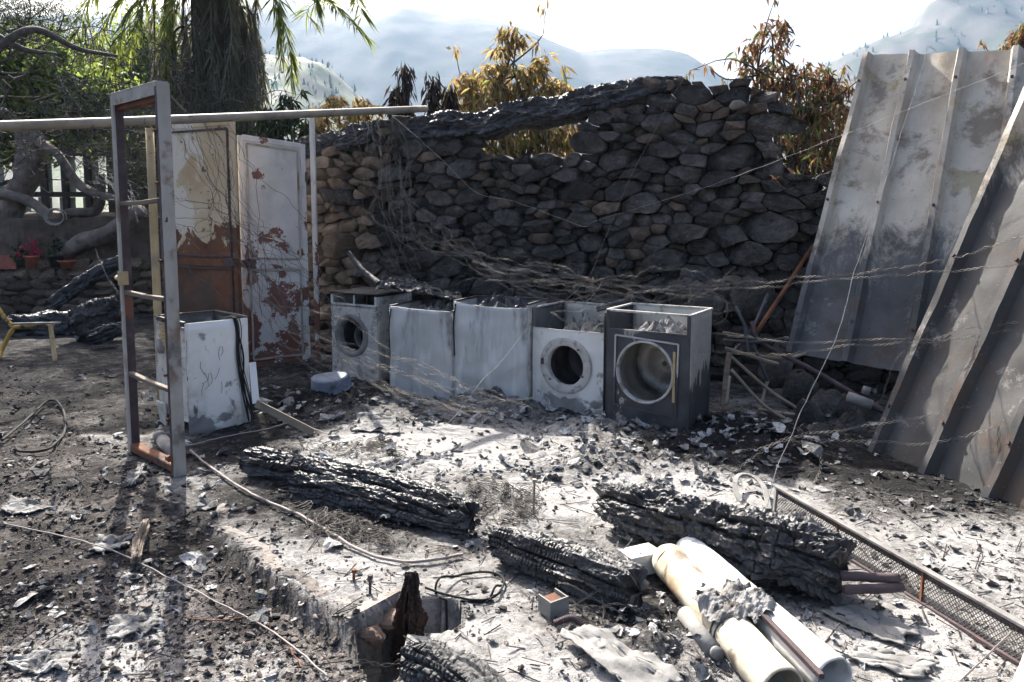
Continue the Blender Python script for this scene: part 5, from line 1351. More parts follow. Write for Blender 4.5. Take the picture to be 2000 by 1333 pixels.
# palm with a skirt of dead fronds
PY = 14.0
pb = np.array([*D(428, 426, PY)[:2], 0.0])
palm = thing('palm_tree', 'large date palm with thick skirt of hanging dead fronds', 'palm tree', pb)
rng = np.random.default_rng(80)
TZ = 6.1
P = smooth_path([(0, 0, 0), (.05, 0, 2.2), (0, 0, 4.2), (.02, 0, TZ)], 60)
th_ = np.arange(28) / 28
S, H_ = np.meshgrid(np.linspace(0, 1, 60), th_, indexing='ij')
b_, c_ = vor(S * 46, H_ * 11, 3, None)
R = .36 - .06 * S + .05 * sstep(0, .4, b_)
V = np.stack([P[:, None, 0] + R * np.cos(H_ * 6.283), P[:, None, 1] + R * np.sin(H_ * 6.283), P[:, None, 2] + 0 * R], -1).reshape(-1, 3)
obj('trunk', V, [[i * 28 + j, i * 28 + (j + 1) % 28, (i + 1) * 28 + (j + 1) % 28, (i + 1) * 28 + j] for i in range(59) for j in range(28)] + [list(range(59 * 28, 60 * 28))], M['bark'], palm)
def frond(path, n_leaf, ll, rng, wide=.024, spread=.9, hang=.6):
    P = smooth_path(path, 40); T, A, B = frames(P)
    rach = tube(P, np.linspace(.022, .005, 40), 5)
    idx = rng.uniform(5, 39, n_leaf); i0 = idx.astype(int); f = (idx - i0)[:, None]
    base = P[i0] * (1 - f) + P[np.minimum(i0 + 1, 39)] * f
    up = np.array([0, 0, 1.0]); side = np.cross(T[i0], up); side /= np.maximum(np.linalg.norm(side, axis=1), 1e-6)[:, None]
    sg = np.where(rng.random(n_leaf) < .5, -1, 1)[:, None]
    dd = side * sg * spread + T[i0] * .75 + rng.normal(size=(n_leaf, 3)) * .16
    dd[:, 2] -= hang
    ln = ll * (1 - .55 * np.abs(idx / 39 - .45) ** 1.5) * rng.uniform(.75, 1.1, n_leaf)
    V, F = leaf_mesh(base, dd, ln, wide, rng, fold=.3, droop=.12)
    return rach, (V, F)
RA, LF = [], []
def hanging(a, r, z0, z1, rng):
    o0 = np.array([math.cos(a), math.sin(a), 0])
    top = o0 * .3 + np.array([0, 0, z0]); k = rng.uniform(.85, 1.15)
    return [top, o0 * (r * .85) * k + np.array([0, 0, z0 - .15]), o0 * r * k + np.array([rng.normal() * .05, 0, (z0 + z1) / 2]), o0 * r * .92 * k + np.array([rng.normal() * .1, rng.normal() * .1, z1])]
rl, ll = [], []
for k in range(92):
    a = rng.uniform(0, 2 * math.pi); z0 = rng.uniform(3.6, 6.1)
    ra, lf = frond(hanging(a, rng.uniform(.55, .95), z0, max(z0 - rng.uniform(1.6, 2.7), .9), rng), 120, .42, rng, spread=.45, hang=.5)
    rl.append(ra); ll.append(lf)
V, F = join(rl); skirt = obj('dead_frond_ribs', V, F, M['frond_dead'], palm)
V, F = join(ll); tag(obj('dead_fronds', V, F, M['frond_dead'], palm), kind='stuff')
def gfrond(pts, nl=170, ll_=.5, m='frond_green'):
    ra, lf = frond([np.asarray(q) - pb for q in pts], nl, ll_, rng, wide=.03, spread=.75, hang=.18)
    V, F = join([ra, lf]); return obj('frond', V, F, M[m], palm)
crown = pb + np.array([0, 0, TZ])
for pts in ([(545, -40, 13.4), (590, -25, 13.2), (640, 0, 13), (690, 45, 12.8), (716, 72, 12.8)], [(560, -80, 13.4), (620, -70, 13), (680, -30, 12.8), (708, 30, 12.6)], [(500, -60, 13), (545, 20, 13), (566, 100, 13), (570, 165, 13)], [(520, -60, 12.8), (540, 0, 12.8), (545, 60, 12.8), (550, 120, 12.8)],
            [(380, -90, 13.4), (290, -50, 13.2), (220, 20, 13), (175, 110, 13)], [(390, -100, 13), (330, -60, 12.7), (280, 10, 12.6), (255, 100, 12.6)], [(370, -40, 13), (335, 20, 12.9), (325, 90, 12.9), (330, 180, 12.9)], [(380, -60, 13.6), (260, -80, 13.4), (180, -10, 13.3), (150, 70, 13.3)], [(400, -60, 12.8), (300, -40, 12.5), (240, 60, 12.4), (215, 150, 12.4)],
            [(600, -60, 13.8), (660, -40, 14), (600, 20, 14.2), (612, 40, 14.2)], [(560, -60, 13.2), (600, -30, 13), (622, 10, 13), (624, 35, 13)]):
    gfrond([crown - np.array([0, 0, .1])] + [D(*q) for q in pts])
for k in range(18):
    a = k / 18 * 6.283 + .2; el = rng.uniform(.3, 1.1); o0 = np.array([math.cos(a), math.sin(a), 0])
    gfrond([crown, crown + o0 * .9 + np.array([0, 0, .9 * el]), crown + o0 * 1.7 + np.array([0, 0, .9 * el]), crown + o0 * 2.3 + np.array([0, 0, .35 * el - .2])], 110, .45)

# left background: leafy fig tree, conifer boughs, twiggy thicket
Y = 14.5
def blob_tree(name, label, base, clumps, mat, seed, per, L, W, cat, group, bark='bark', r0=.07, flat_=.0):
    rng = np.random.default_rng(seed); t = thing(name, label, cat, base, 0, group); b = np.asarray(base, float)
    parts, tips = branches(np.zeros(3), [np.array(c[:3]) - b for c in clumps], rng, r0, 4, .2)
    V, F = join(parts); obj('trunk', V, F, M[bark], t, True)
    P = np.concatenate([np.array(c[:3]) - b + rng.normal(size=(int(per * (c[3] / .5) ** 2), 3)) * c[3] * .55 for c in clumps])
    d = rng.normal(size=P.shape); d[:, 2] -= .35
    V, F = leaf_mesh(P, d, rng.uniform(*L, len(P)), rng.uniform(*W, len(P)), rng, fold=.12)
    obj('crown', V, F, mat, t); return t
blob_tree('fig_tree', 'sunlit green broad-leaved fig tree behind the thicket', (*D(-170, 426, Y)[:2], .7), [cl(30, 110, Y, .5), cl(70, 160, Y, .6), cl(20, 190, Y, .6), cl(130, 185, Y, .5), cl(190, 190, Y + .3, .5), cl(240, 200, Y, .5), cl(100, 225, Y, .5), cl(20, 250, Y, .6), cl(170, 235, Y, .5), cl(120, 110, Y + .5, .4), cl(60, 90, Y + .5, .35), cl(280, 225, Y, .4)], M['leaf_green'], 91, 420, (.14, .22), (.1, .17), 'tree', None)
Y = 18
blob_tree('background_tree', 'pale green bushy tree under the arching palm fronds', (*D(260, 426, Y)[:2], .7), [cl(230, 130, Y, .7), cl(280, 110, Y, .7), cl(260, 170, Y, .8), cl(310, 160, Y, .7), cl(200, 170, Y, .6), cl(300, 70, Y, .5), cl(330, 210, Y, .7)], M['leaf_green'], 93, 600, (.1, .16), (.05, .08), 'tree', None)
Y = 12.5
blob_tree('conifer', 'dark conifer boughs hanging into the top left corner', (*D(-260, 426, Y)[:2], 0), [cl(10, 20, Y, 0.49), cl(50, 30, Y, 0.44), cl(90, 15, Y, 0.42), cl(30, 55, Y, 0.35), cl(125, 30, Y, 0.31), cl(70, 55, Y, 0.28), cl(0, 75, Y, 0.31), cl(110, 60, Y, 0.17), cl(-40, 10, Y, 0.56)], M['leaf_dark'], 95, 1900, (.05, .09), (.008, .013), 'tree', None, r0=.06)
def thicket(label, base, n, xr, yr, Y, seed, mat='twig', leaves=0, name='bare_thicket', lm='leaf_dark', r=.011):
    rng = np.random.default_rng(seed); t = thing(name, label, 'thicket', base); b = np.asarray(base, float); parts = []; lp = []
    for k in range(n):
        p = D(rng.uniform(*xr), rng.uniform(*yr), Y + rng.normal() * .35) - b
        d = rng.normal(size=3); d[2] += .5; d /= np.linalg.norm(d); L = rng.uniform(.35, 1.1)
        Q = [p]
        for q in range(5):
            d = d + rng.normal(size=3) * .38; d /= np.linalg.norm(d); Q.append(Q[-1] + d * L / 5)
        Q = smooth_path(Q, 14); r0 = r * rng.uniform(.35, 1.2)
        parts.append(tube(Q, np.linspace(r0, r0 * .3, 14), 4, False))
        for s in range(4):
            i = rng.integers(3, 13); e = rng.normal(size=3); e /= np.linalg.norm(e); l2 = L * rng.uniform(.12, .35)
            q2 = smooth_path([Q[i], Q[i] + e * l2 * .5 + rng.normal(size=3) * .02, Q[i] + e * l2 + rng.normal(size=3) * .03], 5)
            parts.append(tube(q2, np.linspace(r0 * .45, r0 * .2, 5), 3, False)); lp.append(q2[-1])
    V, F = join(parts); obj('twigs', V, F, M[mat], t, True)
    if leaves:
        lp = np.array(lp); lp = np.repeat(lp, leaves, 0) + rng.normal(size=(len(lp) * leaves, 3)) * .04
        V, F = leaf_mesh(lp, rng.normal(size=lp.shape), rng.uniform(.03, .06, len(lp)), rng.uniform(.015, .03, len(lp)), rng); obj('leaves', V, F, M[lm], t)
    return t
thicket('bare scorched thicket of twigs above the pipe rail by the palm', (*D(250, 426, 11.5)[:2], 0), 170, (110, 340), (90, 290), 11.5, 101, leaves=1)
thicket('tangle of bare twigs overhanging the house window', (*D(100, 426, 11.2)[:2], 0), 120, (-20, 260), (190, 310), 11.2, 103, leaves=1)
thicket('dry twigs growing up around the palm trunk', (*D(430, 426, 12.2)[:2], 0), 90, (340, 540), (120, 330), 12.2, 105, leaves=2)
thicket('dense dark undergrowth behind the standing door frame', (*D(250, 426, 12.5)[:2], 0), 120, (215, 345), (230, 480), 12.6, 107, leaves=5, lm='leaf_dark')
def limb(label, pts, radii, mat, name='tree_limb', sides=16, cat='tree', n=50, seed=1):
    P = smooth_path(pts, n); T, A, B = frames(P); m = 24
    S, H_ = np.meshgrid(np.linspace(0, 1, n), np.arange(m) / m * 2 * np.pi, indexing='ij')
    R = np.interp(S, np.linspace(0, 1, len(radii)), radii) * (1 + .16 * fbm(S * 7 + seed, np.cos(H_) * 1.2, np.sin(H_) * 1.2, 4))
    V = (P[:, None] + R[..., None] * (np.cos(H_)[..., None] * A[:, None] + np.sin(H_)[..., None] * B[:, None])).reshape(-1, 3)
    F = [[i * m + j, i * m + (j + 1) % m, (i + 1) * m + (j + 1) % m, (i + 1) * m + j] for i in range(n - 1) for j in range(m)] + [list(range(m - 1, -1, -1)), list(range((n - 1) * m, n * m))]
    return V, F
Y = 12.6
tr = thing('gnarled_tree', 'gnarled pale-barked tree on the terrace beside the house window', 'tree', D(20, 510, Y)); o = np.array(tr.location)
V, F = limb('', [D(22, 515, Y), D(14, 450, Y), D(30, 390, Y), D(55, 340, Y), D(62, 290, Y), D(55, 255, Y)], [.24, .18, .2, .2, .22, .2], None, seed=2); obj('trunk', V - o, F, M['bark_pale'], tr, True)
for k, (pts, rr) in enumerate((([D(0, 378, Y - .3), D(60, 395, Y - .3), D(110, 440, Y - .4), D(140, 500, Y - .5)], [.09, .08, .08, .1]), ([D(60, 270, Y), D(30, 240, Y), D(0, 215, Y - .2)], [.12, .09, .07]), ([D(60, 270, Y), D(110, 300, Y - .3), D(160, 365, Y - .4), D(240, 395, Y - .6)], [.1, .07, .07, .05]), ([D(130, 470, Y - .4), D(130, 420, Y - .4), D(190, 410, Y - .4), D(200, 340, Y - .5)], [.09, .08, .07, .05]))):
    V, F = limb('', pts, rr, None, seed=5 + k); obj('limb', V - o, F, M['bark_pale'] if k != 3 else M['bark'], tr, True)
fl = thing('fallen_tree', 'pale cracked tree trunk slumped across the terrace edge', 'tree', D(130, 515, 12)); o = np.array(fl.location)
V, F = limb('', [D(108, 508, 12.2), D(160, 475, 12.0), D(215, 455, 11.8), D(275, 410, 11.6)], [.12, .14, .13, .12], None, seed=12); obj('trunk', V - o, F, M['bark_pale'], fl, True)
# overhanging dark bough, top left
V, F = limb('', [D(-30, 120, 9), D(30, 70, 9), D(80, 60, 9.2), D(150, 95, 9.4), D(230, 110, 9.6)], [.05, .05, .04, .03, .015], None, seed=20)
V2, F2 = limb('', [D(-20, 60, 9), D(20, 85, 9), D(60, 100, 9.2), D(110, 105, 9.3)], [.04, .035, .03, .012], None, seed=21)
V, F = join([(V, F), (V2, F2)]); tag(obj('bare_bough', V, F, M['twig'], None, True, origin=D(30, 80, 9)), 'dark bare boughs reaching across the top left corner', 'bough')

# ---------------------------------------------------------------- terrace, house and pots on the far left
TY = 12.0
ter_z = float(D(100, 520, TY)[2])
x0_, x1_ = D(-500, 426, TY)[0], D(345, 426, TY)[0]
ny, nx = 30, 60
X, Yt = np.meshgrid(np.linspace(x0_, x1_, nx), np.linspace(TY + .12, 22, ny), indexing='ij')
tz = ter_z - .02 + .06 * fbm(X * 1.3, Yt * 1.3, 3, 3) + .02 * (Yt - TY)
Vt = np.stack([X, Yt, tz], -1)
V, F = sheet(Vt[:, ::-1], .8)
tag(obj('terrace', V, F, M['soil']), kind='structure')
tw = thing('terrace_wall', 'low dry stone terrace wall of grey rubble at the far left', 'wall', (D(100, 426, TY)[0], TY, 0)); tw['kind'] = 'thing'
o = np.array(tw.location)
V, F = box(((x0_ + x1_) / 2 - o[0], .3, ter_z / 2 - .05), (x1_ - x0_, .4, ter_z + .0)); obj('rubble_core', V, F, M['rubble'], tw)
rr = np.random.default_rng(44); z = 0.0
protos = [mesh('stone', *(lambda q: (q[0] * np.array([1, .8, 1]), q[1]))(rock(700 + k, cuts=9)), M['stone_tan'] if k % 3 == 0 else M['stone_warm'], True) for k in range(8)]
for pm_ in protos: pm_.set_sharp_from_angle(angle=math.radians(24))
row = 0
while z < ter_z:
    h = rr.uniform(.13, .19); x = D(-330, 426, TY)[0] + rr.uniform(0, .2)
    while x < x1_:
        w = rr.uniform(.14, .4)
        s_ = link('stone', protos[rr.integers(8)], tw, (x + w / 2 - o[0], .07 + rr.uniform(-.03, .03), z + h / 2), (rr.uniform(-.15, .15), rr.uniform(-.25, .25), rr.uniform(-.2, .2)))
        s_.scale = (w * .6, .14, h * .62); x += w
    z += h * .93
HY = 17.5
hb = D(60, 426, HY); hs = thing('house', 'low house with cream window panes in dark frames behind the gnarled tree', 'house', (hb[0], HY, 0)); o = np.array(hs.location)
hz0, hz1 = .7, 4.6
def hp(px, py, y=HY): return D(px, py, y) - o
wx0, wx1, wz0, wz1 = hp(-40, 0)[0], hp(196, 0)[0], hp(0, 428)[2], hp(0, 300)[2]
parts = [box(((wx0 - 4 + wx0) / 2, .2, (hz0 + hz1) / 2), (4, .4, hz1 - hz0)), box((wx1 + .9, .2, (hz0 + hz1) / 2), (1.8, .4, hz1 - hz0)), box(((wx0 + wx1) / 2, .2, (hz0 + wz0) / 2), (wx1 - wx0, .396, wz0 - hz0)), box(((wx0 + wx1) / 2, .2, (wz1 + hz1) / 2), (wx1 - wx0, .396, hz1 - wz1))]
V, F = join(parts); obj('wall', V, F, M['stone_warm'], hs)
V, F = box(((wx0 + wx1) / 2 - 2, .6, hz1 + .1), (7, 2.4, .2)); obj('roof', V, F, M['terracotta'], hs)
rs = np.random.default_rng(46)
z = hz0 + .3
while z < wz0:                                   # rubble of the house wall below its window
    x = wx0; h = rs.uniform(.14, .22)
    while x < wx1 + 1.8:
        w = rs.uniform(.2, .45); s_ = link('stone', protos[rs.integers(8)], hs, (x + w / 2, -.02, z), (0, rs.uniform(-.2, .2), 0)); s_.scale = (w * .55, .1, h * .55); x += w
    z += h
cols = [-40, 10, 62, 104, 150, 196]; rows_ = [300, 380, 430]
win = obj('window', *join([bar((hp(c, 0)[0], .06, wz0), (hp(c, 0)[0], .06, wz1), .14, .1, (0, 1, 0)) for c in cols] + [bar((wx0, .05, hp(0, r)[2]), (wx1, .05, hp(0, r)[2]), .1, .12) for r in rows_]), M['wood_dark'], hs)
for i in range(5):
    for j in range(2):
        a, b = hp(cols[i], rows_[j]), hp(cols[i + 1], rows_[j + 1])
        V, F = box(((a[0] + b[0]) / 2, .12, (a[2] + b[2]) / 2), (b[0] - a[0] - .15, .02, a[2] - b[2] - .13)); obj('pane', V, F, M['pane'], win)
def pot(name, lab, px, py, y, r, h, mat, plant=None, cat='flower pot'):
    p = D(px, py, y); t = thing(name, lab, cat, p)
    prof = [(0, 0), (r * .72, 0), (r * .95, h * .8), (r * 1.08, h * .82), (r * 1.08, h), (r * .92, h), (r * .9, h * .85), (0, h * .85)]
    P = np.array([[(q * math.cos(a), q * math.sin(a), z) for q, z in prof] for a in np.linspace(0, 6.2832, 20, endpoint=False)])
    obj('pot', P.reshape(-1, 3), grid_faces(20, len(prof), True), mat, t, True)
    if plant:
        rg = np.random.default_rng(int(px)); n = 60
        P = rg.normal(size=(n, 3)) * np.array([r * .7, r * .7, r * .6]) + np.array([0, 0, h * 1.5])
        V, F = leaf_mesh(P, rg.normal(size=P.shape), .09, .05, rg); tag(obj('plant', V, F, M[plant], t), kind='stuff')
pz = ter_z
pot('flower_pot', 'terracotta pot with crimson flowers on the terrace wall', 66, 522, 12.05, .13, .19, M['terracotta'], 'flower')
pot('flower_pot', 'dark green plant pot left of the crimson flowers', 45, 522, 12.05, .11, .15, M['dark_pot'], 'leaf_dark')
pot('flower_pot', 'black plant pot right of the crimson flowers', 112, 522, 12.05, .13, .2, M['dark_pot'], 'leaf_dark')
pot('flower_bowl', 'wide shallow terracotta bowl on the terrace wall', 136, 523, 12.05, .16, .12, M['terracotta'])
V, F = box((0, 0, 0), (.6, .25, .22)); tag(obj('brick_planter', V, F, M['brick_red']), 'red brick planter on the terrace wall end', 'planter').location = tuple(D(5, 512, 12.1))
ob = thing('orange_crate', 'orange wooden box standing under the house window', 'box', D(46, 475, 14.5)); V, F = box((0, 0, .26), (.26, .25, .52)); obj('body', V, F, M['orange_box'], ob); V, F = box((0, -.13, .5), (.28, .02, .06)); obj('lip', V, F, M['orange_box'], ob)
for k, (px, py, s) in enumerate(((40, 500, .28), (85, 495, .3), (12, 505, .15))):
    V, F = rock(800 + k); tag(obj('boulder', V * np.array([s, s * .8, s * .7]), F, M['stone_tan'], None, True), ['pale boulder behind the terrace pots', 'broad boulder right of the flower pot', 'small boulder beside the brick planter'][k], 'boulder').location = tuple(D(px, py, 12.8))
# coiled hose on the branch
V, F = join([tube([D(105, 424, 12.0) + np.array([math.cos(a) * .16 * s, .02 * k, math.sin(a) * .13 * s]) for a in np.linspace(0, 6.283, 28)], .008, 5, False) for k, s in enumerate((1, .92, .84, 1.06))])
tag(obj('hose_coil', V, F, M['wire_pale'], origin=D(105, 424, 12)), 'coil of pale hose hanging from the gnarled tree branch', 'hose')
# yellow trestle
ty = thing('trestle', 'yellow-painted steel trestle leg with grey top bar at the far left', 'trestle', G(20, 700)); o = np.array(ty.location)
jn = D(27, 640, 8.1)
for nm, pts, m in (('leg', [D(-6, 600, 8.1), D(10, 622, 8.1), jn], 'yellow_bright'), ('leg', [jn, D(5, 680, 8.1), G(-4, 706)], 'yellow_bright'), ('leg', [D(98, 632, 8.1), G(108, 708)], 'yellow_paint'), ('rail', [jn, D(60, 636, 8.1), D(105, 634, 8.1)], 'yellow_bright')):
    V, F = tube(smooth_path(pts, 12), .024, 10); obj(nm, V - o, F, M[m], ty, True)
V, F = bar(D(25, 633, 8.0) - o, D(116, 631, 8.0) - o, .06, .02); obj('top_bar', V, F, M['plain_grey'], ty)
# ---------------------------------------------------------------- wires
rwi = np.random.default_rng(200)
def strand(P, r, twist=0.0, amp=.004, pitch=.035):
    """P dense path; twist>0: two wires wound round each other (old fence wire)"""
    if not twist: return [tube(P, r, 4, False)]
    T, A, B = frames(P)
    L = np.concatenate([[0], np.cumsum(np.linalg.norm(np.diff(P, axis=0), axis=1))])
    out = []
    for ph in (0, math.pi):
        a = L / pitch * math.pi + ph
        out.append(tube(P + amp * (np.cos(a)[:, None] * A + .45 * np.sin(a)[:, None] * B), r, 4, False))
    return out
def wpath(pts, wob=.01, dens=90, seed=0):
    P = np.array([D(*p) for p in pts]); L = np.sum(np.linalg.norm(np.diff(P, axis=0), axis=1))
    n = int(max(12, min(420, L * dens))); Q = smooth_path(P, n)
    s = np.linspace(0, L, n)
    Q += wob * np.stack([fbm(s * 5 + seed, 1, seed, 2), fbm(s * 5 + seed, 4, seed, 2), fbm(s * 5 + seed, 9, seed, 2)], 1)
    return Q
def wire(name, label, pts, r=.0013, twist=0, mat='wire', wob=.01, amp=.0065, pitch=.035, cat='wire', group=None):
    Q = wpath(pts, wob, 130 if twist else 40, rwi.uniform(0, 50))
    V, F = join(strand(Q, r, twist, amp, pitch))
    return tag(obj(name, V, F, M[mat], origin=Q[len(Q) // 2]), label, cat, group)
wire('slack_wire', 'long slack pale wire dipping in a V before the stone wall', [(2005, 122, 4.6), (1700, 243, 5.6), (1400, 358, 6.3), (1180, 427, 6.7), (1150, 440, 6.77), (1143, 443, 6.8), (1120, 436, 6.85), (1000, 392, 7.2), (932, 377, 7.3), (850, 300, 7.6), (757, 218, 8.1)], r=.0015, mat='wire_pale', wob=.006)
wire('loose_wire', 'loose pale wire hanging down across the back ribbed sheet to the ash', [(1828, 100, 6.1), (1812, 92, 6.1), (1800, 140, 6.0), (1770, 230, 5.7), (1715, 400, 5.3), (1672, 520, 5.0), (1640, 640, 4.7), (1590, 750, 4.4), (1545, 850, 4.15), (1515, 925, 3.95), (1498, 990, 3.8)], r=.0024, mat='wire_pale', wob=.006)
wire('loose_wire', 'straight wire slanting from the wall top down to the dryer', [(1350, 140, 7.1), (1325, 170, 7.0), (1230, 350, 6.7), (1180, 470, 6.5), (1150, 540, 6.3), (1090, 600, 6.1)], r=.002, wob=.006)
wire('loose_wire', 'thin wire crossing the zinc casing from the cream machine down to the ash', [(1040, 625, 5.85), (985, 700, 5.6), (940, 745, 5.4), (900, 800, 5.2), (870, 832, 5.1)], r=.0024, mat='wire_pale', wob=.008)
wire('twisted_wire', 'twisted wire bundle from dryer to front sheet, uppermost on the right', [(1180, 555, 6.2), (1300, 560, 6.0), (1450, 552, 5.6), (1620, 538, 5.1), (1760, 522, 4.8), (1880, 500, 4.6), (2005, 462, 4.3)], twist=1, wob=.02)
wire('twisted_wire', 'second twisted wire below the uppermost, joined near the back sheet', [(1080, 548, 6.3), (1250, 562, 6.05), (1430, 566, 5.6), (1600, 548, 5.1), (1800, 534, 4.7), (2005, 512, 4.3)], twist=1, wob=.015)
wire('twisted_wire', 'upper one of two twisted wires at mid height across the ribbed sheets', [(1240, 640, 5.4), (1395, 652, 5.3), (1540, 667, 5.0), (1680, 665, 4.8), (1820, 662, 4.6), (1900, 642, 4.5), (2005, 630, 4.3)], twist=1, wob=.015)
wire('twisted_wire', 'lower one of two twisted wires at mid height across the ribbed sheets', [(1260, 682, 5.3), (1400, 688, 5.2), (1540, 692, 5.0), (1640, 676, 4.85), (1780, 672, 4.7), (1880, 662, 4.5), (2005, 645, 4.3)], twist=1, wob=.015)
wire('twisted_wire', 'twisted wire ending in a knot, upper of the lowest pair on the right', [(1430, 885, 4.35), (1480, 878, 4.3), (1545, 856, 4.3), (1650, 838, 4.4), (1800, 815, 4.4), (1860, 800, 4.4), (2005, 782, 4.2)], twist=1, wob=.012)
wire('twisted_wire', 'twisted wire ending in a knot, lower of the lowest pair on the right', [(1405, 942, 4.2), (1470, 895, 4.25), (1540, 857, 4.3), (1640, 862, 4.35), (1800, 865, 4.3), (1900, 848, 4.2), (2005, 822, 4.1)], twist=1, wob=.012)
wire('twisted_wire', 'short twisted wire strand hooking down from the knot to the ash', [(1540, 858, 4.3), (1590, 872, 4.25), (1605, 900, 4.2), (1590, 945, 4.05), (1575, 975, 3.95)], twist=1, wob=.01)
wire('twisted_wire', 'twisted wire hanging from the back sheet edge to the pipe collar', [(1800, 650, 4.8), (1752, 700, 4.9), (1735, 740, 4.95), (1722, 780, 5.0), (1690, 790, 5.1)], twist=1, wob=.01)
wire('twisted_wire', 'twisted wire lying on the ash at the right edge', [(1830, 1032, 3.35), (1870, 1015, 3.4), (1930, 1022, 3.35), (2005, 1025, 3.3)], twist=1, wob=.01)
wire('slanting_wire', 'thick straight wire crossing the bottom right corner', [(2008, 1205, 2.55), (1940, 1270, 2.45), (1860, 1345, 2.35)], r=.0035, mat='cable', wob=.002)
wire('barbed_line', 'thin twisted line running from the wall top right behind the sheets', [(1500, 175, 7.0), (1560, 205, 7.2), (1620, 215, 7.3), (1680, 222, 7.3)], twist=1, mat='wire_dark', wob=.006)
def tangle(label, base, paths, mat='wire', twist=1, r=.0011, name='wire_tangle', wob=.02, amp=.0065, dens=None):
    t = thing(name, label, 'wire', base); o = np.array(t.location)
    for pts in paths:
        Q = wpath(pts, wob, 120 if twist else 45, rwi.uniform(0, 60))
        V, F = join(strand(Q, r, twist, amp, rwi.uniform(.03, .045))); obj('strand', V - o, F, M[mat], t)
    return t
J = lambda a, s: a + rwi.normal() * s
# netting hung from the pipe end, sweeping right over the machines
paths = []
for k in range(5):
    paths.append([(J(752, 14), 222, 8.15), (J(775, 20), J(300, 14), 8.0), (J(800, 24), J(380, 18), 7.7), (J(850, 26), J(445, 20), 7.3), (J(915, 24), J(490, 18), 6.9), (J(980, 20), J(525, 16), 6.6), (J(1060, 20), J(548, 16), 6.4), (J(1180, 20), J(556, 10), 6.15)])
for k in range(4):
    paths.append([(J(735, 10), J(235, 6), 8.1), (J(750, 12), J(330, 12), 7.9), (J(735, 14), J(420, 14), 7.6), (J(800, 20), J(470, 12), 7.3), (J(900, 16), J(515, 12), 6.9), (J(1000, 16), J(545, 8), 6.5), (J(1100, 20), J(560, 8), 6.25)])
for k in range(6):
    x = 700 + 14 * k
    paths.append([(J(x, 8), J(240, 6), 8.15), (J(x + 10, 10), J(330, 10), 7.95), (J(x + 30, 12), J(440, 14), 7.7), (J(x + 55, 14), J(530, 10), 7.5)])
tangle('sagging curtain of twisted fence wire sweeping from the pipe end over the stone wall', D(752, 222, 8.15), paths)
paths = []
for k in range(8):
    y0 = 535 + k * 9
    paths.append([(J(980, 40), J(525, 20), 6.5), (J(1080, 30), J(y0, 22), 6.2), (J(1180, 30), J(y0 + 5, 26), 6.0), (J(1300, 30), J(y0 + 8, 26), 5.75), (J(1420, 25), J(y0, 30), 5.6)])
for k in range(10):
    x = rwi.uniform(1050, 1400)
    paths.append([(x, J(555, 8), 6.0), (J(x, 30), J(590, 14), 5.9), (J(x, 40), J(615, 14), 5.75), (J(x, 50), J(640, 18), 5.6)])
tangle('matted twisted wire lying over the open tops of the machines', D(1180, 560, 6.1), paths, wob=.03)
paths = []
for k in range(10):
    paths.append([(J(470, 12), J(500, 50), 6.9), (J(560, 16), J(600 + 8 * k, 16), 6.6), (J(680, 20), J(655 + 8 * k, 16), 6.0), (J(800, 20), J(705 + 8 * k, 12), 5.7), (J(900, 20), J(735 + 8 * k, 10), 5.45), (J(1010, 25), J(770 + 6 * k, 14), 5.2)])
for k in range(5):
    paths.append([(J(650, 12), J(690, 12), 6.3), (J(720, 12), J(745, 10), 5.9), (J(790, 14), J(770, 8), 5.6), (J(880, 14), J(790, 8), 5.4), (J(960, 20), J(790, 10), 5.3)])
tangle('twisted wire strands slung low across the fronts of the machines', D(700, 700, 6.0), paths, wob=.02)
paths = []
for k in range(16):
    x = rwi.uniform(330, 450)
    paths.append([(x, J(238, 8), 6.5), (J(x + 40, 20), J(330, 14), 6.6), (J(x + 70, 25), J(420, 20), 6.6), (J(x + 110, 30), J(500, 25), 6.6), (J(x + 150, 40), J(600, 30), 6.5)])
for k in range(5):
    y = rwi.uniform(380, 430)
    paths.append([(J(180, 10), J(y - 60, 20), 6.6), (J(330, 10), J(y, 8), 6.2), (J(450, 10), J(y + 40, 14), 6.3), (J(600, 12), J(y + 150, 20), 6.5), (J(660, 12), J(y + 240, 20), 6.4)])
tangle('thin dark wires trailing down across both metal doors', D(390, 240, 6.5), paths, mat='wire_dark', twist=0, r=.002, wob=.05)
paths = [[(J(190, 14), J(330, 14), 6.4), (J(215, 10), J(350, 12), 6.3), (J(240, 8), J(385, 10), 6.2), (J(262, 6), J(400 + 6 * k, 10), 6.1)] for k in range(5)] + [[(185, 485, 7.5), (200, 520, 7.4), (215, 550, 7.3), (232, 572, 7.2)]]
tangle('short frayed twisted wires left of the door frame', D(215, 350, 6.3), paths, mat='wire_pale')
paths = []
for k in range(7):
    x = J(1200, 60)
    paths.append([(x - 130, J(1150, 10), 2.85), (x - 60, J(1175, 12), 2.8), (J(x, 10), J(1195, 12), 2.75), (J(x + 60, 10), J(1215, 14), 2.7)])
for k in range(5): paths.append([(J(1225, 40), J(1070, 20), 3.1), (J(1200, 30), J(1130, 12), 2.9), (J(1170, 30), J(1200, 16), 2.75), (J(1140, 40), J(1290, 20), 2.55)])
tangle('loose wire snarl between the square charred beam and the tanks', G(1200, 1190), paths, wob=.025, r=.0013, amp=.003)
paths = [[(690, 1290, 2.6), (760, 1295, 2.6), (840, 1260, 2.66), (900, 1235, 2.7), (1000, 1230, 2.72)], [(770, 1345, 2.42), (800, 1290, 2.55), (860, 1250, 2.65), (905, 1222, 2.72)], [(780, 1345, 2.42), (815, 1285, 2.55), (880, 1245, 2.66), (910, 1230, 2.7)], [(690, 1265, 2.65), (688, 1290, 2.6), (700, 1310, 2.56)], [(700, 1290, 2.6), (715, 1325, 2.5)]]
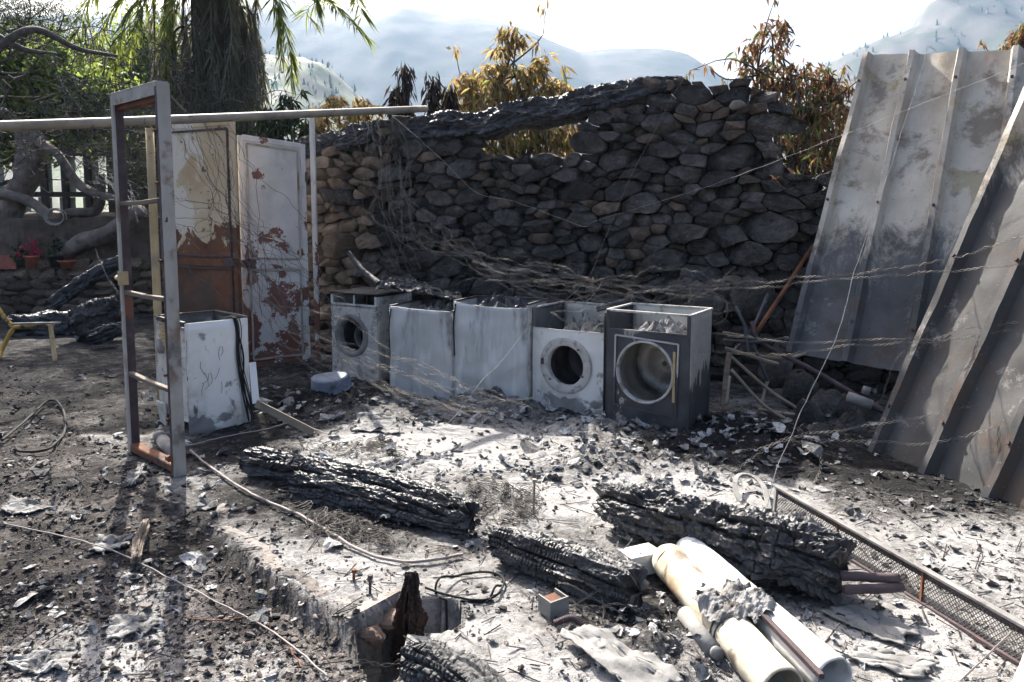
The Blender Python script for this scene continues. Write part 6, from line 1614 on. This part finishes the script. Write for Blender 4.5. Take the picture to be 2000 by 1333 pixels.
tangle('crinkled twisted wire looped over the pit beside the charred block', G(850, 1255), paths, wob=.012, r=.0016)
def gw(name, label, pts, r, mat, wob=.006, cat='cable', lift=.01):
    P = np.array([on(*p) + np.array([0, 0, lift + r]) for p in pts]); Q = smooth_path(P, 40 * len(pts) // 2)
    s = np.linspace(0, 8, len(Q)); Q += wob * np.stack([fbm(s * 2, 1, r * 900, 2), fbm(s * 2, 5, 2, 2), .5 * fbm(s * 2, 8, 3, 2)], 1)
    for i in range(len(Q)): Q[i, 2] = max(Q[i, 2], float(gz(Q[i, 0], Q[i, 1])) + r)
    V, F = tube(Q, r, 7); return tag(obj(name, V, F, M[mat], None, True, origin=Q[len(Q) // 2]), label, cat)
gw('cable', 'pale pink cable snaking from the door frame past the charred logs', [(372, 885), (420, 925), (500, 975), (580, 1010), (640, 1045), (690, 1075), (740, 1095), (795, 1105), (850, 1100), (905, 1090)], .0075, 'cable')
gw('cable', 'thin tan cord stretched from the door frame foot towards the bent trim', [(365, 885), (430, 868), (520, 850), (575, 838), (640, 860)], .004, 'cable', lift=.04)
gw('ground_wire', 'long thin wire running diagonally over the left foreground soil', [(0, 1030), (110, 1048), (220, 1085), (330, 1140), (430, 1190), (540, 1250), (640, 1333)], .0035, 'cable', lift=.02)
gw('ground_wire', 'thin reddish wire curving across the bottom left soil', [(350, 1210), (420, 1218), (490, 1215), (550, 1255), (590, 1310)], .0025, 'rust', lift=.01)
gw('black_hose', 'looped black cable lying on the soil at the left', [(5, 870), (50, 830), (95, 790), (120, 800), (128, 845), (95, 885), (40, 890), (30, 880)], .009, 'black', lift=.02)
gw('black_hose', 'small coil of burnt black flex on the pale floor beside the pit', [(830, 1155), (880, 1175), (940, 1180), (975, 1165), (985, 1140), (960, 1125), (900, 1130), (850, 1160), (900, 1178), (960, 1172), (978, 1150)], .005, 'black', lift=.01)

# ---------------------------------------------------------------- burnt mattress springs
def coil_mesh(seed):
    r = np.random.default_rng(seed); a = np.linspace(0, 2 * math.pi * 3.2, 64)
    rad = .042 + .010 * np.sin(a / 3.2 * .5); V, F = tube(np.stack([rad * np.cos(a), rad * np.sin(a), a / (2 * math.pi * 3.2) * r.uniform(.015, .04)], 1), .0016, 4, False)
    return mesh('spring', V, F, M['wire_dark'], True)
coils = [coil_mesh(k) for k in range(6)]
for lab, n, reg in (('flattened mattress springs in the black ash behind the long charred beam', 34, [(560, 870), (760, 860), (800, 905), (600, 905)]), ('bed of mattress springs on the pale floor right of the long beam', 40, [(900, 930), (1040, 960), (1060, 1035), (930, 1030)]), ('mattress springs along the cable below the shorter log', 34, [(560, 985), (700, 1040), (870, 1090), (640, 1060)])):
    c0 = on(*np.mean(reg, 0)); t = thing('mattress_springs', lab, 'springs', c0); A4 = [on(*q) for q in reg]
    for k in range(n):
        u, v = rwi.random(2); p = (A4[0] * (1 - u) + A4[1] * u) * (1 - v) + (A4[3] * (1 - u) + A4[2] * u) * v
        p[2] = float(gz(p[0], p[1])) + .008
        o_ = link('spring', coils[k % 6], t, tuple(p - c0), (rwi.normal() * .35, rwi.normal() * .35, rwi.uniform(0, 6))); s = rwi.uniform(.8, 1.25); o_.scale = (s, s, s)

# ---------------------------------------------------------------- ash flakes, char lumps, crumbs
def in_scene(n, rng, ymax=7.2):
    py = 1360 - (1360 - 720) * rng.random(n) ** .8; n = int(n * 1.3); py = 1360 - (1360 - 720) * rng.random(n) ** .8; px = rng.uniform(-430, 2250, n)
    d = np.stack([(px - 1000) / FPX, CP + (CY - py) / FPX * SP, -SP + (CY - py) / FPX * CP], 1)
    t = -CAM_H / d[:, 2]; return d[:, 0] * t, d[:, 1] * t, px, py
def flakes(n, rng, size, px, py, x, y, curl, mat_list, name, label, lift=.004):
    """curled irregular scraps of ash sheet: 4x4 grid each"""
    k = 4; V, F = [], []
    g = np.linspace(-1, 1, k); U, W_ = np.meshgrid(g, g, indexing='ij')
    n = len(x)
    yaw = rng.uniform(0, 6.283, n); tilt = rng.normal(size=n) * .22; tilt2 = rng.normal(size=n) * .22
    s = size; asp = rng.uniform(.5, 1.1, n); cu = rng.normal(size=n) * curl; cv = rng.normal(size=n) * curl
    jx, jy = rng.normal(size=(n, k, k)) * .2, rng.normal(size=(n, k, k)) * .2
    rad = np.hypot(U, W_); squash = np.where(rad > 1.2, .78, 1.0)
    lx = (U * squash + jx) * s[:, None, None]; ly = (W_ * squash + jy) * (s * asp)[:, None, None]
    lz = (cu[:, None, None] * U ** 2 + cv[:, None, None] * W_ ** 2 + tilt[:, None, None] * U + tilt2[:, None, None] * W_) * s[:, None, None] + rng.normal(size=(n, k, k)) * .07 * s[:, None, None]
    c, sn = np.cos(yaw)[:, None, None], np.sin(yaw)[:, None, None]
    gx_, gy_ = x[:, None, None] + c * lx - sn * ly, y[:, None, None] + sn * lx + c * ly
    gz_ = gz(x, y)[:, None, None] + lift + np.maximum(lz - lz.min(axis=(1, 2), keepdims=True) - .01 * (s / .05)[:, None, None], -.004)
    V = np.stack([gx_, gy_, gz_], -1).reshape(-1, 3)
    q = np.array(grid_faces(k, k)); F = (np.arange(n) * k * k)[:, None, None] + q[None]
    return tag(obj(name, V, F.reshape(-1, 4), mat_list), label, 'ash', kind='stuff')
rf = np.random.default_rng(300)
def dens_ash(x, y):
    i = np.clip(np.searchsorted(gx, x), 0, len(gx) - 1); j = np.clip(np.searchsorted(gy, y), 0, len(gy) - 1); return ash[i, j]
x, y, px, py = in_scene(15000, rf)
clu = np.clip(.35 + 1.5 * fbm(x * 2.6, y * 2.6, 11, 3), 0, 2)
den = dens_ash(x, y)
near_m = blob(x, y, 720, 900, .55, .3) + blob(x, y, 1180, 900, .6, .3) + 1.3 * blob(x, y, 950, 805, .6, .4) + blob(x, y, 1200, 835, .5, .3) + blob(x, y, 1300, 1240, .5, .3) + 1.3 * blob(x, y, 680, 800, .7, .5) + .6 * blob(x, y, 230, 1150, .4, .4) + blob(x, y, 1450, 870, .6, .5)
bare = blob(x, y, 880, 850, .35, .14) + blob(x, y, 1120, 1010, .25, .16) + blob(x, y, 750, 1150, .2, .15) + blob(x, y, 1000, 1260, .25, .2)
keepf = rf.random(len(x)) < np.clip((.1 + .5 * den) * clu * .5 + near_m * .6 - bare * .9, 0.01, 1)
x, y = x[keepf], y[keepf]; sz = (rf.gamma(1.7, .010, len(x)) + .005) * (.45 + .55 * sstep(2.6, 4.6, y)); sz = np.minimum(sz, .06)
flakes(0, rf, sz, 0, 0, x, y, .35, M['ash_flake'], 'ash_flakes', 'pale flakes of ash littering the burnt floor')
x, y, px, py = in_scene(14000, rf)
clu = np.clip(.3 + 1.6 * fbm(x * 2.3, y * 2.3, 21, 3), 0, 2); den = 1 - dens_ash(x, y)
bare = blob(x, y, 880, 850, .4, .16) + blob(x, y, 1120, 1010, .3, .2) + .7 * blob(x, y, 750, 1150, .25, .2) + blob(x, y, 1000, 1260, .3, .25) + .6 * blob(x, y, 1800, 1080, .5, .3)
keepf = rf.random(len(x)) < np.clip(den * clu * .8 + .08 - .6 * bare, .02, 1)
x, y = x[keepf], y[keepf]; sz = np.minimum((rf.gamma(1.5, .006, len(x)) + .003) * (.35 + .65 * sstep(2.6, 4.6, y)), .035)
flakes(0, rf, sz, 0, 0, x, y, .3, M['char_flake'], 'char_flakes', 'black scraps of char littering the burnt ground')
def lumps(x, y, s, mat, name, label, rng):
    n = len(x); base = np.array([[1, 0, 0], [-1, 0, 0], [0, 1, 0], [0, -1, 0], [0, 0, 1], [0, 0, -1], [.6, .6, .6], [-.6, .6, .5], [.6, -.6, .5], [-.6, -.6, .6]], float)
    tri = np.array([[0, 6, 8], [0, 2, 6], [2, 7, 6], [2, 1, 7], [1, 9, 7], [1, 3, 9], [3, 8, 9], [3, 0, 8], [4, 8, 6], [4, 6, 7], [4, 7, 9], [4, 9, 8], [5, 2, 0], [5, 1, 2], [5, 3, 1], [5, 0, 3]])
    R = rng.uniform(.55, 1.3, (n, 10, 1)) * base[None] * np.stack([rng.uniform(.6, 1.5, n), rng.uniform(.5, 1.0, n), rng.uniform(.4, .9, n)], 1)[:, None]
    a = rng.uniform(0, 6.283, n); c, sn = np.cos(a)[:, None], np.sin(a)[:, None]
    X = c * R[..., 0] - sn * R[..., 1]; Y_ = sn * R[..., 0] + c * R[..., 1]
    V = np.stack([x[:, None] + X * s[:, None], y[:, None] + Y_ * s[:, None], gz(x, y)[:, None] + (R[..., 2] + .3) * s[:, None]], -1).reshape(-1, 3)
    F = ((np.arange(n) * 10)[:, None, None] + tri[None]).reshape(-1, 3)
    return tag(obj(name, V, F, mat), label, 'rubble', kind='stuff')
x, y, px, py = in_scene(17000, rf)
clu = np.clip(.3 + 1.5 * fbm(x * 3, y * 3, 31, 3), 0, 2); den = 1 - dens_ash(x, y)
kf = rf.random(len(x)) < np.clip(den * clu * .75 + .05, .03, 1); x, y = x[kf], y[kf]
lumps(x, y, np.minimum((rf.gamma(1.2, .0045, len(x)) + .002) * (.5 + .5 * sstep(2.6, 4.6, y)), .03), M['char_flake'], 'charcoal_lumps', 'charcoal lumps strewn over the burnt ground', rf)
x, y, px, py = in_scene(26000, rf); _, dd_ = outside(x, y)
kf = (rf.random(len(x)) < np.where(dd_ > 0, .8, .12)); x, y = x[kf], y[kf]
lumps(x, y, np.minimum(rf.gamma(1.4, .0035, len(x)) + .002, .022), M['soil_crumb'], 'soil_crumbs', 'soil crumbs and grit covering the foreground', rf)
# straws and splinters
x, y, px, py = in_scene(1100, rf); n = len(x); L = rf.gamma(2, .03, n) + .02; a = rf.uniform(0, 6.283, n)
d = np.stack([np.cos(a), np.sin(a), rf.normal(size=n) * .12], 1); c = np.stack([x, y, gz(x, y) + .006], 1); sd = np.stack([-np.sin(a), np.cos(a), 0 * a], 1) * rf.uniform(.0012, .004, n)[:, None]
up = np.array([0, 0, .003])
V = np.stack([c - d * L[:, None] / 2 - sd, c - d * L[:, None] / 2 + sd, c - d * L[:, None] / 2 + up, c + d * L[:, None] / 2 - sd, c + d * L[:, None] / 2 + sd, c + d * L[:, None] / 2 + up], 1).reshape(-1, 3)
F = ((np.arange(n) * 6)[:, None, None] + np.array([[0, 3, 5, 2], [1, 2, 5, 4], [0, 1, 4, 3]])[None]).reshape(-1, 4)
tag(obj('splinters', V, F, M['soil_crumb']), 'splinters and burnt straws scattered on the ground', 'debris', kind='stuff')

# ---------------------------------------------------------------- single pieces that stand out
def ash_sheet(label, corners, mat='ash', th=.006, name='ash_sheet', wav=.018, seed=0, cat='ash sheet', lift=.004, n=26):
    C = [on(*q) for q in corners]; U, W_ = np.meshgrid(np.linspace(0, 1, n), np.linspace(0, 1, n), indexing='ij')
    ju = .13 * fbm(U * 3 + seed, W_ * 3, 1, 4); jw = .13 * fbm(U * 3, W_ * 3 + seed, 2, 4)
    U2, W2 = U + ju, W_ + jw
    P = ((1 - U2) * (1 - W2))[..., None] * C[0] + (U2 * (1 - W2))[..., None] * C[1] + (U2 * W2)[..., None] * C[2] + ((1 - U2) * W2)[..., None] * C[3]
    P[..., 2] = gz(P[..., 0], P[..., 1]) + lift + wav * np.abs(fbm(U * 2.5 + seed, W_ * 2.5, seed, 3)) + .03 * (np.abs(U - .5) ** 3 + np.abs(W_ - .5) ** 3) * (1 + pnoise(U * 2, W_ * 2, seed))
    V, F = sheet(P[:, ::-1], th); return tag(obj(name, V, F, M[mat], None, True, origin=C[0]), label, cat)
for k, (lab, c) in enumerate((('broad pale ash sheet at the left edge of the soil', [(0, 1000), (50, 1010), (105, 995), (15, 975)]), ('curled ash sheet left of the wood chunk', [(175, 1085), (245, 1075), (262, 1055), (190, 1055)]), ('ash sheet left of the door frame foot', [(238, 950), (265, 952), (285, 910), (255, 925)]),
    ('wide white ash sheet lowest in the left foreground', [(20, 1310), (130, 1320), (150, 1260), (20, 1290)]), ('ash sheet with lifted edge between the frame shadows', [(205, 1255), (330, 1230), (300, 1200), (215, 1215)]), ('white ash sheet beside the left end of the long beam', [(560, 915), (640, 925), (690, 890), (610, 880)]), ('overlapping white ash sheets above the long beam', [(650, 930), (760, 945), (790, 905), (690, 885)]),
    ('white ash sheet in the middle of the floor above the beam', [(760, 950), (850, 960), (860, 920), (790, 915)]), ('ash sheet before the blue basin', [(690, 845), (780, 850), (770, 815), (700, 815)]), ('rust-edged metal scrap sheet at the bottom right', [(1640, 1290), (1800, 1333), (1830, 1300), (1680, 1265)]), ('grey sheet scrap half buried right of the tanks', [(1600, 1200), (1760, 1270), (1790, 1240), (1660, 1185)]))):
    ash_sheet(lab, c, 'ash' if k < 9 else 'plain_grey', seed=k * 3.1)
char_log('wood_chunk', 'brown half-burnt wood chunk lying on the left foreground soil', [on(264, 1118, .03), on(272, 1080, .04), on(288, 1035, .04)], [.03, .046, .036], M['wood_old'], n=70, m=40, seed=31, blocks=(12, .12), depth=.008, cat='wood', gnarl=.22, flatten=.6)
def part_thing(name, lab, cat, loc, rz, parts):
    t = thing(name, lab, cat, loc, rz)
    for nm, (V, F), m in parts: obj(nm, V, F, M[m], t)
part_thing('small_tin', 'small open metal tin beside the flexible hose', 'tin', on(1092, 1205), .6, [('wall', box((0, 0, .035), (.09, .006, .07)), 'plain_grey'), ('wall', box((-.04, .04, .035), (.006, .075, .07)), 'plain_grey'), ('wall', box((.04, .04, .035), (.006, .075, .07)), 'plain_grey'), ('lining', box((0, .045, .03), (.07, .06, .05)), 'rust')])
P = smooth_path([on(1083, 1228, .02), on(1120, 1228, .04), on(1160, 1250, .02), on(1185, 1262, .01)], 120); rr_ = .011 + .003 * np.sin(np.arange(120) * 1.6)
V, F = tube(P, rr_, 10); tag(obj('flexible_hose', V, F, M['rust_dark'], None, True, origin=P[60]), 'ribbed flexible metal hose in the debris below the square beam', 'hose')
ash_sheet('white metal tray tipped in the debris at the bottom', [(1095, 1260), (1260, 1400), (1330, 1340), (1150, 1245)], 'plain_grey', name='metal_tray', cat='tray', seed=77, wav=.006, lift=.03)
V, F = tube([on(1338, 1215, .03), on(1395, 1290, .03)], .032, 18); V2, F2 = tube([on(1395, 1290, .03), on(1402, 1299, .03)], .022, 14); V, F = join([(V, F), (V2, F2)]); tag(obj('spray_can', V, F, M['plain_grey'], None, True, origin=on(1365, 1260)), 'burnt-out grey metal can lying left of the yellowed tank', 'can')
ash_sheet('curled pale plate scrap under the near end of the largest trunk', [(1195, 1050), (1230, 1072), (1275, 1058), (1220, 1038)], 'plain_grey', name='plate_scrap', cat='scrap', seed=55, wav=.03, lift=.02)
for k, (lab, px, py, h, m) in enumerate((('upright pale peg standing on the square charred beam', 1042, 1050, .12, 'cream_pipe'), ('upright thin rod standing behind the long beam', 797, 972, .1, 'rust_dark'), ('upright bolt on the slab with a round nut', 722, 1160, .07, 'rust_dark'), ('small rusty bolt upright on the slab beside the larger one', 690, 1135, .04, 'rust'))):
    p = on(px, py); p[2] = max(p[2], 0.0) + (.16 if k == 0 else 0); t = thing('upright_pin', lab, 'pin', p); V, F = tube([(0, 0, -.03), (.004, 0, h)], .006, 8); obj('shank', V, F, M[m], t); V, F = tube([(.004, 0, h), (.004, 0, h + .012)], .011, 8); obj('head', V, F, M[m], t)
# charred roof scraps on top of the machines
for k, (lab, pts, rd) in enumerate((('charred branch stub rising from the porthole machine lid', [D(680, 493, 7.2), D(705, 525, 7.1), D(740, 555, 6.9)], [.02, .03, .03]), ('charred pole lying across the tops of cream machine and dryer', [D(1165, 604, 5.9), D(1240, 585, 5.9)], [.025, .025]))):
    V, F = limb('', pts, rd, None, seed=60 + k, n=40); tag(obj('charred_scrap', V, F, M['char_grey'], None, False, origin=pts[0]), lab, 'charred scrap')

# crumpled charred sheeting over the first two machines
n = 44
U, W_ = np.meshgrid(np.linspace(0, 1, n), np.linspace(0, 1, n), indexing='ij')
C = [D(735, 572, 6.75), D(905, 590, 6.35), D(900, 578, 6.75), D(745, 545, 7.2)]
P = ((1 - U) * (1 - W_))[..., None] * C[0] + (U * (1 - W_))[..., None] * C[1] + (U * W_)[..., None] * C[2] + ((1 - U) * W_)[..., None] * C[3]
crum = np.abs(fbm(U * 6, W_ * 4, 3.3, 4)); P[..., 2] += .10 * crum * (1 - U * .6) + .05 * np.sin(U * 3.1) * (1 - U)
P[..., 1] += .05 * fbm(U * 5, W_ * 5, 8, 3); P[..., 0] += .05 * fbm(U * 5, W_ * 5, 14, 3)
V, F = sheet(P, .006); tag(obj('charred_sheeting', V, F, M['char_grey'], None, False, origin=C[0]), 'crumpled charred sheeting draped over the tops of the first two machines', 'charred sheeting')
# ---------------------------------------------------------------- haze: one closed box of pale air
hv, hf = box((0, 600, 249), (6200, 3600, 0))
Z0, Z1 = -5.0, 372.0
hv = np.array([[x, y, z] for x in (-1750, 2000) for y in (-450, 1780) for z in (Z0, Z1)])
hm = bpy.data.materials.new('haze'); hm.use_nodes = True
hn = hm.node_tree
hn.nodes.remove(hn.nodes['Principled BSDF'])
pv = hn.nodes.new('ShaderNodeVolumePrincipled')
pv.inputs['Color'].default_value = (0.2, 0.31, 0.46, 1)
pv.inputs['Density'].default_value = HAZE
pv.inputs['Anisotropy'].default_value = 0.22
hn.links.new(pv.outputs[0], hn.nodes['Material Output'].inputs['Volume'])
haze = tag(obj('haze', hv, hf, hm), 'pale blue haze hanging in the valley air', 'haze', kind='stuff')
